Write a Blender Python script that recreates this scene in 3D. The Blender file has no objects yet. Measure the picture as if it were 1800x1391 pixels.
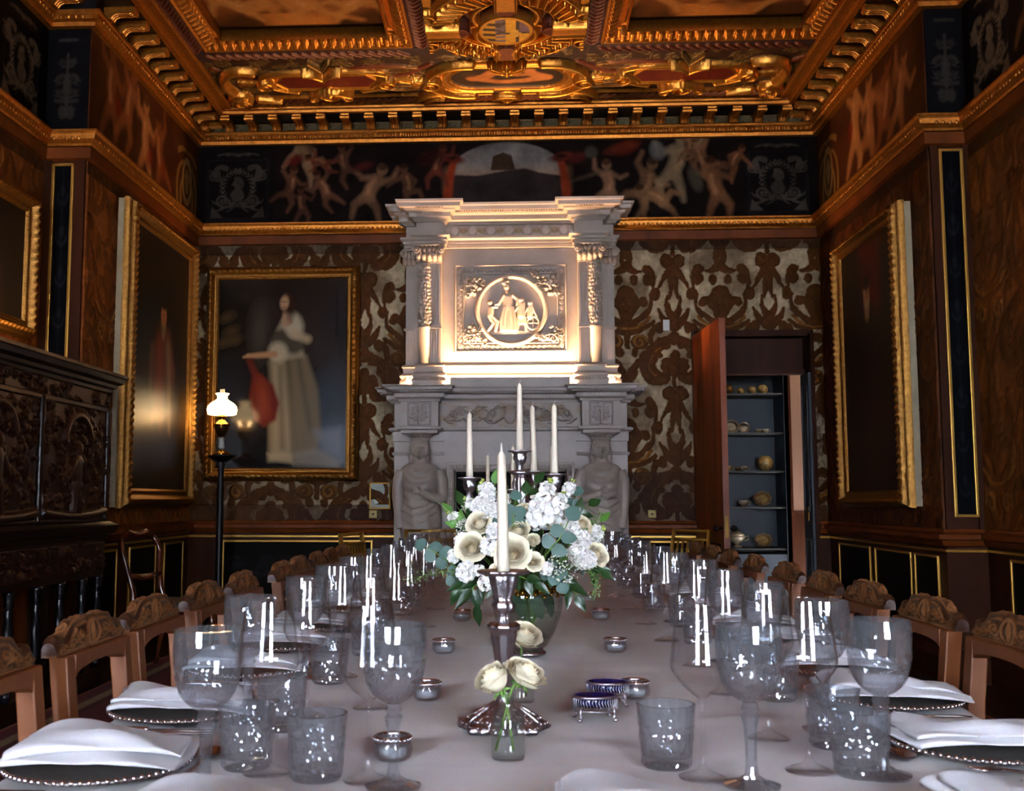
import bpy, bmesh, math, random
import numpy as np
from mathutils import Vector, Matrix

random.seed(7)
NPR = np.random.RandomState(11)
S = bpy.context.scene
COL = S.collection
PI = math.pi

# ---------------------------------------------------------------- camera
FPX, CAMZ = 1870.0, 1.22
PITCH = math.atan(182.5 / FPX)
YAW = math.radians(3.0)
CXP = 905 - FPX * math.tan(YAW) / math.cos(PITCH)
cam_d = bpy.data.cameras.new('camera')
cam_d.sensor_width = 36.0
cam_d.lens = 36.0 * FPX / 1800.0
cam_d.shift_x = (900 - CXP) / 1800.0
cam_d.dof.use_dof = True
cam_d.dof.focus_distance = 4.3
cam_d.dof.aperture_fstop = 8.0
cam = bpy.data.objects.new('camera', cam_d)
COL.objects.link(cam)
cam.location = (0, 0, CAMZ)
cam.rotation_euler = (PI / 2 + PITCH, 0, YAW)
S.camera = cam

S.view_settings.view_transform = 'Standard'
S.view_settings.look = 'None'
S.view_settings.gamma = 1
S.view_settings.use_curve_mapping = False
S.view_settings.exposure = 0.0
S.cycles.use_denoising = True
S.cycles.max_bounces = 14
S.cycles.transparent_max_bounces = 24
S.cycles.transmission_bounces = 12
S.cycles.glossy_bounces = 6
S.cycles.diffuse_bounces = 4
S.cycles.caustics_refractive = False
S.cycles.caustics_reflective = False
S.cycles.sample_clamp_indirect = 6.0

# ---------------------------------------------------------------- daylight through the window wall behind the camera
world = bpy.data.worlds.new('overcast_sky')
S.world = world
world.use_nodes = True
_b = world.node_tree.nodes['Background']
_b.inputs[0].default_value = (0.96, 0.97, 1.0, 1)
_b.inputs[1].default_value = 112.0


def area(name, loc, rot, sx, sy, power, col, portal=False, spread=PI):
    d = bpy.data.lights.new(name, 'AREA')
    d.shape = 'RECTANGLE'
    d.size, d.size_y = sx, sy
    d.energy = power
    d.color = col
    d.spread = spread
    if portal:
        d.cycles.is_portal = True
    o = bpy.data.objects.new(name, d)
    COL.objects.link(o)
    o.location = loc
    o.rotation_euler = rot
    return o


REAR_Y = -3.4
WINDOWS = [(-2.3, 0.55), (-1.5, 0.55), (1.35, 0.55), (2.15, 0.55)]     # centre x, width
WIN_Z0, WIN_Z1 = 0.9, 3.0
for wx, ww in WINDOWS:
    area('window_portal', (wx, REAR_Y - 0.12, (WIN_Z0 + WIN_Z1) / 2), (PI / 2, 0, PI), ww, WIN_Z1 - WIN_Z0, 1, (1, 1, 1), portal=True)

WARM = (1.0, 0.56, 0.22)
# strip light lying behind the marble pelmet of the chimneypiece
area('mantel_strip_light', (-0.04, 9.625, 2.262), (PI - math.radians(8), 0, 0), 1.2, 0.05, 150, (1.0, 0.57, 0.27))
for sx_ in (-1, 1):
    area('mantel_end_light', (-0.04 + sx_ * .905, 9.72, 2.262), (PI, 0, 0), .06, 0.05, 7, (1.0, 0.57, 0.27))
# unseen warm uplights added for the ceiling glow (cabinet top, behind the camera)
UPLIGHTS = [(-2.4, -1.2, 1.9, 170), (2.3, -1.2, 1.9, 170)]
for ux_, uy_, uz_, pw_ in UPLIGHTS:
    area('added_uplight', (ux_, uy_, uz_), (PI, 0, 0), 0.3, 0.3, pw_, WARM)
area('added_cabinet_uplight', (-3.05, 5.9, 2.12), (PI, 0, 0), 0.08, 2.0, 8, WARM)  # unseen strip added to warm the wall and ceiling above the cabinet
area('closet_ceiling_light', (3.1, 10.9, 3.05), (0, 0, 0), 0.3, 0.3, 10, (1.0, 0.88, 0.74))
_pl = bpy.data.lights.new('oil_lamp_light', 'POINT')
_pl.energy = 30
_pl.color = (1.0, 0.58, 0.24)
_pl.shadow_soft_size = 0.06
_po = bpy.data.objects.new('oil_lamp_light', _pl)
COL.objects.link(_po)
_po.location = (-2.65, 9.5, 1.98)

# ---------------------------------------------------------------- sight lines: photo pixel -> point in the room
_r = np.array([math.cos(YAW), math.sin(YAW), 0])
_f = np.array([-math.sin(YAW) * math.cos(PITCH), math.cos(YAW) * math.cos(PITCH), math.sin(PITCH)])
_u = np.cross(_r, _f)


def at(px, py, axis, val):
    d = _f + _r * (px - CXP) / FPX + _u * (695.5 - py) / FPX
    o = np.array([0, 0, CAMZ])
    t = (val - o[axis]) / d[axis]
    return o + d * t


def atY(px, py, y): return at(px, py, 1, y)
def atZ(px, py, z): return at(px, py, 2, z)
def atX(px, py, x): return at(px, py, 0, x)


def lin(h):
    if not isinstance(h, str):
        return tuple(h)
    h = h.lstrip('#')
    v = [int(h[i:i + 2], 16) / 255 for i in (0, 2, 4)]
    return tuple(c / 12.92 if c <= .04045 else ((c + .055) / 1.055) ** 2.4 for c in v)


# ---------------------------------------------------------------- materials
MATS = {}


def mat(name, col='#808080', rough=.5, metal=0., attr=False, noise=0., nscale=8., stretch=(1, 1, 1), bump=0., bscale=40.,
        emit=None, spec=.5, coat=0., trans=0., ior=1.5, sheen=0., gold=False, grain=False, sub=0.):
    if name in MATS:
        return MATS[name]
    m = bpy.data.materials.new(name)
    m.use_nodes = True
    nt = m.node_tree
    N, L = nt.nodes, nt.links
    p = N['Principled BSDF']
    c = lin(col)
    p.inputs['Base Color'].default_value = (*c, 1)
    p.inputs['Roughness'].default_value = rough
    p.inputs['Metallic'].default_value = metal
    p.inputs['Specular IOR Level'].default_value = spec
    p.inputs['Coat Weight'].default_value = coat
    p.inputs['Transmission Weight'].default_value = trans
    p.inputs['IOR'].default_value = ior
    if sheen:
        p.inputs['Sheen Weight'].default_value = sheen
    if sub:
        p.inputs['Subsurface Weight'].default_value = sub
        p.inputs['Subsurface Radius'].default_value = (.02, .012, .006)
    if emit:
        p.inputs['Emission Color'].default_value = (*lin(emit[0]), 1)
        p.inputs['Emission Strength'].default_value = emit[1]
    src = None
    if attr:
        a = N.new('ShaderNodeAttribute')
        a.attribute_name = 'Col'
        src = a.outputs['Color']
        if gold:
            mp = N.new('ShaderNodeMath'); mp.operation = 'MULTIPLY'; mp.inputs[1].default_value = .85
            L.new(a.outputs['Alpha'], mp.inputs[0])
            L.new(mp.outputs[0], p.inputs['Metallic'])
            mr = N.new('ShaderNodeMapRange')
            mr.inputs[3].default_value = rough; mr.inputs[4].default_value = .33
            L.new(a.outputs['Alpha'], mr.inputs[0])
            L.new(mr.outputs[0], p.inputs['Roughness'])
    if noise or bump or grain:
        tc = N.new('ShaderNodeTexCoord')
        mpn = N.new('ShaderNodeMapping')
        mpn.inputs['Scale'].default_value = stretch
        L.new(tc.outputs['Object'], mpn.inputs['Vector'])
    if noise:
        n = N.new('ShaderNodeTexNoise')
        n.inputs['Scale'].default_value = nscale
        n.inputs['Detail'].default_value = 6
        L.new(mpn.outputs[0], n.inputs['Vector'])
        rp = N.new('ShaderNodeMapRange')
        rp.inputs[1].default_value = .3; rp.inputs[2].default_value = .7
        rp.inputs[3].default_value = 1 - noise; rp.inputs[4].default_value = 1 + noise
        L.new(n.outputs['Fac'], rp.inputs[0])
        mx = N.new('ShaderNodeMix'); mx.data_type = 'RGBA'; mx.blend_type = 'MULTIPLY'
        mx.inputs['Factor'].default_value = 1
        if src is None:
            mx.inputs['A'].default_value = (*c, 1)
        else:
            L.new(src, mx.inputs['A'])
        L.new(rp.outputs[0], mx.inputs['B'])
        src = mx.outputs['Result']
    if src is not None:
        L.new(src, p.inputs['Base Color'])
    if bump:
        nb = N.new('ShaderNodeTexNoise')
        nb.inputs['Scale'].default_value = bscale
        nb.inputs['Detail'].default_value = 4
        L.new(mpn.outputs[0], nb.inputs['Vector'])
        bp = N.new('ShaderNodeBump')
        bp.inputs['Strength'].default_value = bump
        bp.inputs['Distance'].default_value = .01
        L.new(nb.outputs['Fac'], bp.inputs['Height'])
        L.new(bp.outputs[0], p.inputs['Normal'])
    MATS[name] = m
    return m


def glassmat(name, tint='#ffffff', clear=.6, ior=1.5, rough=0.0, gloss=1.0, f0=.045, ex=4.0, haze=0.):
    """clear crystal: part straight through, part refracting, with mirror highlights by Fresnel"""
    m = bpy.data.materials.new(name)
    m.use_nodes = True
    nt = m.node_tree
    N, L = nt.nodes, nt.links
    N.remove(N['Principled BSDF'])
    out = N['Material Output']
    t = N.new('ShaderNodeBsdfTransparent'); t.inputs[0].default_value = (*lin(tint), 1)
    g = N.new('ShaderNodeBsdfGlossy'); g.inputs['Roughness'].default_value = .02; g.inputs['Color'].default_value = (gloss, gloss, gloss, 1)
    lw = N.new('ShaderNodeLayerWeight'); lw.inputs[0].default_value = .5
    pw = N.new('ShaderNodeMath'); pw.operation = 'POWER'; pw.inputs[1].default_value = ex
    L.new(lw.outputs['Facing'], pw.inputs[0])
    fr = N.new('ShaderNodeMapRange'); fr.inputs[3].default_value = f0; fr.inputs[4].default_value = .85
    L.new(pw.outputs[0], fr.inputs[0])
    mx = N.new('ShaderNodeMixShader')
    L.new(fr.outputs[0], mx.inputs[0]); L.new(t.outputs[0], mx.inputs[1]); L.new(g.outputs[0], mx.inputs[2])
    last = mx
    if clear < 1:
        r = N.new('ShaderNodeBsdfGlass'); r.inputs['IOR'].default_value = ior; r.inputs['Roughness'].default_value = rough
        r.inputs['Color'].default_value = (*lin(tint), 1)
        m2 = N.new('ShaderNodeMixShader'); m2.inputs[0].default_value = clear
        L.new(r.outputs[0], m2.inputs[1]); L.new(mx.outputs[0], m2.inputs[2])
        last = m2
    if haze:                       # pale diffuse share brightens the glass, standing in for refracted light
        df = N.new('ShaderNodeBsdfDiffuse'); df.inputs[0].default_value = (.9, .93, .95, 1)
        tl = N.new('ShaderNodeBsdfTranslucent'); tl.inputs[0].default_value = (.9, .93, .95, 1)
        m4 = N.new('ShaderNodeMixShader'); L.new(df.outputs[0], m4.inputs[1]); L.new(tl.outputs[0], m4.inputs[2])
        m3 = N.new('ShaderNodeMixShader'); m3.inputs[0].default_value = haze
        L.new(last.outputs[0], m3.inputs[1]); L.new(m4.outputs[0], m3.inputs[2])
        last = m3
    L.new(last.outputs[0], out.inputs['Surface'])
    MATS[name] = m
    return m


# ---------------------------------------------------------------- objects
def mesh_np(name, V, F, smooth=False):
    me = bpy.data.meshes.new(name)
    V = np.asarray(V, dtype=np.float32)
    if isinstance(F, np.ndarray):
        nf, k = F.shape
        me.vertices.add(len(V)); me.vertices.foreach_set('co', V.ravel())
        me.loops.add(nf * k); me.loops.foreach_set('vertex_index', F.astype(np.int32).ravel())
        me.polygons.add(nf); me.polygons.foreach_set('loop_start', np.arange(0, nf * k, k, dtype=np.int32))
        me.update(calc_edges=True)
    else:
        me.from_pydata([tuple(v) for v in V], [], F)
        me.update()
    if smooth and len(me.polygons):
        me.polygons.foreach_set('use_smooth', np.ones(len(me.polygons), dtype=bool))
    return me


def link(name, me, m=None, parent=None, loc=None, rotz=None):
    o = bpy.data.objects.new(name, me)
    COL.objects.link(o)
    if m is not None and me is not None and not len(me.materials):
        me.materials.append(MATS[m] if isinstance(m, str) else m)
    if parent is not None:
        o.parent = parent
    if loc is not None:
        o.location = loc
    if rotz is not None:
        o.rotation_euler = (0, 0, rotz)
    return o


def tag(o, label=None, cat=None, group=None, kind=None):
    if label: o['label'] = label
    if cat: o['category'] = cat
    if group: o['group'] = group
    if kind: o['kind'] = kind
    return o


def thing(name, label, cat, loc=(0, 0, 0), rotz=0, group=None):
    o = bpy.data.objects.new(name, None)
    o.empty_display_size = .05
    COL.objects.link(o)
    o.location = loc
    o.rotation_euler = (0, 0, rotz)
    return tag(o, label, cat, group)


def struct(name, me, m, parent=None):
    o = link(name, me, m, parent)
    if parent is None:
        o['kind'] = 'structure'
    return o


def copy_tree(o, parent=None):
    c = o.copy()
    COL.objects.link(c)
    if parent is not None:
        c.parent = parent
    for ch in list(o.children):
        copy_tree(ch, c)
    return c


def dup(o, label, loc, rotz=None, group=None, scale=None):
    c = copy_tree(o)
    c.location = loc
    if rotz is not None:
        c.rotation_euler = (0, 0, rotz)
    if scale is not None:
        c.scale = (scale,) * 3 if not hasattr(scale, '__len__') else scale
    c['label'] = label
    if group: c['group'] = group
    return c


class MB:
    """collects shapes into one mesh"""
    def __init__(s): s.v, s.f = [], []

    def add(s, V, F):
        o = len(s.v)
        s.v.extend([tuple(map(float, p)) for p in V])
        s.f.extend([tuple(int(i) + o for i in q) for q in F])
        return s

    def box(s, x0, x1, y0, y1, z0, z1, M=None):
        V = [(x0, y0, z0), (x1, y0, z0), (x1, y1, z0), (x0, y1, z0), (x0, y0, z1), (x1, y0, z1), (x1, y1, z1), (x0, y1, z1)]
        if M is not None: V = [M @ Vector(v) for v in V]
        return s.add(V, [(0, 3, 2, 1), (4, 5, 6, 7), (0, 1, 5, 4), (1, 2, 6, 5), (2, 3, 7, 6), (3, 0, 4, 7)])

    def hexa(s, bot, top):
        """two quads (counter-clockwise from above), bottom and top"""
        return s.add(list(bot) + list(top), [(0, 3, 2, 1), (4, 5, 6, 7), (0, 1, 5, 4), (1, 2, 6, 5), (2, 3, 7, 6), (3, 0, 4, 7)])

    def prism(s, poly, fn, a, b):
        """outline swept between two offsets; fn(u, v, w) -> point"""
        n = len(poly)
        V = [fn(u, v, a) for u, v in poly] + [fn(u, v, b) for u, v in poly]
        F = [tuple(range(n - 1, -1, -1)), tuple(range(n, 2 * n))]
        F += [(i, (i + 1) % n, n + (i + 1) % n, n + i) for i in range(n)]
        return s.add(V, F)

    def lathe(s, prof, n=24, c=(0, 0, 0), mod=None, cap=True):
        th = np.linspace(0, 2 * PI, n, endpoint=False)
        V = []
        for i, (r, z) in enumerate(prof):
            rr = np.broadcast_to(mod(th, r, z, i), (n,)) if mod else np.full(n, r)
            V += [(c[0] + a * math.cos(t), c[1] + a * math.sin(t), c[2] + z) for a, t in zip(rr, th)]
        F = []
        for i in range(len(prof) - 1):
            for j in range(n):
                k = (j + 1) % n
                F.append((i * n + j, i * n + k, (i + 1) * n + k, (i + 1) * n + j))
        if cap:
            if prof[0][0] > 1e-5: F.append(tuple(range(n - 1, -1, -1)))
            if prof[-1][0] > 1e-5: F.append(tuple(range((len(prof) - 1) * n, len(prof) * n)))
        return s.add(V, F)

    def tube(s, pts, rad, n=8, cap=True):
        pts = [Vector(p) for p in pts]
        if not hasattr(rad, '__len__'): rad = [rad] * len(pts)
        V, F = [], []
        up = None
        for i, p in enumerate(pts):
            d = (pts[min(i + 1, len(pts) - 1)] - pts[max(i - 1, 0)])
            if d.length < 1e-9: d = Vector((0, 0, 1))
            d.normalize()
            if up is None:
                up = Vector((0, 0, 1)) if abs(d.z) < .9 else Vector((1, 0, 0))
            a = d.cross(up)
            if a.length < 1e-6: a = d.orthogonal()
            a.normalize()
            b = a.cross(d).normalized()
            up = b
            for j in range(n):
                t = 2 * PI * j / n
                V.append(p + (a * math.cos(t) + b * math.sin(t)) * rad[i])
        for i in range(len(pts) - 1):
            for j in range(n):
                k = (j + 1) % n
                F.append((i * n + j, (i + 1) * n + j, (i + 1) * n + k, i * n + k))
        if cap:
            F.append(tuple(range(n))); F.append(tuple(range(len(pts) * n - 1, (len(pts) - 1) * n - 1, -1)))
        return s.add(V, F)

    def grid(s, P, wrap=False):
        """P: (ny, nx, 3)"""
        ny, nx = P.shape[:2]
        F = []
        for j in range(ny - 1):
            for i in range(nx if wrap else nx - 1):
                k = (i + 1) % nx
                F.append((j * nx + i, j * nx + k, (j + 1) * nx + k, (j + 1) * nx + i))
        return s.add(P.reshape(-1, 3), F)

    def ball(s, c, r, n=10, m=6):
        if not hasattr(r, '__len__'): r = (r, r, r)
        V, F = [], []
        for i in range(m + 1):
            a = -PI / 2 + PI * i / m
            for j in range(n):
                t = 2 * PI * j / n
                V.append((c[0] + r[0] * math.cos(a) * math.cos(t), c[1] + r[1] * math.cos(a) * math.sin(t), c[2] + r[2] * math.sin(a)))
        for i in range(m):
            for j in range(n):
                k = (j + 1) % n
                F.append((i * n + j, i * n + k, (i + 1) * n + k, (i + 1) * n + j))
        return s.add(V, F)

    def sweep(s, path, prof, closed=False):
        """moulding: prof [(out, z)...] carried along a plan path [(x, y)...]; out is to the LEFT of travel, mitred"""
        n = len(path)
        P = [Vector((p[0], p[1])) for p in path]
        offs = []
        for i in range(n):
            a = P[i] - P[i - 1] if (i > 0 or closed) else None
            b = P[(i + 1) % n] - P[i] if (i < n - 1 or closed) else None
            na = Vector((-a.y, a.x)).normalized() if a is not None else None
            nb = Vector((-b.y, b.x)).normalized() if b is not None else None
            if na is None: o = nb
            elif nb is None: o = na
            else:
                o = (na + nb)
                o = o / max(.2, o.length_squared) * 2 if o.length > 1e-6 else na
            offs.append(o)
        k = len(prof)
        V = []
        for i in range(n):
            for (d, z) in prof:
                q = P[i] + offs[i] * d
                V.append((q.x, q.y, z))
        F = []
        for i in range(n if closed else n - 1):
            j = (i + 1) % n
            for a in range(k - 1):
                F.append((i * k + a, j * k + a, j * k + a + 1, i * k + a + 1))
        return s.add(V, F)

    def me(s, name, smooth=False, merge=False, normals=True):
        me = bpy.data.meshes.new(name)
        me.from_pydata(s.v, [], s.f)
        me.update()
        if merge or normals:
            bm = bmesh.new(); bm.from_mesh(me)
            if merge: bmesh.ops.remove_doubles(bm, verts=bm.verts, dist=1e-5)
            if normals: bmesh.ops.recalc_face_normals(bm, faces=bm.faces)
            bm.to_mesh(me); bm.free()
        if smooth and len(me.polygons):
            me.polygons.foreach_set('use_smooth', np.ones(len(me.polygons), dtype=bool))
        return me

    def build(s, name, m, parent=None, smooth=False, bevel=0, merge=False, normals=True, sub=0, auto=0):
        o = link(name, s.me(name, smooth, merge, normals), m, parent)
        if bevel:
            b = o.modifiers.new('bevel', 'BEVEL'); b.width = bevel; b.segments = 2; b.limit_method = 'ANGLE'
        if sub:
            b = o.modifiers.new('smooth', 'SUBSURF'); b.levels = b.render_levels = sub
        return o


# ---------------------------------------------------------------- painted / carved surfaces
def vnoise(shape, cells, seed=0):
    r = np.random.RandomState(seed)
    ny, nx = shape
    cy, cx = max(2, int(cells * ny / nx) + 2), cells + 2
    g = r.rand(cy + 1, cx + 1)
    y = np.linspace(0, cy - 1e-3, ny); x = np.linspace(0, cx - 1e-3, nx)
    yi, xi = y.astype(int), x.astype(int)
    fy, fx = (y - yi)[:, None], (x - xi)[None, :]
    fy = fy * fy * (3 - 2 * fy); fx = fx * fx * (3 - 2 * fx)
    a = g[yi][:, xi]; b = g[yi][:, xi + 1]; c = g[yi + 1][:, xi]; d = g[yi + 1][:, xi + 1]
    return a * (1 - fx) * (1 - fy) + b * fx * (1 - fy) + c * (1 - fx) * fy + d * fx * fy


def fbm(shape, cells, octs=4, seed=0):
    t, a, s = 0, 1, 0
    for k in range(octs):
        t = t + a * vnoise(shape, cells * 2 ** k, seed + k); s += a; a *= .5
    return t / s


class Cv:
    """a canvas w x h with colour, gilding and relief height, drawn with soft strokes"""
    def __init__(s, w, h, n, base='#303030', gold=0.):
        s.w, s.h, s.n = w, h, n
        s.nx, s.ny = max(2, int(round(w * n)) + 1), max(2, int(round(h * n)) + 1)
        s.xs, s.ys = np.linspace(0, w, s.nx), np.linspace(0, h, s.ny)
        s.c = np.empty((s.ny, s.nx, 3), np.float32); s.c[:] = lin(base)
        s.g = np.full((s.ny, s.nx), gold, np.float32)
        s.z = np.zeros((s.ny, s.nx), np.float32)
        s.mx = None
        s.off = [(0, 0)]
        s.soft = 1.3 / n

    def _win(s, x0, y0, x1, y1):
        i0, i1 = np.searchsorted(s.xs, [x0, x1]); j0, j1 = np.searchsorted(s.ys, [y0, y1])
        if i1 <= i0 or j1 <= j0: return None
        return slice(j0, j1), slice(i0, i1)

    def _put(s, sl, d, prof, col, h, a, soft, g, add):
        sf = soft or s.soft
        m = np.clip(.5 - d / sf, 0, 1) * a
        if col is not None:
            c = np.array(lin(col), np.float32)
            s.c[sl] += (c - s.c[sl]) * m[..., None]
        if g is not None:
            s.g[sl] += (g - s.g[sl]) * m
        if h:
            if add: s.z[sl] += h * m * prof
            else:
                zz = h * prof
                s.z[sl] = np.where((m > .02) & (zz * np.sign(h) > s.z[sl] * np.sign(h)), s.z[sl] + (zz - s.z[sl]) * m, s.z[sl])

    def _each(s, pts):
        sets = [np.asarray(pts, float)]
        if s.mx is not None:
            q = sets[0].copy(); q[:, 0] = 2 * s.mx - q[:, 0]; sets.append(q)
        for p in sets:
            for o in s.off:
                yield p + np.array(o)

    def stroke(s, pts, w0, w1=None, col=None, h=0, a=1., soft=None, g=None, wm=None, add=False, flat=False):
        """tapering stroke along a polyline; w = half width at the start, (middle) and end"""
        w1 = w0 if w1 is None else w1
        n = len(pts)
        t = np.linspace(0, 1, n)
        W = w0 + (w1 - w0) * t if wm is None else np.interp(t, [0, .5, 1], [w0, wm, w1])
        for P in s._each(pts):
            r = W.max() + (soft or s.soft)
            sl = s._win(P[:, 0].min() - r, P[:, 1].min() - r, P[:, 0].max() + r, P[:, 1].max() + r)
            if sl is None: continue
            X, Y = s.xs[sl[1]][None, :], s.ys[sl[0]][:, None]
            D = np.full((Y.size, X.size), 1e9); Q = np.zeros((Y.size, X.size))
            for i in range(n - 1):
                ax, ay = P[i]; bx, by = P[i + 1]
                dx, dy = bx - ax, by - ay
                L2 = dx * dx + dy * dy + 1e-12
                u = np.clip(((X - ax) * dx + (Y - ay) * dy) / L2, 0, 1)
                dist = np.hypot(X - ax - u * dx, Y - ay - u * dy)
                rr = W[i] + (W[i + 1] - W[i]) * u
                dd = dist - rr
                k = dd < D
                D = np.where(k, dd, D)
                Q = np.where(k, np.sqrt(np.clip(1 - (dist / np.maximum(rr, 1e-6)) ** 2, 0, 1)), Q)
            s._put(sl, D, np.ones_like(Q) if flat else Q, col, h, a, soft, g, add)
        return s

    def ell(s, cx, cy, rx, ry=None, rot=0, col=None, h=0, a=1., soft=None, g=None, add=False, ring=None, flat=False):
        ry = rx if ry is None else ry
        R0 = max(rx, ry)
        k = 0
        for P in s._each([(cx, cy)]):
            x0, y0 = P[0]
            rr = R0 + (ring or 0) + (soft or s.soft)
            sl = s._win(x0 - rr, y0 - rr, x0 + rr, y0 + rr)
            mir = s.mx is not None and k >= len(s.off)
            k += 1
            if sl is None: continue
            X, Y = s.xs[sl[1]][None, :] - x0, s.ys[sl[0]][:, None] - y0
            ro = -rot if mir else rot
            c, sn = math.cos(ro), math.sin(ro)
            u, v = X * c + Y * sn, -X * sn + Y * c
            q = np.hypot(u / rx, v / ry)
            d = (q - 1) * min(rx, ry)
            if ring:
                pr = np.sqrt(np.clip(1 - (d / ring) ** 2, 0, 1)); d = np.abs(d) - ring
            else:
                pr = np.sqrt(np.clip(1 - q * q, 0, 1))
            s._put(sl, d, np.ones_like(pr) if flat else pr, col, h, a, soft, g, add)
        return s

    def poly(s, pts, col=None, h=0, a=1., soft=None, g=None, bev=None, add=False):
        for P in s._each(pts):
            r = (soft or s.soft)
            sl = s._win(P[:, 0].min() - r, P[:, 1].min() - r, P[:, 0].max() + r, P[:, 1].max() + r)
            if sl is None: continue
            X, Y = s.xs[sl[1]][None, :], s.ys[sl[0]][:, None]
            ins = np.zeros((Y.size, X.size), bool); D = np.full((Y.size, X.size), 1e9)
            n = len(P)
            for i in range(n):
                ax, ay = P[i]; bx, by = P[(i + 1) % n]
                if ay != by:
                    ins ^= ((ay > Y) != (by > Y)) & (X < (bx - ax) * (Y - ay) / (by - ay) + ax)
                dx, dy = bx - ax, by - ay
                u = np.clip(((X - ax) * dx + (Y - ay) * dy) / (dx * dx + dy * dy + 1e-12), 0, 1)
                D = np.minimum(D, np.hypot(X - ax - u * dx, Y - ay - u * dy))
            d = np.where(ins, -D, D)
            pr = np.clip(-d / bev, 0, 1) if bev else np.ones_like(d)
            s._put(sl, d, pr, col, h, a, soft, g, add)
        return s

    def rect(s, x0, y0, x1, y1, **k): return s.poly([(x0, y0), (x1, y0), (x1, y1), (x0, y1)], **k)

    def line(s, x0, y0, x1, y1, w, **k): return s.stroke([(x0, y0), (x1, y1)], w, **k)

    def mottle(s, amt=.25, cells=14, seed=0, octs=4):
        n = fbm((s.ny, s.nx), cells, octs, seed)
        s.c *= (1 + amt * 2 * (n - .5))[..., None]
        return s


def spiral(cx, cy, r0, r1, a0, turns, n=18):
    t = np.linspace(0, 1, n)
    r = r0 + (r1 - r0) * t
    a = a0 + turns * 2 * PI * t
    return np.stack([cx + r * np.cos(a), cy + r * np.sin(a)], 1)


def bez(p0, p1, p2, p3=None, n=12):
    t = np.linspace(0, 1, n)[:, None]
    p0, p1, p2 = map(np.array, (p0, p1, p2))
    if p3 is None:
        return (1 - t) ** 2 * p0 + 2 * t * (1 - t) * p1 + t * t * p2
    p3 = np.array(p3)
    return (1 - t) ** 3 * p0 + 3 * t * (1 - t) ** 2 * p1 + 3 * t * t * (1 - t) * p2 + t ** 3 * p3


def scroll(cv, x, y, s, ang=0, flip=1, **k):
    """an acanthus scroll: stem that rolls up, with leaf tips"""
    def T(p):
        p = np.asarray(p, float) * s
        p[:, 1] *= flip
        c, n = math.cos(ang), math.sin(ang)
        return np.stack([x + p[:, 0] * c - p[:, 1] * n, y + p[:, 0] * n + p[:, 1] * c], 1)
    a = bez((0, 0), (.5, -.25), (.95, .0), (1.0, .35), 10)
    b = spiral(.66, .36, .34, .06, 0, 1.3, 16)
    cv.stroke(T(np.concatenate([a, b])), .11 * s, .045 * s, **k)
    cv.ell(*T([(.66, .36)])[0], .09 * s, **k)
    for (p, q, r) in (((.25, -.1), (.2, .25), (.42, .42)), ((.75, -.1), (1.2, -.2), (1.3, -.02)), ((.98, .25), (1.3, .4), (1.25, .62)), ((.1, -.05), (.3, -.4), (.62, -.36))):
        cv.stroke(T(bez(p, q, r, n=7)), .1 * s, .02 * s, **k)


def putto(cv, x, y, s, lean=0., pose=0, col='#8a5a3a', a=.9, flip=1):
    """a small painted figure"""
    f = flip
    c, n = math.cos(lean), math.sin(lean)
    def T(pts):
        p = np.asarray(pts, float) * s
        p = np.stack([p[:, 0] * f, p[:, 1]], 1)
        return np.stack([x + p[:, 0] * c - p[:, 1] * n, y + p[:, 0] * n + p[:, 1] * c], 1)
    d = dict(col=col, a=a, soft=.10 * s)
    cv.stroke(T([(0, .05), (.04, .25), (0, .5)]), .15 * s, .16 * s, **d)
    lp = [[(-.05, 0), (-.2, -.25), (-.12, -.55)], [(-.05, 0), (-.3, -.1), (-.5, -.35)], [(-.05, 0), (-.1, -.3), (-.25, -.55)]][pose % 3]
    rp = [[(.06, 0), (.22, -.22), (.36, -.5)], [(.06, 0), (.2, -.3), (.1, -.6)], [(.06, 0), (.35, -.05), (.42, -.35)]][pose % 3]
    cv.stroke(T(lp), .12 * s, .05 * s, **d); cv.stroke(T(rp), .12 * s, .05 * s, **d)
    la = [[(-.12, .5), (-.35, .35), (-.5, .55)], [(-.12, .5), (-.32, .7), (-.3, .98)], [(-.12, .5), (-.4, .42), (-.62, .3)]][pose % 3]
    ra = [[(.12, .5), (.34, .62), (.42, .88)], [(.12, .5), (.36, .36), (.55, .42)], [(.12, .5), (.3, .3), (.18, .12)]][pose % 3]
    cv.stroke(T(la), .08 * s, .045 * s, **d); cv.stroke(T(ra), .08 * s, .045 * s, **d)
    hx, hy = T([(.02, .78)])[0]
    cv.ell(hx, hy, .13 * s, .15 * s, col=col, a=a, soft=.06 * s)
    cv.ell(hx, hy + .07 * s, .14 * s, .09 * s, col='#2a1408', a=.8, soft=.06 * s)
    cv.stroke(T([(.05, .1), (.09, .3), (.06, .48)]), .05 * s, .04 * s, col='#c08a5c', a=a * .45, soft=.10 * s)


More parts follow.
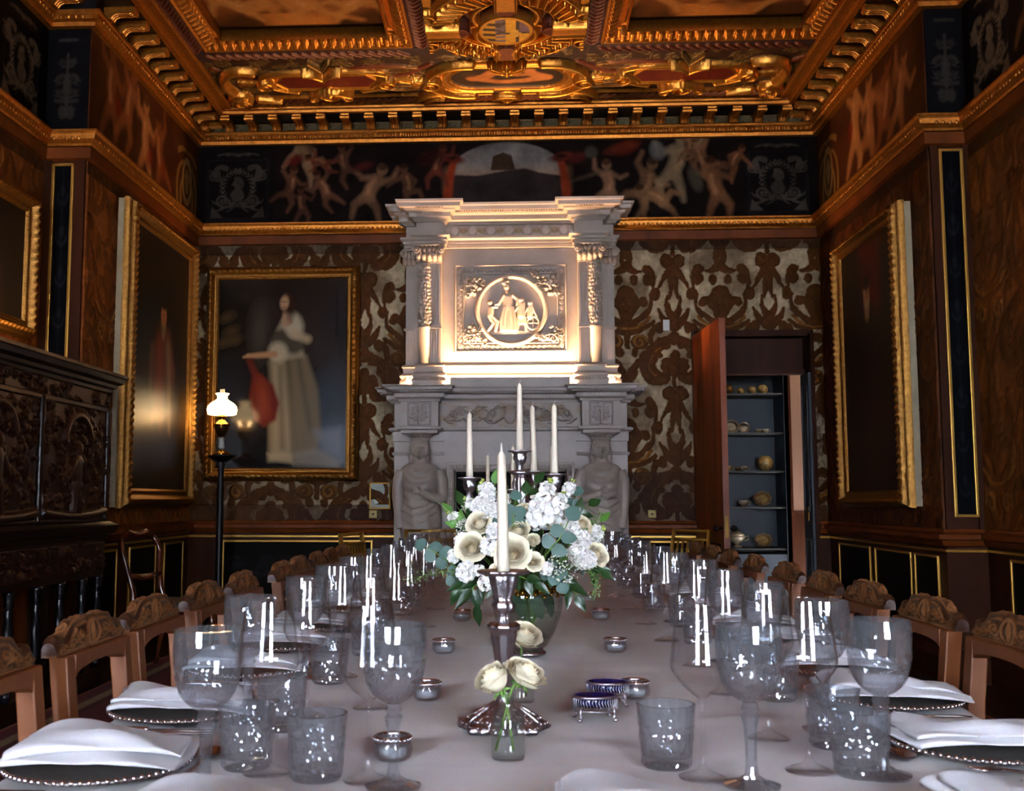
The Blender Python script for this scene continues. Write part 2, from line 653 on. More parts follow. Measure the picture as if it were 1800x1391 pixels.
def relief(name, cv, o, ux, uy, m, parent=None, skirt=.01, smooth=True, zs=1., fn=None):
    """canvas -> mesh; o = corner, ux/uy unit vectors, heights along ux x uy"""
    ux, uy = np.array(ux, float), np.array(uy, float)
    nn = np.cross(ux, uy)
    xs = np.concatenate([cv.xs[:1], cv.xs, cv.xs[-1:]]); ys = np.concatenate([cv.ys[:1], cv.ys, cv.ys[-1:]])
    Z = np.pad(cv.z * zs, 1, mode='constant', constant_values=-skirt)
    Cc = np.pad(np.concatenate([cv.c, cv.g[..., None]], 2), ((1, 1), (1, 1), (0, 0)), mode='edge')
    X, Y = np.meshgrid(xs, ys)
    if fn is None:
        V = np.array(o)[None, None] + X[..., None] * ux + Y[..., None] * uy + Z[..., None] * nn
    else:
        V = fn(X, Y, Z)
    ny, nx = X.shape
    idx = np.arange(ny * nx).reshape(ny, nx)
    F = np.stack([idx[:-1, :-1], idx[:-1, 1:], idx[1:, 1:], idx[1:, :-1]], -1).reshape(-1, 4)
    me = mesh_np(name, V.reshape(-1, 3), F, smooth)
    at_ = me.color_attributes.new('Col', 'FLOAT_COLOR', 'POINT')
    at_.data.foreach_set('color', np.clip(Cc, 0, 1).astype(np.float32).reshape(-1))
    return link(name, me, m, parent)


def frame_mesh(name, w, h, fw, prof, pat=None, amp=0., n=60, nt=14, depth=.06):
    """ornate rectangular frame, in the plane (u right, v up, height out); outer size w x h, rail width fw"""
    mb = MB()
    t = np.linspace(0, 1, nt)
    pz = np.interp(t, [p[0] for p in prof], [p[1] for p in prof])
    C = [(-w / 2, -h / 2), (w / 2, -h / 2), (w / 2, h / 2), (-w / 2, h / 2)]
    for k in range(4):
        a, b = np.array(C[k]), np.array(C[(k + 1) % 4])
        L = np.linalg.norm(b - a); d = (b - a) / L; nrm = np.array([-d[1], d[0]])
        ns = max(4, int(L * n))
        s = np.linspace(0, 1, ns)
        P = np.zeros((nt + 2, ns, 3))
        for j in range(-1, nt + 1):
            tj = t[min(max(j, 0), nt - 1)]
            ins = tj * fw
            al = ins + s * (L - 2 * ins)
            z = np.full(ns, pz[min(max(j, 0), nt - 1)])
            if pat is not None: z = z + amp * pat(al, tj, L)
            if j == -1 or j == nt: z[:] = 0 if j == -1 else -.004
            P[j + 1, :, :2] = a + np.outer(al, d) + nrm * ins
            P[j + 1, :, 2] = z
        mb.grid(P)
    return mb.me(name, smooth=True)


def leafpat(per=.05, t0=.12, t1=.5, bead=.85):
    def f(s, t, L):
        per2 = L / max(1, round(L / per))
        ph = (s % per2) / per2
        if t0 < t < t1:
            q = (t - t0) / (t1 - t0)
            return np.sin(PI * q) * (.55 + .45 * np.cos(2 * PI * (ph + .35 * q))) * (.75 + .5 * np.abs(np.cos(PI * ph * 3 + q * 4)))
        if abs(t - bead) < .06:
            return .35 * np.abs(np.sin(PI * s / (per2 * .4)))
        return 0 * s
    return f


def place_on(o, origin, ux, uy):
    """orient a mesh made in (u, v, out) onto a wall plane"""
    ux, uy = Vector(ux), Vector(uy)
    n = ux.cross(uy)
    o.matrix_basis = Matrix(((ux.x, uy.x, n.x, origin[0]), (ux.y, uy.y, n.y, origin[1]), (ux.z, uy.z, n.z, origin[2]), (0, 0, 0, 1)))
    return o


def settle(t):
    """parts were modelled where they stand: keep them there under the Empty at the thing's base"""
    inv = Matrix.Translation(t.location).inverted()
    for ch in t.children:
        ch.matrix_parent_inverse = inv.copy()
    return t


def along(path, off0, off1, z0, z1, per, duty, mb):
    """a row of dentil blocks along a plan path (out is to the left)"""
    for a, b in zip(path[:-1], path[1:]):
        a, b = Vector(a), Vector(b)
        d = b - a; L = d.length
        if L < per: continue
        d.normalize(); nrm = Vector((-d.y, d.x))
        k = max(1, int(L / per))
        for i in range(k):
            p, q = a + d * ((i + .5 - duty / 2) * L / k), a + d * ((i + .5 + duty / 2) * L / k)
            V = [p + nrm * off0, q + nrm * off0, q + nrm * off1, p + nrm * off1]
            mb.hexa([(v.x, v.y, z0) for v in V], [(v.x, v.y, z1) for v in V])
    return mb


def mirror_path(half, cx):
    return [(cx + x, y) for x, y in half] + [(cx - x, y) for x, y in half[::-1]]

# ================================================================ the room
XL, XR, YB, STEP, XLN, XRN = -3.09, 2.89, 10.0, 7.36, -3.41, 3.16
ZC = 4.93
mat('dark_wood', '#34180a', .45, spec=.1, noise=.35, nscale=6, stretch=(1, 1, .12), bump=.15, bscale=30)
mat('red_wood', '#64300f', .45, spec=.12, noise=.35, nscale=5, stretch=(1, 1, .1), bump=.1, bscale=30)
mat('floor_wood', '#2a140a', .35, noise=.4, nscale=4, stretch=(.15, 1, 1), bump=.1, bscale=20)
mat('gilt', '#b4722a', .38, metal=.85, noise=.25, nscale=30, bump=.25, bscale=90)
mat('gilt_line', '#c79a45', .35, metal=.8)
mat('relief_gilt', '#808080', .5, spec=.25, attr=True, gold=True, noise=.18, nscale=25, bump=.12, bscale=120)
mat('relief_matte', '#808080', .5, spec=.06, attr=True, gold=True, noise=.15, nscale=20, bump=.15, bscale=120)
mat('oil_paint', '#808080', .5, spec=.04, attr=True, noise=.12, nscale=30, bump=.03, bscale=60)
mat('varnish_paint', '#808080', .36, spec=.5, attr=True, noise=.1, nscale=30, bump=.04, bscale=25)
mat('plaster_pink', '#7c5c4a', .8, noise=.06, nscale=3)
mat('plaster_ceiling', '#5a2f14', .7, noise=.2, nscale=10)
mat('ebony', '#0c0a0c', .4, spec=.2, noise=.2, nscale=20)

ROOM = [(XLN, REAR_Y), (XRN, REAR_Y), (XRN, STEP), (XR, STEP), (XR, YB), (XL, YB), (XL, STEP), (XLN, STEP)]

# ---- floor
fl = MB().box(XLN - .3, XRN + .3, REAR_Y - .3, 12.4, -.1, 0)
struct('floor', fl.me('floor'), 'floor_wood')

# ---- walls
w = MB().box(XLN - .25, XLN, REAR_Y, STEP, 0, 5.3).box(XLN - .25, XL, STEP, YB + .25, 0, 5.3)
wall_left = struct('wall_left', w.me('wall_left'), 'dark_wood')
w = MB().box(XRN, XRN + .25, REAR_Y, STEP, 0, 5.3).box(XR, XRN + .25, STEP, YB + .25, 0, 5.3)
wall_right = struct('wall_right', w.me('wall_right'), 'dark_wood')
DX0, DX1, DZ = 1.70, 2.77, 2.77
w = MB().box(XL, DX0, YB, YB + .25, 0, 5.3).box(DX1, XR, YB, YB + .25, 0, 5.3).box(DX0, DX1, YB, YB + .25, DZ, 5.3)
wall_back = struct('wall_back', w.me('wall_back'), 'dark_wood')
w = MB().box(XLN - .25, XRN + .25, REAR_Y - .25, REAR_Y, 0, WIN_Z0).box(XLN - .25, XRN + .25, REAR_Y - .25, REAR_Y, WIN_Z1, 5.3)
xe = [XLN - .25] + sum([[c - q / 2, c + q / 2] for c, q in WINDOWS], []) + [XRN + .25]
for i in range(0, len(xe), 2):
    w.box(xe[i], xe[i + 1], REAR_Y - .25, REAR_Y, WIN_Z0, WIN_Z1)
wall_rear = struct('wall_rear', w.me('wall_rear'), 'dark_wood')
glassmat('window_glass', '#f2f7ff', 1.0, 1.45)
for i, (cx, q) in enumerate(WINDOWS):
    w = MB()
    for a in (-q / 2, q / 2 - .05): w.box(cx + a, cx + a + .05, REAR_Y - .16, REAR_Y - .09, WIN_Z0, WIN_Z1)
    for z in (WIN_Z0, 1.75, 2.6, WIN_Z1 - .05): w.box(cx - q / 2, cx + q / 2, REAR_Y - .155, REAR_Y - .095, z, z + .05)
    w.box(cx - .02, cx + .02, REAR_Y - .15, REAR_Y - .1, WIN_Z0, WIN_Z1)
    wf = struct('window_%d' % (i + 1), w.me('window_frame'), 'dark_wood')
    g = MB().box(cx - q / 2, cx + q / 2, REAR_Y - .13, REAR_Y - .125, WIN_Z0, WIN_Z1)
    g.build('pane', 'window_glass', wf)

# ---- embossed leather hangings
TW, TH = .88, 1.26


def leather_tile(n, ground, motif, line, seed=0):
    cv = Cv(TW, TH, n, ground)
    cv.off = [(i * TW, j * TH) for i in (-1, 0, 1) for j in (-1, 0, 1)]
    cv.mx = TW / 2
    c = TW / 2
    k = dict(col=motif, h=.010)
    def P(x, y): return (c + x, y)
    # palmette over its swag
    cv.stroke([P(0, .62), P(0, .93)], .045, .02, **k)
    cv.ell(c, .93, .085, .075, **k)
    cv.ell(c + .05, .885, .055, .05, **k)
    cv.stroke(bez(P(0, .66), P(.06, .86), P(.16, .86), n=8), .05, .035, **k)
    cv.ell(c + .165, .835, .04, **k)
    cv.stroke(bez(P(0, .62), P(.1, .64), P(.2, .77), n=8), .045, .02, **k)
    cv.stroke(bez(P(0, .585), P(.12, .58), P(.21, .70), n=8), .018, .018, col=line, h=.012)
    cv.stroke(bez(P(0, .56), P(.14, .56), P(.25, .66), n=8), .03, .02, **k)
    # bulbs
    cv.ell(c + .115, .47, .085, .075, **k)
    cv.stroke(spiral(c + .115, .47, .07, .02, 0, 1.2), .012, col=line, h=.013)
    cv.stroke([P(0, .56), P(0, .42)], .03, .025, **k)
    cv.ell(c + .07, .37, .04, .05, **k)
    # big C scrolls
    cv.stroke(bez(P(.43, .5), P(.2, .42), P(.10, .22), P(.26, .13), n=14), .035, .075, wm=.085, **k)
    cv.stroke(bez(P(.26, .13), P(.36, .08), P(.40, .18), P(.33, .23), n=8), .065, .03, **k)
    cv.stroke(bez(P(.42, .46), P(.22, .40), P(.14, .22), P(.26, .15), n=12), .006, col=line, h=.014)
    cv.stroke([P(.30, .34), P(.24, .36)], .03, .01, **k)
    cv.stroke(bez(P(.10, .28), P(.05, .2), P(0, .06), n=8), .03, .035, **k)
    # quatrefoil between
    cv.ell(c + .44, .20, .06, .075, **k); cv.ell(c + .37, .27, .06, .05, **k); cv.ell(c + .44, .33, .05, .06, **k)
    cv.stroke([P(.44, .05), P(.44, .3)], .02, **k)
    # double ringed bulbs under it
    cv.ell(c + .385, -.02 + TH, .065, .07, **k); cv.ell(c + .385, -.02 + TH, .052, .056, ring=.007, col=line, h=.013)
    cv.ell(c + .385, -.02, .065, .07, **k)
    # leaf sprays
    for (p, q, r) in (((.44, 1.18), (.36, 1.1), (.30, .98)), ((.44, 1.15), (.42, 1.0), (.40, .88)), ((.0, 1.2), (.06, 1.12), (.14, 1.14)), ((.2, 1.16), (.27, 1.08), (.25, .98)), ((0, .1), (.05, .02), (.03, -.1))):
        cv.stroke(bez(P(*p), P(*q), P(*r), n=8), .05, .012, **k)
    cv.stroke(bez(P(.44, .62), P(.33, .66), P(.30, .78), n=8), .06, .012, **k)
    cv.stroke(bez(P(.44, .70), P(.36, .76), P(.38, .90), n=8), .045, .012, **k)
    cv.ell(c + .31, .60, .045, .06, **k)
    cv.ell(c + .27, .92, .05, .065, **k); cv.ell(c + .20, 1.06, .045, .06, rot=.5, **k); cv.ell(c + .36, .43, .05, .04, **k); cv.ell(c + .07, 1.06, .04, .05, **k); cv.ell(c + .44, .50, .05, .07, **k)
    cv.stroke(bez(P(.26, .60), P(.20, .50), P(.24, .40), n=7), .035, .02, **k); cv.stroke(bez(P(.17, .72), P(.26, .80), P(.22, .92), n=7), .03, .012, **k); cv.ell(c + .05, .17, .05, .06, **k)
    return cv


def hang(name, w, h, n, tile, ox, oy, seed, parent, o, ux, uy, bands=(), mot=.35, m='relief_matte', dark=None):
    cv = Cv(w, h, n)
    jj = (np.round((cv.ys + oy) * tile.n).astype(int)) % (tile.ny - 1)
    ii = (np.round((cv.xs + ox) * tile.n).astype(int)) % (tile.nx - 1)
    wx = ((fbm((cv.ny, cv.nx), max(4, int(w * 14)), 3, seed + 20) - .5) * .045 * tile.n).astype(int); wy = ((fbm((cv.ny, cv.nx), max(4, int(w * 14)), 3, seed + 30) - .5) * .045 * tile.n).astype(int)
    JJ, II = (jj[:, None] + wy) % (tile.ny - 1), (ii[None, :] + wx) % (tile.nx - 1)
    cv.c[:] = tile.c[JJ, II]; cv.z[:] = tile.z[JJ, II]
    cv.c *= (.7 + .6 * fbm((cv.ny, cv.nx), max(8, int(w * 40)), 2, seed + 40))[..., None]
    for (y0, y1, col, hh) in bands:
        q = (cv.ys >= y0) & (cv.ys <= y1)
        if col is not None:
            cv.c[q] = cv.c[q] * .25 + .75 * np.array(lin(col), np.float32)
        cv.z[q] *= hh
    cv.mottle(mot, max(3, int(w * 4)), seed)
    if dark is not None:
        nz = fbm((cv.ny, cv.nx), max(3, int(w * 2)), 3, seed + 5)
        tarn = np.clip((nz - .36) * 3.5, 0, 1)[..., None] * dark
        cv.c[:] = cv.c * (1 - tarn) + tarn * np.array(lin('#3c2410'), np.float32) * (.6 + 1.2 * fbm((cv.ny, cv.nx), max(6, int(w * 9)), 3, seed + 9))[..., None]
        for q in np.arange(.62, w, .62): cv.line(q, 0, q + .004, h, .0025, col='#1c100a', a=.5)
    return relief(name, cv, o, ux, uy, m, parent)


tile_s = leather_tile(170, '#a69578', '#4c2a0e', '#7a5020')
tile_a = leather_tile(110, '#8a4e22', '#643412', '#94602c')
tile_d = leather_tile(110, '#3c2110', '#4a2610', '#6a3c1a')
ZL0, ZL1 = 1.02, 3.68
EY = (0, 0, 1)
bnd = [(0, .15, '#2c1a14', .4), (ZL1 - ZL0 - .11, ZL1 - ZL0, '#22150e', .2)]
# back wall: left of the chimneypiece, right of it up to the door, over the door, right of the door
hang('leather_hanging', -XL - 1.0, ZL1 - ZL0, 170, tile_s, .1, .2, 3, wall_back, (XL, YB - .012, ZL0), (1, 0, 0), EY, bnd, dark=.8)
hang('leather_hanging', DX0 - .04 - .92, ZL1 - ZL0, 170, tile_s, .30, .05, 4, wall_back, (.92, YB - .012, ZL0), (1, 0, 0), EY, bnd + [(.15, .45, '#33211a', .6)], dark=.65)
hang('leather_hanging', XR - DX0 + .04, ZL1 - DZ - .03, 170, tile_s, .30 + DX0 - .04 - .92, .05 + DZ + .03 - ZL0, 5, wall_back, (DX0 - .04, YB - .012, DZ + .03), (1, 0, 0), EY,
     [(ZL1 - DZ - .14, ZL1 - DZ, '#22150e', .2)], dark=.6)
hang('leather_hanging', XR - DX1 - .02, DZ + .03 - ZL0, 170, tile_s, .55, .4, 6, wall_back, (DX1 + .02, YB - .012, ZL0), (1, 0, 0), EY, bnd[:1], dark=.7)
# side walls
hang('leather_hanging', YB - STEP, ZL1 - ZL0, 100, tile_a, 0, .3, 7, wall_left, (XL + .012, STEP, ZL0), (0, 1, 0), EY, bnd[1:], mot=.5)
hang('leather_hanging', 4.2, ZL1 - ZL0, 80, tile_a, .2, .3, 8, wall_left, (XLN + .012, STEP - 4.2, ZL0), (0, 1, 0), EY, bnd[1:], mot=.5)
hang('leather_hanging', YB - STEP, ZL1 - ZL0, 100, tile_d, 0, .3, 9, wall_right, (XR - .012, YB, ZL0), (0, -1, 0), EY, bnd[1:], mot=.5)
hang('leather_hanging', 4.2, ZL1 - ZL0, 80, tile_a, .2, .3, 10, wall_right, (XRN - .012, STEP, ZL0), (0, -1, 0), EY, bnd[1:], mot=.5, dark=.6)

# ---- painted frieze above
ZF0, ZF1 = 3.86, 4.68
FLESH = ['#7d5538', '#8c6244', '#6b4229', '#94694a']


def grotesque_panel(cv, x0, x1, h, colr='#474038'):
    c = (x0 + x1) / 2
    k = dict(col=colr, a=.75, h=.004)
    cv.rect(x0, 0, x1, h, col='#0e0c0e', a=.8)
    for d in (.05, .07): cv.stroke([(x0 + d, d), (x1 - d, d), (x1 - d, h * .8), (x0 + d, h * .8), (x0 + d, d)], .004, col='#1d191a', h=.003)
    cv.mx = c
    cv.stroke(bez((c, h * .86), (c + .1, h * .9), (c + .2, h * .86), n=6), .018, .008, **k)
    cv.ell(c + .1, h * .87, .02, **k)
    for i in range(13):                          # leafy wreath round a small bust
        al = -PI / 2 + PI * i / 12
        px_, py_ = c + .15 * math.cos(al), h * .46 + .17 * math.sin(al)
        cv.stroke([(px_, py_), (px_ + .045 * math.cos(al + .9), py_ + .045 * math.sin(al + .9))], .014, .004, **k)
        cv.stroke([(px_, py_), (px_ - .04 * math.cos(al - .6), py_ - .04 * math.sin(al - .6))], .012, .004, **k)
    cv.mx = None
    cv.ell(c - .005, h * .52, .04, .052, **k); cv.stroke([(c - .04, h * .515), (c - .055, h * .50)], .012, .006, **k); cv.stroke([(c + .01, h * .46), (c, h * .38)], .03, .07, **k)
    cv.stroke(bez((c - .02, h * .58), (c + .05, h * .6), (c + .05, h * .48), n=7), .018, .012, **k)
    cv.mx = c
    scroll(cv, c + .03, h * .28, .16, -.3, 1, **k)
    scroll(cv, c + .16, h * .52, .13, 1.2, -1, **k)
    cv.stroke(bez((c + .12, h * .7), (c + .22, h * .76), (c + .24, h * .62), n=7), .03, .012, **k)
    cv.poly([(c + .14, h * .1), (c + .27, h * .1), (c + .25, h * .24)], **k)
    cv.ell(c + .2, h * .62, .03, .06, **k)
    cv.mx = None


def frieze_back():
    w, h = XR - XL, ZF1 - ZF0
    cv = Cv(w, h, 150, '#140d0c')
    cv.mottle(.4, 12, 2)
    U = lambda px: (px - 342) / (1437 - 342) * w
    V = lambda py: (392 - py) / (392 - 245) * h
    grotesque_panel(cv, U(352), U(482), h)
    grotesque_panel(cv, U(1306), U(1428), h)
    # arch with a landscape
    ax, aw = U(897), U(897 + 105) - U(897)
    th = np.linspace(0, PI, 24)
    arch = [(ax + aw * math.cos(t), V(312) + (V(250) - V(312)) * math.sin(t)) for t in th] + [(ax - aw, 0), (ax + aw, 0)]
    cv.poly(arch, col='#86807a', soft=.02)
    cv.rect(ax - aw, V(335), ax + aw, V(300), col='#9c7450', a=.7, soft=.15)
    cv.poly([(ax - aw, 0), (ax + aw, 0), (ax + aw, V(312)), (ax + aw * .55, V(305)), (ax + aw * .3, V(297)), (ax, V(300)), (ax - aw * .5, V(309)), (ax - aw, V(306))], col='#2e2624', soft=.02)
    cv.poly([(U(868), V(300)), (U(872), V(275)), (U(890), V(268)), (U(905), V(274)), (U(912), V(300))], col='#3c2c1e', soft=.015)
    for sx in (-1, 1):
        bx = ax + sx * aw
        cv.stroke(bez((bx, 0), (bx + sx * .01, V(320)), (bx - sx * .06, V(285)), n=8), .05, .035, col='#8a3418', soft=.03)
        cv.ell(bx - sx * .05, V(278), .11, .045, rot=.2 * sx, col='#5a2113', soft=.03)
        cv.ell(bx - sx * .05, V(276), .06, .02, col='#2c0f0a', soft=.02)
    # putti, left then right of the arch: (px, py of hips, size, lean, pose, flip)
    for i, (px, py, s, ln, po, f, cl) in enumerate([
            (545, 285, .36, .5, 2, 1, '#8a6a4a'), (508, 335, .30, -.2, 1, 1, '#5e3a26'), (578, 340, .30, .5, 0, 1, '#6b4430'), (612, 295, .30, .2, 1, -1, '#5c3a2a'),
            (650, 345, .40, -.5, 1, -1, '#7c583e'), (575, 285, .24, 1.2, 0, 1, '#6b3220'), (535, 365, .26, .1, 0, -1, '#543224'), (722, 335, .30, .2, 2, 1, '#5a3a28'),
            (772, 300, .30, -.3, 1, -1, '#5e2a1e'), (1075, 340, .34, .1, 1, 1, '#8a6449'), (1130, 345, .40, -.35, 1, 1, '#7d5a3e'), (1185, 310, .46, -.25, 0, 1, '#8c7658'),
            (1245, 295, .32, .4, 1, -1, '#7a5236'), (1265, 350, .42, .2, 0, -1, '#70492e'), (1170, 360, .34, 1.1, 2, 1, '#84603f'), (1215, 270, .26, .2, 1, 1, '#6a4630'),
            (1290, 300, .26, -.5, 2, -1, '#6b4028')]):
        putto(cv, U(px), V(py), s, ln, po, cl, .85, f)
    for (px, py, r, q, cl) in ((520, 275, .09, .05, '#5c1510'), (640, 290, .1, .04, '#4a1814'), (1105, 265, .12, .06, '#5c1a10'), (1020, 280, .09, .05, '#4a1610'), (1045, 270, .06, .06, '#47423a'),
                               (1160, 270, .07, .09, '#6c6a66'), (1225, 320, .06, .12, '#4a4234'), (1045, 310, .16, .014, '#5c4a38'), (1100, 262, .16, .05, '#6b2a18'), (760, 275, .12, .07, '#3c1712')):
        cv.ell(U(px), V(py), r, q, rot=.3, col=cl, a=.8, soft=.04)
    return cv


_fb = frieze_back(); _fb.c *= .66 * np.clip(.25 + 1.5 * fbm((_fb.ny, _fb.nx), 26, 3, 77), .3, 1.4)[..., None]
relief('painted_frieze', _fb, (XL, YB - .01, ZF0), (1, 0, 0), EY, 'oil_paint', wall_back)


def frieze_side(w, seed, warm=True):
    h = ZF1 - ZF0
    cv = Cv(w, h, 100, '#3c1e0e' if warm else '#241108')
    cv.mottle(.6, 8, seed)
    r = random.Random(seed)
    x = .45
    while x < w - .75:
        for rep in range(1):
            putto(cv, x + r.uniform(-.05, .05), h * r.uniform(.3, .5), r.uniform(.48, .62), r.uniform(-.4, .4), r.randrange(3), r.choice(['#8a5630', '#7c4826', '#9a663a', '#6e3c1e']), .8, r.choice((-1, 1)))
        cv.ell(x + .1, h * r.uniform(.2, .8), .06, .09, rot=r.uniform(0, 3), col=r.choice(['#6a1810', '#5c2010', '#7a4a24', '#2c1408']), a=.7, soft=.06)
        x += .36
    for gx in (w - .66, ):
        cv.mx = gx + .32
        for (p, q, t) in (((gx + .05, .1), (gx - .02, h * .5), (gx + .2, h * .62)), ((gx + .15, .12), (gx + .1, h * .4), (gx + .3, h * .5)), ((gx + .06, h * .7), (gx + .2, h * .8), (gx + .3, h * .76))):
            cv.stroke(bez(p, q, t), .03, .015, col='#7a5a2c', a=.7, h=.004)
        cv.ell(gx + .32, h * .42, .12, .2, ring=.02, col='#84643a', a=.7, h=.004)
        cv.ell(gx + .32, h * .42, .06, .12, col='#7a5a34', a=.7)
        cv.mx = None
    return cv


relief('painted_frieze', frieze_side(YB - STEP, 21), (XL + .01, STEP, ZF0), (0, 1, 0), EY, 'oil_paint', wall_left)
cvr = frieze_side(YB - STEP, 22); cvr.c = cvr.c[:, ::-1]; cvr.z = cvr.z[:, ::-1]
relief('painted_frieze', cvr, (XR - .01, YB, ZF0), (0, -1, 0), EY, 'oil_paint', wall_right)


def frieze_near(seed):
    cv = Cv(3.4, ZF1 - ZF0, 90, '#120c0a')
    cv.mottle(.4, 8, seed)
    for x in (.1, 1.3, 2.4):
        grotesque_panel(cv, x, x + .62, cv.h, '#6a5640')
        putto(cv, x + .85, .35, .4, .1, 1, '#70482c', .7)
    return cv


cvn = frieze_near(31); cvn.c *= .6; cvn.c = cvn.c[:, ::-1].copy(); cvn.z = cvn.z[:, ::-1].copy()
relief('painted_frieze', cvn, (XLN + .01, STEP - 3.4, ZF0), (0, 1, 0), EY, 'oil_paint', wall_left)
relief('painted_frieze', frieze_near(32), (XRN - .01, STEP, ZF0), (0, -1, 0), EY, 'oil_paint', wall_right)

# ---- piers facing the camera at the step: grotesque panel below and above the moulding
for sgn, x0, x1, wall in ((-1, XLN, XL, wall_left), (1, XR, XRN, wall_right)):
    wd = x1 - x0
    cv = Cv(wd, ZF1 - ZF0, 160, '#0b0b0e')
    c, h = wd / 2, cv.h
    k = dict(col='#2c2824', a=.7, h=.003)
    cv.mx = c
    cv.stroke([(c, h * .16), (c, h * .74)], .008, **k); cv.ell(c, h * .42, .03, .06, **k); cv.ell(c, h * .30, .018, .03, **k)
    for yy, sz, an in ((.62, .06, .6), (.50, .07, -.4), (.34, .07, .3), (.18, .06, .8)): scroll(cv, c + .01, h * yy, sz, an, 1, **k)
    cv.stroke(bez((c, h * .52), (c + .06, h * .58), (c + .08, h * .5), n=6), .018, .01, **k)
    cv.stroke([(c, h * .3), (c + .08, h * .31)], .014, **k); cv.ell(c + .03, h * .2, .03, .05, **k); cv.stroke([(c, h * .87), (c + .06, h * .87)], .012, **k)
    relief('pier_panel', cv, (x0, STEP - .008, ZF0), (1, 0, 0), EY, 'oil_paint', wall)
    cv = Cv(.12, 2.5, 160, '#040508')
    c = .06
    cv.mx = c
    k = dict(col='#15171b', a=.7, h=.0015)
    for j in range(8):
        y = .12 + j * .3
        cv.ell(c, y + .1, .016, .04, **k); cv.stroke(bez((c, y), (c + .04, y + .02), (c + .035, y + .08), n=6), .013, .006, **k)
        cv.stroke([(c, y), (c, y + .28)], .003, **k)
    xa = x0 + wd * .5 - .06
    relief('pier_panel', cv, (xa, STEP - .014, 1.12), (1, 0, 0), EY, 'oil_paint', wall)
    m = MB()
    for a, b in ((xa - .022, xa), (xa + .12, xa + .142)): m.box(a, b, STEP - .03, STEP, 1.10, 3.64)
    m.box(xa - .022, xa + .142, STEP - .03, STEP, 1.10, 1.12).box(xa - .022, xa + .142, STEP - .03, STEP, 3.62, 3.64)
    m.build('gilt_bead', 'gilt_line', wall, bevel=.004)
    m = MB()
    for a, b in ((x0, xa - .022), (xa + .142, x1)): m.box(a, b, STEP - .02, STEP, 1.02, 3.68)
    m.build('pier_stile', 'dark_wood', wall)

# ---- mouldings carried round the whole room
LOWER = [(-1.10, YB), (XL, YB), (XL, STEP), (XLN, STEP), (XLN, REAR_Y), (XRN, REAR_Y), (XRN, STEP), (XR, STEP), (XR, YB), (DX1 + .02, YB)]


def trim(n, prof, m, low=False):
    mb = MB()
    if low: mb.sweep(LOWER, prof).sweep([(DX0 - .02, YB), (1.02, YB)], prof)
    else: mb.sweep(ROOM, prof, closed=True)
    return struct('trim_%d' % n, mb.me('moulding'), m)


BACK = ROOM[3:6]


def beads(name, parent, path, off, z, per, r, m='gilt', zz=None, x_clip=None):
    """row of egg-like beads along a moulding"""
    mb = MB()
    for a, b in zip(path[:-1], path[1:]):
        a, b = Vector(a), Vector(b)
        d = (b - a); L = d.length; d.normalize(); nrm = Vector((-d.y, d.x))
        k = int(L / per)
        for i in range(k):
            p = a + d * ((i + .5) * L / k) + nrm * off
            rx, ry = (r, r * .7) if abs(d.x) > .5 else (r * .7, r)
            mb.ball((p.x, p.y, z), (rx, ry, zz or r), 6, 4)
    return mb.build(name, m, parent, smooth=True, normals=False)


SIDE_PATH = [(XRN, 2.0), (XRN, STEP), (XR, STEP), (XR, YB), (XL, YB), (XL, STEP), (XLN, STEP), (XLN, 2.0)]
t1 = trim(1, [(0, .0), (.03, .0), (.03, .16), (.015, .2), (0, .22)], 'dark_wood', True)                                  # skirting
t2 = trim(2, [(0, .90), (.03, .91), (.05, .945), (.075, .955), (.075, .985), (.03, 1.0), (.02, 1.02), (0, 1.02)], 'red_wood', True)   # dado rail
t3 = trim(3, [(0, .865), (.012, .868), (.012, .882), (0, .885)], 'gilt_line', True)
t4 = trim(4, [(0, 3.66), (.045, 3.67), (.05, 3.75), (0, 3.76)], 'red_wood')
t5 = trim(5, [(0, 3.755), (.05, 3.76), (.058, 3.775), (.09, 3.80), (.098, 3.835), (.11, 3.85), (.11, 3.865), (0, 3.872)], 'gilt')
beads('bead_row', t5, SIDE_PATH, .088, 3.805, .042, .017)
# main cornice: wall moulding, deep bracketed cove, projecting gilt edge
t6 = trim(6, [(0, 4.655), (.05, 4.66), (.055, 4.69), (.085, 4.70), (.085, 4.735), (.10, 4.745), (.10, 4.765), (.06, 4.77)], 'gilt')
beads('bead_row', t6, SIDE_PATH, .088, 4.716, .05, .019, zz=.022)
t7 = trim(7, [(.06, 4.765), (.06, 4.86), (.30, 4.865)], 'ebony')
t8 = trim(8, [(.30, 4.862), (.34, 4.862), (.345, 4.885), (.37, 4.89), (.375, 4.915), (.40, 4.92), (.40, 4.945)], 'gilt')
br = MB()
sec = [(.06, 4.772), (.11, 4.772), (.125, 4.80), (.15, 4.815), (.20, 4.82), (.255, 4.815), (.285, 4.832), (.295, 4.863), (.06, 4.863)]
br.prism(sec, lambda u, v, q: (q, -u, v), -.04, .04)
for q in (-.028, 0, .028):
    br.tube([(q, -.112, 4.775), (q, -.13, 4.80), (q, -.155, 4.812), (q, -.2, 4.816), (q, -.25, 4.812), (q, -.285, 4.828)], .009, 6)
br.tube([(-.045, -.275, 4.835), (.045, -.275, 4.835)], .022, 8)
br_me = br.me('bracket')
cap = MB().box(-.055, .055, -.31, -.06, 4.855, 4.866).me('bracket_cap')
soff = MB()
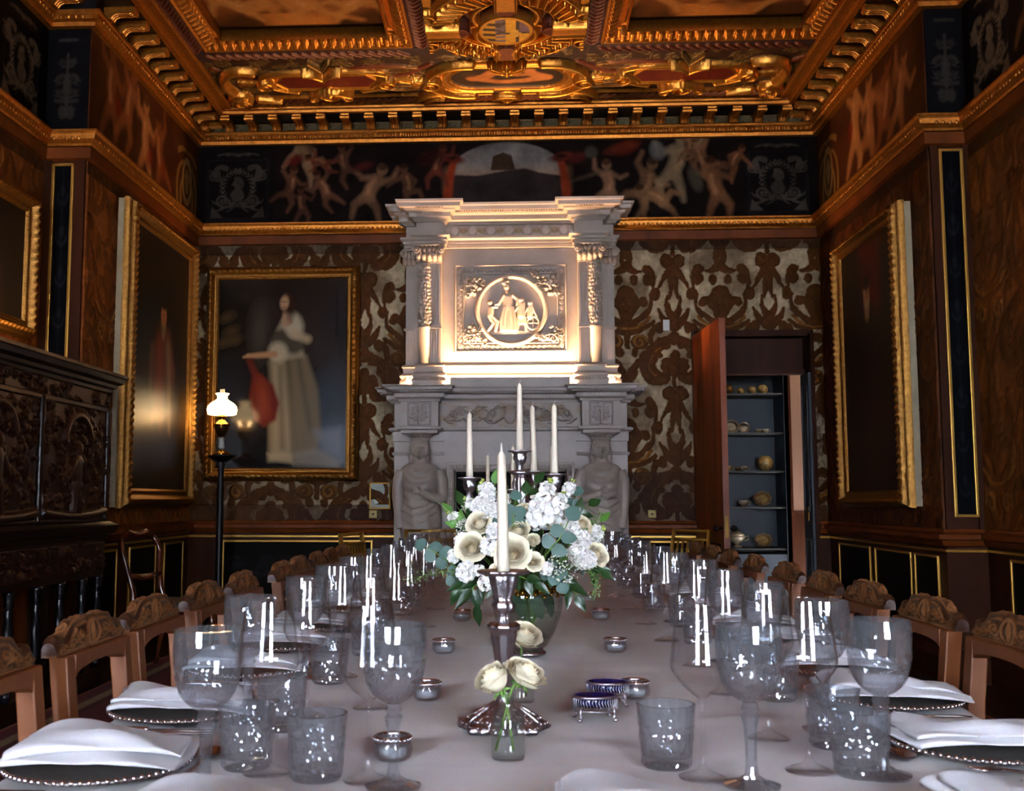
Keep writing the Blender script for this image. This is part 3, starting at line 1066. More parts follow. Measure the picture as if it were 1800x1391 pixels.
def brackets(a, b, k):
    a, b = Vector(a), Vector(b)
    d = (b - a).normalized(); rz = math.atan2(d.y, d.x) + PI
    L = (b - a).length
    for i in range(k):
        p = a + d * ((i + .5) * L / k)
        o = link('bracket', br_me, 'gilt', t8); o.location = (p.x, p.y, 0); o.rotation_euler = (0, 0, rz)
        q = a + d * ((i + 1) * L / k)
        if i < k - 1:
            o = link('soffit_panel', sp_me, 'relief_gilt', t7); o.location = (q.x, q.y, 0); o.rotation_euler = (0, 0, rz)
cv = Cv(.14, .075, 300, '#100c0a')
for i in range(5):
    cv.stroke([(.02 + i * .022, .012), (.05 + i * .022, .06)], .004, col='#5a5034', h=.003)
    cv.stroke([(.05 + i * .022, .012), (.02 + i * .022, .06)], .004, col='#5a5034', h=.003)
cv.stroke([(.008, .006), (.132, .006), (.132, .069), (.008, .069), (.008, .006)], .004, col='#6a4c20', g=.7, h=.004)
_o = relief('soffit_panel', cv, (-.07, -.068, 4.778), (1, 0, 0), (0, 0, 1), 'relief_gilt', t7)
sp_me = _o.data
COL.objects.unlink(_o); bpy.data.objects.remove(_o)
brackets((XR, YB), (XL, YB), 26)
brackets((XL, YB), (XL, STEP), 11)
brackets((XR, STEP), (XR, YB), 11)
brackets((XLN, STEP), (XLN, STEP - 2.0), 8)
brackets((XRN, STEP - 2.0), (XRN, STEP), 8)

# ---- dado panels (dark, gilt bead)
def dado(wall, a, b, z0=.3, z1=.82, paint=True):
    a, b = Vector(a), Vector(b)
    d = (b - a); L = d.length; d.normalize(); nrm = Vector((-d.y, d.x))
    cv = Cv(L, z1 - z0, 60, '#0b0907')
    if paint:
        for i in range(int(L / .5)):
            for f in (1, -1):
                scroll(cv, (i + .5) * .5, (z1 - z0) * .45, .22, 0 if f > 0 else PI, f, col='#1a1718', a=.8, h=.004)
    p = a + nrm * .008
    relief('dado_panel', cv, (p.x, p.y, z0), (d.x, d.y, 0), EY, 'oil_paint', wall) if False else None
    # seen from inside the panel runs right to left: draw it from b to a
    p = b + nrm * .008
    relief('dado_panel', cv, (p.x, p.y, z0), (-d.x, -d.y, 0), EY, 'oil_paint', wall)
    m = MB()
    ang = math.atan2(d.y, d.x)
    M = Matrix.Translation((a.x, a.y, 0)) @ Matrix.Rotation(ang, 4, 'Z')
    t = .018
    for (u0, u1, v0, v1) in ((-t, 0, z0 - t, z1 + t), (L, L + t, z0 - t, z1 + t), (0, L, z0 - t, z0), (0, L, z1, z1 + t)):
        m.box(u0, u1, 0, .018, v0, v1, M)
    m.build('gilt_bead', 'gilt_line', wall, bevel=.004)


dado(wall_back, (-1.35, YB), (XL + .35, YB))
dado(wall_back, (DX0 - .12, YB), (1.25, YB))
for y0, y1 in ((7.55, 8.15), (8.45, 9.05), (9.3, 9.8)):
    dado(wall_left, (XL, y1), (XL, y0), paint=False)
for y0, y1 in ((8.0, 8.75), (7.5, 7.9), (8.9, 9.7)):
    dado(wall_right, (XR, y0), (XR, y1), paint=False)
dado(wall_right, (XRN, 6.15), (XRN, 7.0), paint=False)
dado(wall_right, (XRN, 4.9), (XRN, 5.9), paint=False)
dado(wall_left, (XLN, 3.6), (XLN, 2.2), paint=False)

# ---- doorway, door leaves and the china closet behind
m = MB()
for x0, x1 in ((DX0 - .02, DX0 + .04), (DX1 - .012, DX1 + .02)): m.box(x0, x1, YB - .02, YB + .27, 0, DZ + .02)
m.box(DX0 + .04, DX1 - .04, YB - .02, YB + .27, DZ - .03, DZ + .02)
m.box(DX0 + .04, DX1 - .04, YB + .16, YB + .22, 2.44, DZ - .03)
m.box(DX0 + .04, DX1 - .04, YB + .10, YB + .25, 2.40, 2.44)
struct('trim_9', m.me('door_casing'), 'dark_wood')['kind'] = 'structure'
# big leaf swung into the room, hinged on the left jamb
hx, hy = DX0 - .01, YB - .03
fx, fy = 1.745, 8.94
ang = math.atan2(fy - hy, fx - hx); L = math.hypot(fx - hx, fy - hy)
leaf = MB().box(0, L, -.025, .025, .02, DZ - .03)
door_1 = struct('door_1', leaf.me('door'), mat('door_wood', '#8a3f17', .38, noise=.55, nscale=7, stretch=(1, 1, .08), bump=.15, bscale=25))
door_1.location = (hx, hy, 0); door_1.rotation_euler = (0, 0, ang)
m = MB()
for a, b, z0, z1 in ((.1, L - .1, .18, .85),):
    for (u0, u1, v0, v1) in ((a, a + .02, z0, z1), (b - .02, b, z0, z1), (a, b, z0, z0 + .02), (a, b, z1 - .02, z1)):
        m.box(u0, u1, -.034, .034, v0, v1)
m.build('panel_moulding', 'dark_wood', door_1, bevel=.004)
m = MB().tube([(L - .06, .025, .98), (L - .06, .06, .98)], .012, 10).ball((L - .06, .075, .98), .028, 12, 8)
m.tube([(L - .06, -.025, .98), (L - .06, -.06, .98)], .012, 10).ball((L - .06, -.075, .98), .028, 12, 8)
m.build('door_knob', mat('black_iron', '#0a0908', .35, metal=.6), door_1, smooth=True)
m = MB().box(L - .004, L + .004, -.012, .012, .9, 1.08)
m.build('lock_plate', mat('brass', '#8a6a2c', .35, metal=.9, noise=.2), door_1)
# narrow leaf standing open against the right reveal
mat('blue_grey_wood', '#2c333c', .35, noise=.25, nscale=5, stretch=(1, 1, .1))
m = MB().box(DX1 - .034, DX1 - .012, YB + .01, YB + .29, .02, 2.40)
door_2 = struct('door_2', m.me('door'), 'blue_grey_wood')
m = MB()
for z0, z1 in ((.15, .85), (1.1, 2.3)):
    y0, y1 = YB + .06, YB + .25
    for (u0, u1, v0, v1) in ((y0, y0 + .02, z0, z1), (y1 - .02, y1, z0, z1), (y0, y1, z0, z0 + .02), (y0, y1, z1 - .02, z1)):
        m.box(DX1 - .041, DX1 - .034, u0, u1, v0, v1)
m.build('panel_moulding', 'blue_grey_wood', door_2, bevel=.003)
MB().box(DX1 - .042, DX1 - .034, YB + .12, YB + .20, 1.02, 1.15).build('lock_plate', 'brass', door_2, bevel=.003)
# closet room: plastered walls with a wooden dado
m = MB().box(1.0, 1.1, YB + .25, 12.3, 0, 3.2).box(3.7, 3.8, YB + .25, 12.3, 0, 3.2).box(1.0, 3.8, 12.2, 12.3, 0, 3.2).box(1.0, 3.8, YB + .25, 12.3, 3.1, 3.2)
m.box(3.3, 3.8, YB + .18, YB + .3, 0, 3.2)
struct('wall_closet', m.me('closet_wall'), 'plaster_pink')
m = MB().box(2.93, 3.7, 11.56, 11.62, 1.08, 3.1)
struct('wall_plaster', m.me('plaster_wall'), 'plaster_pink')
m = MB().box(2.9, 3.7, 11.54, 11.62, 0, 1.08).box(2.88, 2.95, 11.5, 11.62, 0, 3.1)
struct('trim_10', m.me('closet_dado'), 'dark_wood')

# ---- carpet
cv = Cv(5.36, 10.6, 60, '#5a1016')
W_, H_ = cv.w, cv.h
def band(d, wd, c):
    cv.stroke([(d, d), (W_ - d, d), (W_ - d, H_ - d), (d, H_ - d), (d, d)], wd, col=c, flat=True, soft=.01)
band(.012, .012, '#8a4418'); band(.16, .035, '#857250'); band(.225, .01, '#2c0a0c')
for i in range(60):
    cv.ell(NPR.uniform(.4, W_ - .4), NPR.uniform(.4, H_ - .4), .1, .1, col='#6b1a1c', a=.5, soft=.05)
cp = relief('carpet', cv, (-2.71, -1.4, .012), (1, 0, 0), (0, 1, 0), mat('carpet_pile', attr=True, rough=.95, noise=.3, nscale=60, bump=.4, bscale=200), skirt=.012)
tag(cp, 'red carpet with beige border band under the dining table', 'carpet')

# ================================================================ ceiling
GOLD, GOLD2, BRN, BRN2, MAROON = '#c08434', '#9a6420', '#4a2412', '#2a170d', '#4a1208'
cb = MB().box(XLN - .25, XRN + .25, REAR_Y - .25, YB + .25, 5.2, 5.3)
ceiling = struct('ceiling', cb.me('ceiling'), 'plaster_ceiling')

# compartments: far row of coffers (two) with the armorial bay between, then the same again towards the window wall
CX0, CX1, CX2, CX3 = -2.56, -.82, .72, 2.48
YF = 8.42          # far edge of the coffers
YN = 5.9           # near edge
XM = -.05          # axis
DN = np.array([1., 0, 0]), np.array([0, -1., 0])
Ytop = YB - .38


def ceil_relief(name, cv, x0, y1, z=ZC, m='relief_gilt', parent=None):
    return relief(name, cv, (x0, y1, z), (1, 0, 0), (0, -1, 0), m, parent or ceiling)


def scrollwork(cv, x0, y0, x1, y1, s, col, seed, **k):
    r = random.Random(seed)
    y = y0
    while y < y1:
        x = x0
        while x < x1:
            scroll(cv, x, y, s * r.uniform(.8, 1.1), r.uniform(0, 6.28), r.choice((-1, 1)), col=col, **k)
            x += s * 1.5
        y += s * 1.2


# --- end strip between cornice and coffers: oval picture in the middle, inscribed tablets at the sides
Xs0, Xs1 = XL + .38, XR - .38
w, h = Xs1 - Xs0, Ytop - YF
cv = Cv(w, h, 170, BRN2)
cv.mottle(.3, 20, 4)
scrollwork(cv, .1, .12, w, h - .12, .12, '#54401f', 5, h=.006, g=.35)
# leaf band next to the cornice
cv.rect(0, 0, w, .17, col='#3a1a10', h=.012)
for i in range(int(w / .07)):
    for sg in (1,):
        cv.stroke(bez((i * .07, .05), (i * .07 + .05, .1), (i * .07 + .09, .14), n=5), .026, .008, col='#5c3018', h=.03, g=.25)
cv.stroke([(0, .022), (w, .022)], .02, col=GOLD2, g=.9, h=.03)
cv.stroke([(.3, .20), (w - .3, .20)], .018, col=GOLD2, g=.9, h=.03)
# leaf band under the coffers
for (a, b) in ((CX0 - Xs0, CX1 - Xs0), (CX2 - Xs0, CX3 - Xs0)):
    cv.rect(a - .1, h - .15, b + .1, h, col='#2c1a1a', h=.01)
    for i in range(int((b - a) / .08)):
        x = a + i * .08
        cv.stroke(bez((x, h - .05), (x + .05, h - .1), (x + .1, h - .12), n=5), .028, .008, col='#5a3020', h=.03, g=.2)
xc = XM - Xs0
cv.mx = xc
yo = h * .47
g1 = dict(col=GOLD, g=1.)
# strapwork field behind the ovals
cv.stroke(bez((xc + .62, yo), (xc + .85, yo - .05), (xc + 1.1, yo + .0), n=8), .09, .05, col='#55250f', h=.02)
cv.stroke(bez((xc + .9, yo + .25), (xc + 1.2, yo + .32), (xc + 1.4, yo + .22), n=8), .05, .03, col='#55250f', h=.02)
cv.ell(xc + .95, yo + .0, .035, .028, h=.03, **g1)
cv.ell(xc + .95, yo - .2, .14, .05, ring=.014, col='#6a4a22', g=.5, h=.02)
cv.ell(xc + .95, yo + .22, .16, .05, ring=.014, col='#6a4a22', g=.5, h=.02)
# oval frame
def stad(hw, hh, n=14):
    t = np.linspace(-PI / 2, PI / 2, n)
    L = hw - hh
    p = [(xc + L + hh * math.cos(a), yo + hh * math.sin(a)) for a in t]
    return p + [(2 * xc - x, y) for x, y in p[::-1]]
mx0 = cv.mx; cv.mx = None
cv.poly(stad(.66, .345), col='#8a5a24', g=.9, h=.028, bev=.03)
cv.poly(stad(.60, .30), col=BRN, g=.0, h=.028)
P_ = stad(.57, .275); cv.stroke(P_ + [P_[0]], .024, h=.042, **g1)
P_ = stad(.515, .225); cv.stroke(P_ + [P_[0]], .016, col=GOLD2, g=1., h=.026)
cv.poly(stad(.50, .21), col='#1d120a', g=0., h=0)
q = cv._win(xc - .5, yo - .21, xc + .5, yo + .21)
cv.z[q] = np.where(cv.g[q] < .3, .008, cv.z[q])
cv.mx = xc
# two reclining figures in the oval
cv.mx = None
for (pts, r0, r1, c_) in (([(-.30, -.02), (-.2, .0), (-.14, .08)], .06, .06, '#9a5c30'), ([(-.14, .08), (-.12, .13)], .045, .04, '#a26438'), ([(-.3, -.02), (-.1, -.1), (.02, -.12)], .05, .03, '#965a2e'),
                          ([(.34, -.02), (.24, .04), (.2, .1)], .06, .05, '#a8683a'), ([(.2, .12), (.2, .15)], .045, .04, '#a8683a'), ([(.34, -.03), (.14, -.09), (-.02, -.1)], .06, .03, '#a46636'),
                          ([(.22, .06), (.1, .03), (.0, .05)], .035, .02, '#9c6030')):
    cv.stroke([(xc + a, yo - b * -1) for a, b in pts], r0, r1, col=c_, a=.85, soft=.03)
cv.ell(xc - .33, yo + .06, .07, .06, col='#332010', a=.8, soft=.03)
cv.mx = xc
# volutes and masks round the oval
for sy in (1, -1):
    cv.stroke(bez((xc + .30, yo + sy * .33), (xc + .55, yo + sy * .36), (xc + .68, yo + sy * .12), n=10), .04, .03, h=.08, **g1)
cv.stroke(spiral(xc + .68, yo + .0, .10, .02, PI / 2, 1.5, 20), .028, .018, h=.10, **g1)
cv.ell(xc + .79, yo + .02, .07, .045, h=.05, **g1)
for k in (-1, 0, 1): cv.stroke([(xc + .72, yo + k * .02), (xc + .84, yo + k * .05)], .02, .01, h=.07, **g1)
cv.stroke(bez((xc + .55, yo - .30), (xc + .72, yo - .26), (xc + .82, yo - .42), n=9), .05, .035, h=.07, **g1)
cv.stroke(bez((xc + .58, yo - .34), (xc + .7, yo - .32), (xc + .76, yo - .44), n=9), .02, .02, h=.09, **g1)
cv.stroke(bez((xc, yo + .2), (xc + .05, yo + .32), (xc + .13, yo + .36), n=8), .03, .025, h=.10, **g1)
cv.stroke(bez((xc, yo + .2), (xc + .1, yo + .24), (xc + .15, yo + .32), n=8), .03, .02, h=.09, **g1)
cv.ell(xc, yo + .30, .035, .05, h=.11, **g1)
cv.rect(xc - .12, yo - .40, xc + .12, yo - .24, col='#3a2210', h=.05)
cv.ell(xc, yo - .30, .07, .06, h=.09, **g1)
for k in (0, 1, 2): cv.stroke(bez((xc, yo - .28), (xc + .05 + .03 * k, yo - .27), (xc + .06 + .03 * k, yo - .36), n=6), .02, .012, h=.10, **g1)
cv.stroke(bez((xc, yo - .42), (xc + .04, yo - .4), (xc + .06, yo - .34), n=6), .02, .012, h=.09, **g1)
cv.mx = None
# octagonal tablets
for tx in (atZ(572, 135, ZC)[0] - Xs0, atZ(1200, 138, ZC)[0] - Xs0):
    ty = yo + .01
    cv.mx = tx
    cv.stroke(bez((tx + .55, ty), (tx + .75, ty + .1), (tx + .95, ty + .3), n=8), .05, .03, col='#55250f', h=.02)
    oc = [(tx + .36, ty - .10), (tx + .44, ty), (tx + .36, ty + .10), (tx, ty + .10), (tx, ty - .10)]
    big = [(tx - .46, ty - .20), (tx - .55, ty), (tx - .46, ty + .20), (tx + .46, ty + .20), (tx + .55, ty), (tx + .46, ty - .20)]
    cv.mx = None
    cv.poly(big, col=GOLD2, g=1., h=.026, bev=.04)
    ring = [(tx - .38, ty - .155), (tx - .47, ty), (tx - .38, ty + .155), (tx + .38, ty + .155), (tx + .47, ty), (tx + .38, ty - .155), (tx - .38, ty - .155)]
    cv.stroke(ring, .018, h=.042, **g1)
    inner = [(tx - .355, ty - .125), (tx - .435, ty), (tx - .355, ty + .125), (tx + .355, ty + .125), (tx + .435, ty), (tx + .355, ty - .125)]
    cv.poly(inner, col=MAROON, g=0., h=0)
    # faint inscription
    rr = random.Random(3)
    for row in (.03, -.03):
        x = tx - .25
        while x < tx + .25:
            cv.stroke([(x, ty + row - .016), (x + rr.choice((-.008, 0, .008)), ty + row + .016)], .004, col='#6e2c12', a=.7)
            if rr.random() < .5: cv.stroke([(x, ty + row), (x + .014, ty + row + rr.choice((-.014, .014)))], .003, col='#6e2c12', a=.7)
            x += .027 if rr.random() < .85 else .05
    cv.mx = tx
    cv.stroke(spiral(tx + .55, ty + .02, .09, .02, PI / 2, 1.5, 20), .026, .016, h=.09, **g1)
    cv.stroke(bez((tx + .08, ty + .22), (tx + .4, ty + .24), (tx + .56, ty + .11), n=10), .026, .02, h=.05, **g1)
    cv.stroke(bez((tx + .3, ty - .22), (tx + .45, ty - .18), (tx + .56, ty - .06), n=8), .03, .02, h=.05, **g1)
    for k in (-1, 0, 1): cv.stroke([(tx + .63, ty + .02 + k * .015), (tx + .78, ty + .02 + k * .05)], .022, .008, h=.05, **g1)
    cv.stroke(bez((tx, ty + .15), (tx + .05, ty + .26), (tx + .16, ty + .26), n=8), .03, .02, h=.10, **g1)
    cv.stroke([(tx, ty + .24), (tx + .09, ty + .42)], .016, .014, col='#8a6a3a', g=.9, h=.05)
    for k in range(3): cv.stroke(bez((tx, ty - .15), (tx + .06 + .03 * k, ty - .15), (tx + .07 + .05 * k, ty - .24), n=6), .026, .014, h=.10, **g1)
    cv.stroke(spiral(tx + .15, ty - .26, .05, .012, PI / 2, -1.4, 14), .018, .01, h=.10, **g1)
    cv.ell(tx, ty - .17, .05, .06, h=.12, **g1)
    cv.stroke(bez((tx, ty - .34), (tx + .07, ty - .32), (tx + .1, ty - .24), n=6), .018, .012, h=.08, **g1)
    cv.mx = None
# corner scrolls
for sx, x in ((1, .12), (-1, w - .12)):
    for (p, q2, r) in (((0, .16), (.06 * sx, .3), (.16 * sx, .24)), ((.05 * sx, .3), (-.02 * sx, .5), (.1 * sx, .62)), ((.1 * sx, .62), (.2 * sx, .72), (.35 * sx, .66))):
        cv.stroke([(x + a, b * h / .95) for a, b in bez(p, q2, r, n=8)], .05, .03, h=.08, **g1)
    cv.stroke(spiral(x + .1 * sx, .22, .08, .02, 0, 1.5 * sx, 16), .025, .015, h=.1, **g1)
    cv.stroke([(x + .25 * sx, .2), (x + .45 * sx, .17)], .04, .02, h=.07, **g1)
ceil_relief('cartouche_strip', cv, Xs0, Ytop)
# fringe between strip and cornice edge
MB().box(XL, XR, Ytop - .02, YB, ZC + .01, ZC + .05).box(XL, Xs0 + .02, STEP, YB, ZC + .01, ZC + .05).box(Xs1 - .02, XR, STEP, YB, ZC + .01, ZC + .05) \
    .box(XLN, CX0, 0, STEP, ZC + .01, ZC + .05).box(CX3, XRN, 0, STEP, ZC + .01, ZC + .05).build('soffit', 'plaster_ceiling', ceiling)

# --- coffers
prof = [(0, .0), (.04, .012), (.09, .012), (.12, -.01), (.2, -.015), (.24, -.025), (.58, -.06), (.62, -.065), (.70, -.07), (.76, -.085), (.88, -.09), (.94, -.10), (1, -.105)]
def dent(s, t, L):
    if .24 < t < .58: return (np.sin(2 * PI * s / (L / round(L / .075))) > -.2) * 1.0
    return 0 * s
def ceil_painting(x0, x1, y0, y1, seed, name='coffer_painting', z=ZC + .10):
    w, h = x1 - x0, y1 - y0
    cv = Cv(w, h, 80, '#6a3e1c')
    cv.mottle(.4, 6, seed)
    r = random.Random(seed)
    cv.rect(0, 0, w, .07, col='#2a1808', a=.9, soft=.05)
    cv.rect(w * .28, .07, w * .72, .28, col='#a8692f', a=.85, soft=.02)
    cv.rect(w * .30, .28, w * .70, .33, col='#6a3a18', a=.8, soft=.02)
    cv.poly([(w * .72, .05), (w * .8, .3), (w * .78, .05)], col='#2a1408', soft=.04)
    cv.ell(.12, .12, .3, .2, col='#24140a', a=.8, soft=.15)
    cv.ell(w - .12, .12, .28, .2, col='#24140a', a=.8, soft=.15)
    for i in range(26):
        putto(cv, r.uniform(.15, w - .15), r.uniform(.35, h - .2), r.uniform(.4, .6), r.uniform(-1.2, 1.2), r.randrange(3), r.choice(['#94602e', '#7a4a22', '#6a3a18', '#a06c38']), .75, r.choice((-1, 1)))
        cv.ell(r.uniform(0, w), r.uniform(.3, h), .18, .1, rot=r.uniform(0, 3), col=r.choice(['#3a200e', '#6a3c1a', '#7a4a24']), a=.6, soft=.12)
    putto(cv, w * .2, .38, .42, .9, 2, '#9a6a36', .85); putto(cv, w * .8, .36, .42, -.9, 2, '#9a6a36', .85, -1)
    ceil_relief(name, cv, x0, y1, z, 'oil_paint')
def coffer(x0, x1, y0, y1, seed):
    me = frame_mesh('coffer_frame', x1 - x0, y1 - y0, .19, prof, dent, .04, n=110, nt=34)
    o = link('coffer_frame', me, 'gilt', ceiling)
    place_on(o, ((x0 + x1) / 2, (y0 + y1) / 2, ZC), (1, 0, 0), (0, -1, 0))
    ceil_painting(x0 + .18, x1 - .18, y0 + .18, y1 - .18, seed)
for i, (a, b) in enumerate(((CX0, CX1), (CX2, CX3))):
    coffer(a, b, YN, YF, 41 + i)
    coffer(a, b, YN - 3.4, YN - .6, 45 + i)
# flat bands beside the coffers, carrying purple leaf ornament and gilt edge rails
def leafband(x0, x1, y0, y1, name='leaf_band', z=ZC, col='#3c1c1a', dirn=1):
    w, h = x1 - x0, y1 - y0
    cv = Cv(w, h, 110, col)
    cv.mottle(.3, 5, 3)
    k = int(h / .06)
    for i in range(k):
        y = (i + .3) * h / k
        cv.mx = w / 2
        cv.stroke(bez((w / 2, y), (w * .72, y + .02), (w * .86, y + .06), n=5), w * .16, w * .05, col='#5c2f22', g=.25, h=.022)
    cv.mx = None
    ceil_relief(name, cv, x0, y1, z)
leafband(CX1, CX1 + .15, YN - .6, YF); leafband(CX2 - .15, CX2, YN - .6, YF)
leafband(Xs0 + .02, CX0, 2.0, YF, col='#40200f'); leafband(CX3, Xs1 - .02, 2.0, YF, col='#40200f')
for x0, x1 in ((XL + .36, Xs0 + .06), (Xs1 - .06, XR - .36)):
    mb = MB()
    mb.box(x0, x1, 2, Ytop, ZC - .04, ZC + .03)
    mb.build('edge_rail', 'gilt', ceiling, bevel=.015)
# cross band nearer the camera
leafband(CX0, CX3, YN - .6, YN)
# --- armorial bay
bx0, bx1, by0, by1 = CX1 + .15, CX2 - .15, 6.2, YF
w, h = bx1 - bx0, by1 - by0
cv = Cv(w, h, 190, '#3a1a10')
cv.mottle(.3, 8, 9)
scrollwork(cv, .12, .06, w, h, .12, '#5a4a2c', 8, h=.008, g=.4)
c, cy = XM - bx0, YF - atZ(893, 30, ZC)[1]
cv.mx = c
# side consoles with volutes
for yy in (.08, .55, 1.02):
    cv.stroke([(c + .66, yy - .05), (c + .60, yy + .42)], .075, .06, col=GOLD, g=1., h=.05, flat=True)
    cv.stroke(spiral(c + .60, yy + .14, .10, .02, -PI / 2, 1.6, 20), .03, .02, h=.11, **g1)
    cv.stroke([(c + .62, yy + .02), (c + .62, yy + .1)], .05, .05, h=.08, **g1)
# twisted wreath ring
R = .50
cv.ell(c, cy, R, R, ring=.10, col=GOLD2, g=1., h=.06)
cv.ell(c, cy, R + .11, R + .11, ring=.022, h=.09, **g1)
cv.ell(c, cy, R - .11, R - .11, ring=.020, h=.08, **g1)
cv.mx = None
for i in range(44):
    t = 2 * PI * i / 44
    a, b = (R - .07), (R + .07)
    cv.stroke([(c + a * math.cos(t), cy + a * math.sin(t)), (c + b * math.cos(t + .13), cy + b * math.sin(t + .13))], .028, h=.11, **g1)
for t in (0, PI / 2, PI, 3 * PI / 2):
    cv.stroke([(c + (R - .14) * math.cos(t), cy + (R - .14) * math.sin(t)), (c + (R + .14) * math.cos(t), cy + (R + .14) * math.sin(t))], .085, col='#a8702a', g=1., h=.13, flat=True)
    for q in (-.08, .08):
        cv.stroke([(c + (R - .14) * math.cos(t) - q * math.sin(t), cy + (R - .14) * math.sin(t) + q * math.cos(t)), (c + (R + .14) * math.cos(t) - q * math.sin(t), cy + (R + .14) * math.sin(t) + q * math.cos(t))], .016, h=.15, **g1)
# inner strapwork frame and shield
cv.ell(c, cy, .36, .36, col='#5a2f22', h=.03, flat=True)
cv.mx = c
cv.stroke(bez((c + .1, cy - .34), (c + .3, cy - .26), (c + .20, cy), n=10), .045, .035, h=.09, **g1)
cv.stroke(bez((c + .20, cy), (c + .32, cy + .2), (c + .14, cy + .36), n=10), .045, .035, h=.09, **g1)
cv.stroke(bez((c + .21, cy - .02), (c + .36, cy - .08), (c + .4, cy - .2), n=8), .03, .02, h=.06, **g1)
cv.mx = None
cv.ell(c, cy, .215, .25, col=GOLD, g=1., h=.12, flat=True)
cv.ell(c, cy, .185, .22, col='#b08a3c', g=.8, h=.10, flat=True)
q = cv._win(c - .19, cy - .23, c + .19, cy + .23)
X, Y = np.meshgrid(cv.xs[q[1]] - c, cv.ys[q[0]] - cy)
ins = (X / .18) ** 2 + (Y / .215) ** 2 < 1
def fill(mask, col, g):
    k = ins & mask
    cv.c[q][k] = lin(col); cv.g[q][k] = g
fill((X < -.08), '#c09038', .9)
fill((X < -.08) & (np.sin(Y * 70 + X * 12) > 0), '#2a1610', .2)
fill((X >= -.08) & (X < .0), '#6a5a66', .2)
fill((X >= -.08) & (X < .0) & (Y < -.05) & (np.sin(Y * 90) > 0), '#c09038', .9)
nz = fbm(X.shape, 10, 2, 6)
fill((X >= -.08) & (X < .0) & (Y > -.05) & (nz > .52), '#3a1c16', .2)
fill((X >= .0), '#d0a040', .9)
fill((X > .075) & (X < .105), '#2c1c18', .2)
fill((X >= .0) & (np.abs(Y + .03 - X * .1) < .016), '#2c1c18', .2)
fill((np.abs(X - .075) < .02) & (np.abs(Y + .03) < .06), '#c8a050', .8)
fill((np.abs(X - .075) < .045) & (np.abs(Y + .03) < .02), '#c8a050', .8)
fill((X > .105) & (Y > .0), '#6a5060', .2)
cv.mx = c
# pendant tail below the shield
cv.poly([(c - .001, cy - .26), (c + .10, cy - .26), (c + .07, cy - .46), (c + .10, cy - .52), (c - .001, cy - .52)], col='#6a381c', g=.3, h=.10, bev=.02)
cv.stroke([(c + .11, cy - .27), (c + .07, cy - .40), (c + .10, cy - .53), (c, cy - .54)], .028, .024, h=.13, **g1)
cv.stroke(bez((c + .09, cy - .48), (c + .16, cy - .50), (c + .13, cy - .60), n=8), .035, .03, h=.09, **g1)
cv.ell(c + .17, cy - .53, .04, h=.12, **g1)
# fruit swag across the foot of the ring
for i in range(9):
    u = i / 8
    cv.ell(c + .18 + .34 * u, cy - .50 + .26 * u, .036 - .012 * u, .030 - .008 * u, h=.14, **g1)
cv.stroke([(c + .16, cy - .56), (c + .58, cy - .22)], .018, h=.10, **g1)
for xx in (.42, ):
    cv.stroke([(c + xx, cy - .40), (c + xx - .02, cy - .62)], .05, .045, h=.08, **g1)
cv.mx = None
ceil_relief('armorial_panel', cv, bx0, by1)

# ================================================================ chimneypiece
mat('marble', '#978b82', .45, noise=.10, nscale=5, bump=.05, bscale=60)
mat('marble_carved', '#808080', .5, attr=True, noise=.06, nscale=20)
mat('soot', '#080605', .9)
FX = -.04
chim = thing('chimneypiece', 'tall carved marble chimneypiece with lit overmantel on the end wall', 'fireplace', (FX, 9.75, 0))
W1 = mirror_path([(1.08, 10.0), (1.08, 9.74), (.985, 9.74), (.985, 9.52), (.645, 9.52), (.645, 9.69)], FX)
# lower stage
m = MB()
for s_ in (-1, 1):
    a, b = sorted((FX + s_ * .56, FX + s_ * 1.065))
    m.box(a, b, 9.74, YB, 0, 2.235)
    a, b = sorted((FX + s_ * .645, FX + s_ * .985))
    m.box(a, b, 9.52, 9.74, 1.875, 2.235)
m.box(FX - .6, FX + .6, 9.69, YB, 1.50, 2.235)
m.box(FX - 1.065, FX + 1.065, 9.69, YB, 2.2, 2.238)
m.build('body', 'marble', chim)
m = MB().sweep(W1, [(-.02, 2.095), (.018, 2.10), (.022, 2.118), (.05, 2.135), (.055, 2.168), (.095, 2.18), (.10, 2.192), (.128, 2.196), (.132, 2.222), (.15, 2.226), (.15, 2.24), (-.06, 2.24)])
m.box(FX - 1.2, FX + 1.2, 9.62, YB, 2.226, 2.2395)
for s_ in (-1, 1):
    a, b = sorted((FX + s_ * .52, FX + s_ * 1.11)); m.box(a, b, 9.40, 9.7, 2.226, 2.2395)
along(W1, .03, .06, 2.135, 2.165, .034, .62, m); along(W1, .10, .122, 2.181, 2.192, .026, .55, m)
m.build('mantel_shelf', 'marble', chim)
m = MB().sweep(W1, [(-.02, 1.835), (.02, 1.84), (.035, 1.85), (.035, 1.868), (.01, 1.876), (-.02, 1.876)])
c_ = mirror_path([(1.065, 10.0), (1.065, 9.725)], FX)
m.sweep(c_, [(0, 1.62), (.012, 1.622), (.018, 1.645), (.0, 1.65)]).sweep(c_, [(0, 1.745), (.01, 1.75), (.01, 1.835), (0, 1.84)])
m.build('architrave', 'marble', chim)
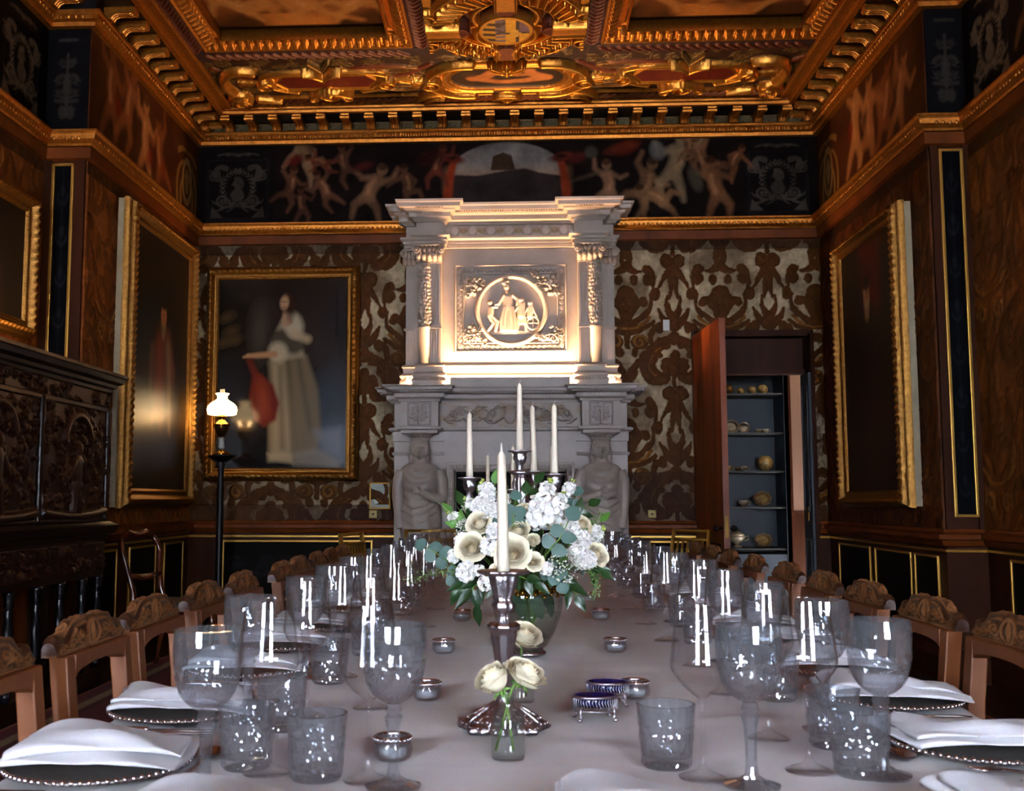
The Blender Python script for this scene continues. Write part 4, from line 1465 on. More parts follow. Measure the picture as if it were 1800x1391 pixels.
# carved frieze with running scrolls
cv = Cv(1.29, .225, 260, '#93877e')
nz = fbm((cv.ny, cv.nx), 9, 3, 12)
cv.c[:] = cv.c * (1 - .5 * np.clip((nz - .5) * 5, 0, 1)[..., None]) + np.array(lin('#8a6c44'), np.float32) * (.5 * np.clip((nz - .5) * 5, 0, 1))[..., None]
cv.mx = .645
kk = dict(col=None, h=.022)
for x in (.12, .30, .48):
    scroll(cv, x - .07, .08, .12, 0, 1, **kk); scroll(cv, x + .02, .16, .09, .2, -1, **kk)
cv.ell(.645, .12, .06, .09, **kk); cv.ell(.56, .13, .05, .06, **kk); cv.ell(.40, .12, .05, .05, **kk); cv.stroke([(.5, .06), (.56, .1)], .03, .03, **kk)
relief('carved_frieze', cv, (FX - .645, 9.686, 1.873), (1, 0, 0), EY, 'marble_carved', chim)
for s_ in (-1, 1):
    cv = Cv(.22, .215, 260, '#948a84'); cv.mx = .11
    scroll(cv, .12, .05, .07, .5, 1, h=.012); scroll(cv, .12, .13, .05, 1.0, -1, h=.012); cv.stroke([(.11, .02), (.11, .19)], .012, h=.014); cv.ell(.11, .18, .025, h=.014)
    cv.stroke([(.01, .01), (.21, .01), (.21, .205), (.01, .205), (.01, .01)], .006, h=.008)
    relief('carved_block', cv, (FX + s_ * .815 - .11, 9.516, 1.88), (1, 0, 0), EY, 'marble_carved', chim)
# opening
fr = frame_mesh('opening_moulding', 1.16, 1.62, .085, [(0, .0), (.05, .03), (.3, .032), (.34, .02), (.6, .02), (.64, .03), (.8, .012), (1, .0)],
                lambda s, t, L: (np.sin(2 * PI * s / .035) > 0) * 1.0 if .36 < t < .6 else 0 * s, .010, n=110, nt=20)
o = link('opening_moulding', fr, 'marble', chim); place_on(o, (FX, 9.69, .745), (1, 0, 0), EY)
m = MB().box(FX - .56, FX + .56, 9.97, 9.998, 0, 1.5).box(FX - .56, FX - .50, 9.68, 9.98, 0, 1.5).box(FX + .50, FX + .56, 9.68, 9.98, 0, 1.5).box(FX - .5, FX + .5, 9.72, 9.98, 1.455, 1.5)
m.build('firebox', 'soot', chim)
m = MB()
for i in range(11): m.box(FX - .4 + i * .08 - .008, FX - .4 + i * .08 + .008, 9.84, 9.856, .2, .55)
m.box(FX - .43, FX + .43, 9.83, 9.87, .18, .2).box(FX - .43, FX + .43, 9.83, 9.87, .55, .57).box(FX - .43, FX - .40, 9.82, 9.95, 0, .6).box(FX + .40, FX + .43, 9.82, 9.95, 0, .6)
m.build('fire_grate', mat('cast_iron', '#0b0b0c', .5, metal=.5), chim)
MB().box(FX - 1.15, FX + 1.15, 9.2, 9.75, 0, .03).build('hearth_slab', 'marble', chim, bevel=.006)


def caryatid(s_):
    """half-figure of a draped woman carrying a basket capital; s_ = side whose arm is bent"""
    mb = MB()
    Z = [.70, .9, 1.05, 1.18, 1.28, 1.38, 1.44, 1.49, 1.525, 1.55, 1.575, 1.61]
    RX = [.17, .18, .185, .165, .155, .165, .178, .182, .150, .085, .062, .058]
    RY = [.12, .125, .12, .105, .105, .125, .12, .095, .078, .064, .060, .058]
    th = np.linspace(0, 2 * PI, 96, endpoint=False)
    zz = np.linspace(Z[0], Z[-1], 90)
    P = np.zeros((len(zz), 96, 3))
    for i, z in enumerate(zz):
        rx, ry = np.interp(z, Z, RX), np.interp(z, Z, RY)
        x, y = rx * np.cos(th), ry * np.sin(th)
        front = np.clip(-np.sin(th), 0, 1)
        u = np.clip((1.53 - z) / .05, 0, 1)
        # U-shaped neckline folds above, hanging folds below the girdle
        d = np.hypot(x * 1.1, (z - 1.56) * 1.0)
        f = .009 * np.sin(d * 80) * (z > 1.22) * u * front + .006 * np.sin(x * 55 + z * 22 + np.sin(z * 9) * 1.5) * (z <= 1.24)
        bust = .022 * sum(np.exp(-(((x - q) / .055) ** 2 + ((z - 1.375) / .055) ** 2)) for q in (-.07, .07)) * front
        k = 1 + (f + bust) / np.hypot(x, y).clip(.04)
        P[i, :, 0], P[i, :, 1], P[i, :, 2] = x * k, y * k, z
    mb.grid(P, wrap=True); mb.add(P[0], [tuple(range(95, -1, -1))]); mb.add(P[-1], [tuple(range(96))])
    # head with face, hair in waves
    def head(th_, r, z, i): return np.full(len(th_), r)
    hz = 1.665
    V = []
    n, mm = 40, 30
    G = np.zeros((mm + 1, n, 3))
    for i in range(mm + 1):
        a = -PI / 2 + PI * i / mm
        for j in range(n):
            t = 2 * PI * j / n
            x, y, z = math.cos(a) * math.cos(t), math.cos(a) * math.sin(t), math.sin(a)
            px, py, pz = .076 * x, .084 * y, .100 * z
            if z < 0: px *= 1 - .25 * z * z * 1.0
            if y < -.3:                                # face: brow, eye hollows, nose, mouth, chin
                g = lambda cx, cz, sx, sz: math.exp(-((x - cx) / sx) ** 2 - ((z - cz) / sz) ** 2)
                py -= .038 * g(0, -.12, .13, .24) + .012 * g(0, -.50, .22, .05) + .014 * g(0, -.78, .25, .12) + .010 * g(0, .20, .55, .09)
                py += .022 * (g(.36, .06, .18, .1) + g(-.36, .06, .18, .1)) + .010 * g(0, -.63, .25, .05)
            hair = max(0, min(1, (z - .25) * 4 + max(0, y + .1) * 3)) if not (y < -.35 and z < .55 and abs(x) < .62) else 0
            if hair or (abs(x) > .72 and z > -.45):
                k = 1.14 + .05 * math.sin(t * 14 + z * 9)
                px *= k; py *= k; pz *= 1.05
            G[i, j] = (px, py - .008, pz + hz)
    mb.grid(G, wrap=True)
    # arms: one hanging inside the mantle, one bent across with the hand at the breast
    b = s_
    mb.tube([(-b * .165, 0, 1.475), (-b * .20, .0, 1.38), (-b * .205, -.01, 1.24), (-b * .19, -.03, 1.08), (-b * .175, -.05, .96)], [.055, .056, .05, .042, .034], 14)
    mb.tube([(b * .165, 0, 1.475), (b * .20, -.01, 1.38), (b * .205, -.03, 1.25), (b * .195, -.06, 1.22)], [.055, .056, .052, .05], 14)
    mb.tube([(b * .20, -.04, 1.225), (b * .12, -.11, 1.235), (b * .04, -.145, 1.27), (b * .01, -.15, 1.285)], [.05, .042, .032, .03], 14)
    for q in range(4):
        mb.tube([(b * .015, -.155, 1.275 + q * .016), (b * -.025, -.168, 1.285 + q * .016), (b * -.045, -.158, 1.275 + q * .014)], [.011, .010, .008], 8)
    mb.tube([(b * .02, -.16, 1.30), (b * .0, -.175, 1.325), (b * -.01, -.172, 1.34)], [.011, .010, .008], 8)
    # waved hair round the brow, locks behind the ears
    for q in range(13):
        al = math.radians(-35 + q * 250 / 12)
        mb.ball((.072 * math.cos(al), -.040 + .012 * abs(math.cos(al)), hz + .022 + .078 * math.sin(al)), (.022, .026, .022), 8, 6)
    for q in (-1, 1):
        mb.tube([(q * .074, -.01, hz + .01), (q * .078, .0, hz - .06), (q * .085, -.03, hz - .13)], [.022, .022, .012], 8)
    for i in range(5):
        z0 = 1.22 - i * .07
        mb.tube([(b * .15, -.07, z0 + .02), (b * .06, -.115, z0 - .05), (b * -.06, -.118, z0 - .08), (b * -.16, -.06, z0 - .02)], [.006, .010, .010, .006], 8)
    me = mb.me('caryatid', smooth=True, normals=True, merge=True)
    return me


for s_ in (-1, 1):
    o = link('caryatid', caryatid(1 if s_ < 0 else -1), 'marble', chim)
    o.location = (FX + s_ * .815, 9.63, 0)
    r = o.modifiers.new('blend', 'REMESH'); r.mode = 'VOXEL'; r.voxel_size = .005; r.use_smooth_shade = True
    q = o.modifiers.new('smooth', 'SMOOTH'); q.iterations = 2; q.factor = .5
    m = MB()
    c = (FX + s_ * .815, 9.63, 0)
    m.lathe([(.085, 1.752), (.092, 1.765), (.086, 1.772), (.118, 1.798), (.148, 1.81), (.152, 1.82)], 32, c, lambda t, r, z, i: r * (1 + (.06 * np.abs(np.sin(t * 7)) if 1.77 < z < 1.805 else 0)))
    m.box(c[0] - .165, c[0] + .165, 9.50, 9.74, 1.812, 1.838)
    m.build('basket_capital', 'marble', chim, smooth=False)
    m = MB().box(c[0] - .19, c[0] + .19, 9.50, 9.74, .06, .64).box(c[0] - .21, c[0] + .21, 9.48, 9.74, 0, .08).box(c[0] - .21, c[0] + .21, 9.48, 9.74, .62, .70)
    m.build('pedestal', 'marble', chim, bevel=.008)

# upper stage (overmantel)
W2 = mirror_path([(.97, 10.0), (.97, 9.80), (.845, 9.80), (.845, 9.66), (.63, 9.66), (.63, 9.80)], FX)
m = MB().box(FX - .97, FX + .97, 9.80, YB, 2.23, 3.94)
for s_ in (-1, 1):
    a, b = sorted((FX + s_ * .63, FX + s_ * .845)); m.box(a, b, 9.66, 9.82, 2.23, 3.94)
om_ = m
m = MB().sweep(W2, [(.0, 2.24), (.05, 2.24), (.05, 2.30), (.035, 2.33), (.05, 2.345), (.05, 2.36), (.02, 2.385), (.02, 2.43), (.035, 2.44), (.03, 2.455), (0, 2.465)])
along(W2, .045, .056, 2.305, 2.328, .03, .6, m)
m.build('overmantel_base', 'marble', chim)
m = om_
for s_ in (-1, 1):
    for x0, x1 in ((.925, .965),):
        for i in range(3):
            xx = FX + s_ * (.905 + i * .022)
            m.box(xx - .007, xx + .007, 9.785, 9.80, 2.5, 3.4)
    for i in range(4):
        xx = FX + s_ * (.648 + i * .022)
        m.box(xx - .0065, xx + .0065, 9.645, 9.66, 2.83, 3.40); m.box(xx - .0065, xx + .0065, 9.648, 9.66, 2.47, 2.77)
    a, b = sorted((FX + s_ * .625, FX + s_ * .86)); m.box(a, b, 9.635, 9.66, 2.785, 2.805).box(a, b, 9.632, 9.66, 3.395, 3.415)
    a, b = sorted((FX + s_ * .89, FX + s_ * .985)); m.box(a, b, 9.77, 9.80, 2.785, 2.805).box(a, b, 9.77, 9.80, 3.395, 3.415)
m.build('overmantel_body', 'marble', chim)
for s_ in (-1, 1):
    # half-round shaft carved with hanging fruit
    cv = Cv(.30, .58, 150, '#9c918a')
    rr = random.Random(4)
    for y in np.arange(.03, .57, .034):
        for x in np.arange(.03, .29, .034):
            cv.ell(x + rr.uniform(-.008, .008), y + rr.uniform(-.008, .008), rr.uniform(.012, .02), rr.uniform(.012, .02), h=rr.uniform(.012, .022))
    cxs = FX + s_ * .785
    def fn(X, Y, Z, cxs=cxs):
        a = X / .30 * PI
        return np.stack([cxs - (.05 + Z) * np.cos(a), 9.66 - (.05 + Z) * np.sin(a), 2.81 + Y], -1)
    relief('carved_shaft', cv, None, (1, 0, 0), EY, 'marble_carved', chim, skirt=.02, fn=fn)
    MB().lathe([(.052, 2.46), (.052, 2.78), (.062, 2.785), (.062, 2.805), (.05, 2.81)], 24, (cxs, 9.66, 0)).build('shaft_base', 'marble', chim, smooth=True)
    # capital: acanthus and volutes
    for (cx_, cy_, wv, dy) in ((FX + s_ * .738, 9.66, .115, .10), (FX + s_ * .935, 9.80, .05, .05)):
        m = MB()
        m.hexa([(cx_ - wv * .85, cy_ - dy * .3, 3.41), (cx_ + wv * .85, cy_ - dy * .3, 3.41), (cx_ + wv * .85, cy_ + .02, 3.41), (cx_ - wv * .85, cy_ + .02, 3.41)],
               [(cx_ - wv * 1.1, cy_ - dy * .7, 3.54), (cx_ + wv * 1.1, cy_ - dy * .7, 3.54), (cx_ + wv * 1.1, cy_ + .02, 3.54), (cx_ - wv * 1.1, cy_ + .02, 3.54)])
        m.box(cx_ - wv * 1.25, cx_ + wv * 1.25, cy_ - dy * .95, cy_ + .02, 3.54, 3.56)
        for q in np.linspace(-1, 1, 5 if wv > .1 else 3):
            x = cx_ + q * wv * .85
            m.tube([(x, cy_ - dy * .3, 3.41), (x, cy_ - dy * .65, 3.45), (x, cy_ - dy * .95, 3.475), (x, cy_ - dy * .85, 3.455)], [.02, .024, .018, .01], 8)
            x = cx_ + q * wv * .7
            m.tube([(x, cy_ - dy * .4, 3.45), (x, cy_ - dy * .8, 3.50), (x, cy_ - dy * 1.05, 3.525), (x, cy_ - dy, 3.50)], [.018, .02, .016, .01], 8)
        for q in (-1, 1):
            S_ = spiral(0, 0, .042, .01, 0, 1.5, 18)
            m.tube([(cx_ + q * (wv * 1.0 + a * .8), cy_ - dy * .95, 3.505 + b) for a, b in S_], .011, 8)
            m.ball((cx_ + q * wv, cy_ - dy * .98, 3.505), .018, 8, 6)
        m.build('capital', 'marble', chim, smooth=True)
# entablature of the overmantel
W3 = mirror_path([(.97, 10.0), (.97, 9.79), (.86, 9.79), (.86, 9.63), (.60, 9.63), (.60, 9.77)], FX)
m = MB()
m.box(FX - .97, FX + .97, 9.79, YB, 3.56, 3.95)
for s_ in (-1, 1):
    a, b = sorted((FX + s_ * .60, FX + s_ * .86)); m.box(a, b, 9.63, 9.8, 3.56, 3.95)
m.box(FX - .62, FX + .62, 9.77, 9.8, 3.56, 3.95)
m.sweep(W3, [(0, 3.56), (.012, 3.562), (.012, 3.60), (.025, 3.605), (.025, 3.63), (.05, 3.645), (.05, 3.665), (.0, 3.672)])
m.sweep(W3, [(0, 3.775), (.02, 3.78), (.03, 3.80), (.06, 3.815), (.065, 3.855), (.10, 3.87), (.105, 3.885), (.15, 3.89), (.155, 3.925), (.175, 3.93), (.18, 3.95), (-.05, 3.955)])
m.box(FX - 1.1, FX + 1.1, 9.65, YB, 3.93, 3.952)
along(W3, .03, .07, 3.815, 3.852, .036, .6, m); along(W3, .105, .14, 3.872, 3.886, .022, .55, m); along(W3, .012, .022, 3.575, 3.597, .024, .6, m)
m.build('overmantel_cornice', 'marble', chim)
cv = Cv(1.2, .10, 260, '#94897f'); cv.mottle(.25, 20, 8)
for i in range(7):
    x = .09 + i * .17
    cv.ell(x, .05, .038, .042, h=.012, col='#a79d97'); cv.ell(x, .05, .04, .044, ring=.005, h=.014)
    if i < 6:
        for q in (-1, 1): cv.stroke(bez((x + .05, .05), (x + .085, .05 + q * .03), (x + .12, .05), n=6), .008, .006, h=.010, col='#94805c')
        cv.ell(x + .085, .05, .014, h=.012)
relief('roundel_frieze', cv, (FX - .6, 9.766, 3.673), (1, 0, 0), EY, 'marble_carved', chim)

# relief panel with the medallion
pw, ph = 1.05, .83
cv = Cv(pw, ph, 330, '#9c918a')
cx, cy = pw * .507, ph * .475
R = .318
# ground sinks inside the border
b0, b1 = .022, .072
cv.z[:] = -.012
def edge(d, wd, hh): cv.stroke([(d, d), (pw - d, d), (pw - d, ph - d), (d, ph - d), (d, d)], wd, h=hh)
edge(.010, .010, .03); edge(.016 + b1, .007, .02)
per = .047
def guill(x, y, ang):
    for q in (0, PI):
        cv.stroke([(x + a * math.cos(ang) - b * math.sin(ang), y + a * math.sin(ang) + b * math.cos(ang)) for a, b in spiral(0, 0, .021, .006, q, .8, 9)], .006, .004, h=.018)
    cv.ell(x, y, .006, h=.018)
nx_, ny_ = int((pw - .1) / per), int((ph - .1) / per)
for i in range(nx_):
    x = .05 + (i + .5) * (pw - .1) / nx_
    guill(x, .05, 0); guill(x, ph - .05, 0)
for i in range(ny_):
    y = .05 + (i + .5) * (ph - .1) / ny_
    guill(.05, y, PI / 2); guill(pw - .05, y, PI / 2)
for (x, y) in ((.05, .05), (pw - .05, .05), (.05, ph - .05), (pw - .05, ph - .05)): cv.ell(x, y, .022, h=.02)
# corners: scrolling foliage and fruit
rr = random.Random(6)
for sx in (-1, 1):
    for sy in (-1, 1):
        for k in range(44):
            x = cx + sx * rr.uniform(.18, .44); y = cy + sy * rr.uniform(.14, .31)
            if math.hypot(x - cx, y - cy) < R + .035 or not (.10 < x < pw - .10 and .10 < y < ph - .10): continue
            if k % 2: scroll(cv, x, y, .05, rr.uniform(0, 6), rr.choice((-1, 1)), h=.05)
            else: cv.ell(x, y, rr.uniform(.018, .028), rr.uniform(.015, .025), h=.055)
        scroll(cv, cx + sx * .33, cy + sy * .24, .085, (0 if sx > 0 else PI), sy * sx, h=.055)
# medallion bowl and rim
X, Y = np.meshgrid(cv.xs, cv.ys)
dd = np.hypot(X - cx, Y - cy)
inn = dd < R
cv.z[inn] = -.012 - .03 * (1 - (dd[inn] / R) ** 4)
cv.z[dd < R + .03] = np.maximum(cv.z[dd < R + .03], np.where(np.abs(dd - R) < .024, .042 * np.sqrt(np.clip(1 - ((dd - R) / .024) ** 2, 0, 1)), -9)[dd < R + .03])
def F(pts, r0, r1=None, h=.03): cv.stroke([(cx + a, cy + b) for a, b in pts], r0, r1, h=h)
def E(a, b, r, q=None, h=.03, rot=0): cv.ell(cx + a, cy + b, r, q or r, rot=rot, h=h)
gy = -.19
cv.poly([(cx - .24, cy + gy), (cx + .25, cy + gy), (cx + .2, cy + gy - .035), (cx - .18, cy + gy - .035)], h=.012)
# standing woman
F([(-.03, .02), (-.03, .12)], .052, .048, .045); E(-.045, .215, .03, .038, .05); F([(-.04, .16), (-.045, .19)], .02, h=.04)
F([(-.045, .235), (-.075, .255), (-.03, .27)], .02, .012, .05)
for q in range(5): F([(-.065 + q * .02, .03), (-.09 + q * .03, -.08), (-.085 + q * .03, gy + .005)], .018, .024, .04 + .006 * (q % 2))
F([(-.075, .14), (-.12, .06), (-.15, .05)], .024, .014, .045); F([(.015, .14), (.06, .10), (.05, .05)], .024, .016, .045)
# child at the left
F([(-.19, -.04), (-.19, .02)], .034, .03, .04); E(-.195, .075, .03, .032, .045); F([(-.20, -.05), (-.17, -.12), (-.22, gy)], .026, .016, .036); F([(-.18, -.05), (-.13, -.10), (-.15, gy)], .026, .016, .034)
F([(-.18, .03), (-.13, .03)], .016, .011, .04)
# figures at the right
E(.085, .095, .034, .036, .045); F([(.09, .06), (.09, -.05)], .045, .05, .038); F([(.06, .03), (.02, -.02)], .022, .014, .036)
E(.175, .065, .028, .03, .042); F([(.18, .03), (.17, -.06)], .036, .034, .034); F([(.2, .02), (.235, -.06)], .018, .012, .03); F([(.15, .02), (.12, -.03)], .016, .012, .03)
cv.rect(cx + .04, cy - .13, cx + .14, cy - .06, h=.026); F([(.06, -.13), (.05, gy)], .016, h=.022); F([(.13, -.13), (.14, gy)], .016, h=.022)
cv.ell(cx + .2, cy - .12, .055, .06, ring=.012, h=.024); F([(.2, -.18), (.2, -.07)], .008, h=.02); F([(.15, -.12), (.25, -.12)], .008, h=.02)
E(.0, -.08, .05, .07, .022)
relief('medallion_relief', cv, (FX - .515, 9.795, 2.575), (1, 0, 0), EY, 'marble_carved', chim, skirt=.03)
# pelmet hiding the strip light
MB().box(FX - .54, FX + .54, 9.555, 9.58, 2.238, 2.32).build('pelmet', 'marble', chim, bevel=.003)
settle(chim)

# ================================================================ framed paintings
fprof = [(0, .03), (.05, .05), (.12, .055), (.2, .085), (.42, .095), (.56, .06), (.62, .05), (.72, .05), (.78, .06), (.86, .045), (1, .012)]
mat('gilt_frame', '#94692f', .40, metal=.9, noise=.3, nscale=40, bump=.3, bscale=120)


def painting(name, label, origin, ux, w, h, fw, cv_fn, n=150, depth=.03, pmat='varnish_paint'):
    """origin = centre on the wall; ux = direction to the right as seen from the room"""
    t = thing(name, label, 'painting', tuple(origin))
    me = frame_mesh('frame', w, h, fw, fprof, leafpat(.055, .14, .56), .014, n=140, nt=24)
    o = link('frame', me, 'gilt_frame', t)
    nn = np.cross(ux, EY)
    place_on(o, np.array(origin) + nn * depth, ux, EY)
    bk = MB().box(-w / 2 + .01, w / 2 - .01, -h / 2 + .01, h / 2 - .01, -depth, .03)
    b = bk.build('stretcher', mat('frame_side', '#8f8268', .7, noise=.15), t); place_on(b, np.array(origin) + nn * depth, ux, EY)
    iw, ih = w - 2 * fw + .03, h - 2 * fw + .03
    cv = Cv(iw, ih, n)
    cv_fn(cv)
    relief('canvas', cv, np.array(origin) - np.array(ux) * iw / 2 - np.array(EY) * ih / 2 + nn * (depth + .032), ux, EY, pmat, t, skirt=.004)
    return settle(t)


def lady(cv):
    w, h = cv.w, cv.h
    U = lambda x: (x - 386) / (608 - 386) * w
    V = lambda y: (826 - y) / (826 - 492) * h
    P = lambda *q: [(U(a), V(b)) for a, b in q]
    s = w / 222
    cv.c[:] = lin('#100b09'); cv.mottle(.4, 6, 1)
    cv.ell(U(425), V(570), 40 * s, 60 * s, col='#2a2014', a=.5, soft=.2)
    for (x, y) in ((400, 560), (408, 585), (396, 605), (418, 600)): cv.ell(U(x), V(y), 12 * s, 7 * s, rot=.4, col='#5c4020', a=.55, soft=.06)
    cv.stroke(P((430, 640), (432, 560), (428, 500)), 8 * s, 6 * s, col='#1a120c', a=.7, soft=.08)
    cv.ell(U(458), V(590), 16 * s, 44 * s, col='#4a4136', a=.7, soft=.12)
    cv.rect(U(570), V(830), U(612), V(490), col='#1c2026', a=.6, soft=.25)
    cv.ell(U(580), V(720), 34 * s, 60 * s, col='#2a3844', a=.6, soft=.2)  # bluish veil of reflected daylight at lower right, put into the canvas colour
    cv.ell(U(590), V(780), 26 * s, 34 * s, col='#48596a', a=.6, soft=.15)
    # skirt
    cv.poly(P((478, 632), (540, 628), (560, 690), (566, 770), (556, 800), (480, 812), (474, 740), (484, 690)), col='#6e6048', soft=.05)
    cv.poly(P((476, 640), (500, 640), (512, 720), (520, 806), (478, 812), (482, 720)), col='#9a8a6c', a=.8, soft=.08)
    cv.poly(P((474, 800), (478, 812), (520, 818), (518, 800)), col='#a89676', a=.8, soft=.04)
    for (a, b) in (((508, 640), (520, 800)), ((525, 635), (548, 760)), ((494, 650), (500, 790))): cv.line(U(a[0]), V(a[1]), U(b[0]), V(b[1]), 3 * s, col='#3a3022', a=.6, soft=.06)
    cv.poly(P((520, 800), (560, 790), (600, 815), (596, 826), (520, 820)), col='#8a8272', a=.75, soft=.06)
    cv.poly(P((552, 760), (600, 755), (604, 815), (570, 800)), col='#7e8288', a=.6, soft=.08)
    # bodice, sleeves, dark sash
    cv.poly(P((500, 555), (522, 556), (530, 600), (536, 632), (480, 640), (478, 600)), col='#8c8068', soft=.04)
    cv.poly(P((470, 585), (500, 582), (545, 600), (540, 616), (520, 625), (480, 622)), col='#29261d', a=.85, soft=.05)
    cv.ell(U(516), V(575), 16 * s, 22 * s, rot=.3, col='#b8ab90', a=.9, soft=.06)
    cv.ell(U(490), V(622), 16 * s, 17 * s, rot=.4, col='#b3a488', a=.9, soft=.06)
    cv.line(U(516), V(590), U(540), V(600), 7 * s, col='#b09a7a', a=.85, soft=.05)
    # arm with hand, lute
    cv.stroke(P((484, 626), (456, 628), (438, 629)), 5.5 * s, 3.5 * s, col='#a87c58', soft=.03)
    cv.line(U(440), V(628), U(431), V(631), 2 * s, col='#a87c58', soft=.02)
    cv.poly(P((436, 636), (444, 634), (458, 660), (482, 680), (494, 712), (488, 742), (468, 754), (450, 742), (442, 700), (446, 665)), col='#5e1e10', soft=.04)
    cv.ell(U(466), V(700), 8 * s, 26 * s, rot=.2, col='#8a3a20', a=.7, soft=.08)
    # neck, head, hair
    cv.stroke(P((505, 568), (503, 552)), 9 * s, 5 * s, col='#a88468', soft=.03)
    cv.ell(U(504), V(533), 13 * s, 19 * s, col='#2c180e', soft=.04)
    cv.ell(U(511), V(543), 7 * s, 21 * s, col='#2c180e', a=.9, soft=.05)
    cv.ell(U(500), V(535), 7 * s, 11.5 * s, rot=-.1, col='#b48e6c', soft=.03)
    cv.c *= .8
    for q in (-3.2, 2.2): cv.ell(U(500 + q), V(533), 1.6 * s, .9 * s, col='#2a1810', soft=.01)
    cv.ell(U(499.5), V(542.5), 2 * s, .9 * s, col='#7a3020', soft=.01); cv.line(U(499), V(534), U(498.6), V(539), .8 * s, col='#8a6248', soft=.01)


def nobleman(cv):
    w, h = cv.w, cv.h
    cv.c[:] = lin('#120a05'); cv.mottle(.4, 5, 2)
    X = lambda u: u * w
    cv.ell(X(.2), h * .62, .12, .1, col='#2c1c0c', a=.6, soft=.1)
    cv.poly([(X(.36), h * .25), (X(.3), h * .5), (X(.44), h * .66), (X(.64), h * .66), (X(.76), h * .5), (X(.7), h * .22)], col='#5c2c14', soft=.1)
    cv.poly([(X(.4), h * .3), (X(.42), h * .6), (X(.52), h * .62), (X(.55), h * .3)], col='#8c3820', a=.8, soft=.1)
    cv.stroke([(X(.62), h * .58), (X(.66), h * .42), (X(.68), h * .24)], .05, .03, col='#94805c', a=.8, soft=.08)
    cv.stroke([(X(.34), h * .55), (X(.32), h * .4)], .05, .03, col='#7a6446', a=.7, soft=.08)
    cv.ell(X(.53), h * .70, .07, .10, col='#c07844', soft=.03)
    cv.ell(X(.53), h * .745, .07, .05, col='#1c0f08', soft=.03)
    cv.poly([(X(.48), h * .665), (X(.58), h * .665), (X(.55), h * .60), (X(.51), h * .60)], col='#8a7a4c', a=.8, soft=.03)
    for q in (-.022, .022): cv.ell(X(.53) + q, h * .705, .011, .006, col='#22100a', soft=.01)
    cv.stroke([(X(.53), h * .703), (X(.532), h * .688)], .006, col='#6a381c', soft=.01); cv.ell(X(.53), h * .677, .016, .005, col='#5a2416', soft=.01)
    cv.stroke([(X(.42), h * .24), (X(.44), h * .06)], .06, .05, col='#1c0e08', soft=.08); cv.stroke([(X(.6), h * .24), (X(.6), h * .06)], .06, .05, col='#1c0e08', soft=.08)


def beard(cv):
    w, h = cv.w, cv.h
    cv.c[:] = lin('#0a0504'); cv.mottle(.4, 5, 3)
    X = lambda u: u * w
    cv.poly([(X(.35), h), (X(.75), h), (X(.7), h * .7), (X(.5), h * .62), (X(.4), h * .75)], col='#5c120c', a=.85, soft=.15)
    cv.poly([(X(.2), h * .1), (X(.25), h * .6), (X(.42), h * .74), (X(.58), h * .74), (X(.75), h * .6), (X(.8), h * .1)], col='#130a06', soft=.12)
    cv.ell(X(.48), h * .79, .075, .11, col='#b07448', soft=.03)
    cv.ell(X(.48), h * .835, .08, .06, col='#140a06', soft=.03)
    cv.poly([(X(.43), h * .76), (X(.53), h * .76), (X(.515), h * .69), (X(.48), h * .675), (X(.445), h * .69)], col='#b49c6c', soft=.05)
    for q in (-.025, .025): cv.ell(X(.48) + q, h * .795, .012, .007, col='#22100a', soft=.01)
    cv.stroke([(X(.48), h * .79), (X(.482), h * .775)], .007, col='#5c341c', soft=.01)
    cv.rect(X(.3), 0, X(.7), h * .35, col='#3a2410', a=.6, soft=.3)
    cv.stroke([(X(.6), h * .55), (X(.62), h * .5)], .03, .02, col='#3c2416', a=.6, soft=.05)


def gloom(cv):
    cv.c[:] = lin('#140b06'); cv.mottle(.4, 5, 4)
    w, h = cv.w, cv.h
    cv.ell(w * .5, h * .62, .1, .14, col='#7a5030', soft=.06); cv.poly([(w * .25, 0), (w * .3, h * .4), (w * .5, h * .5), (w * .7, h * .4), (w * .75, 0)], col='#2a160c', soft=.1)


a, b = atY(366, 471, 9.93), atY(630, 846, 9.93)
painting('framed_portrait', 'gilt framed portrait of a lady in pale silk holding a lute', ((a[0] + b[0]) / 2, YB - .03, (a[2] + b[2]) / 2), (1, 0, 0), b[0] - a[0], a[2] - b[2], .135, lady, 200, .03, mat('varnish_lady', attr=True, rough=.16, spec=.3))
painting('framed_portrait', 'tall gilt framed portrait of a man in red, beside the oil lamp and carved cabinet', (XL + .02, 8.80, 2.36), (0, 1, 0), 1.72, 2.42, .17, nobleman, 130, .05)
painting('framed_portrait', 'tall gilt framed dark portrait of a bearded man near the open door', (XR - .02, 8.44, 2.27), (0, -1, 0), 1.52, 2.22, .14, beard, 130, .05)
painting('framed_portrait', 'gilt framed dark picture hanging above the black carved cabinet', (XLN + .02, 6.42, 2.80), (0, 1, 0), 1.25, .98, .13, gloom, 100, .04)

# ================================================================ black carved cabinet against the left wall
mat('black_oak', '#1c0f0a', .32, noise=.35, nscale=12, bump=.2, bscale=60)
mat('black_oak_carved', '#2a160e', .30, noise=.35, nscale=25, bump=.25, bscale=90)
cab = thing('carved_cabinet', 'tall black oak cabinet carved all over, against the wall at the left', 'cabinet', (-3.05, 5.6, 0))
CXF, CY0, CY1 = -2.74, 4.0, 7.02
m = MB().box(XLN + .03, CXF, CY0, CY1, 1.0, 1.98)
m.box(XLN + .03, CXF - .36, CY0, CY1, 0.1, 1.0).box(XLN + .03, CXF + .01, CY0 - .01, CY1 + .01, 0, .12)
m.build('carcass', 'black_oak', cab)
CP = [(CXF, CY0), (CXF, CY1), (XLN + .02, CY1)][::-1]
CP = [(XLN + .02, CY1), (CXF, CY1), (CXF, CY0), (XLN + .02, CY0)]
CP = CP[::-1]
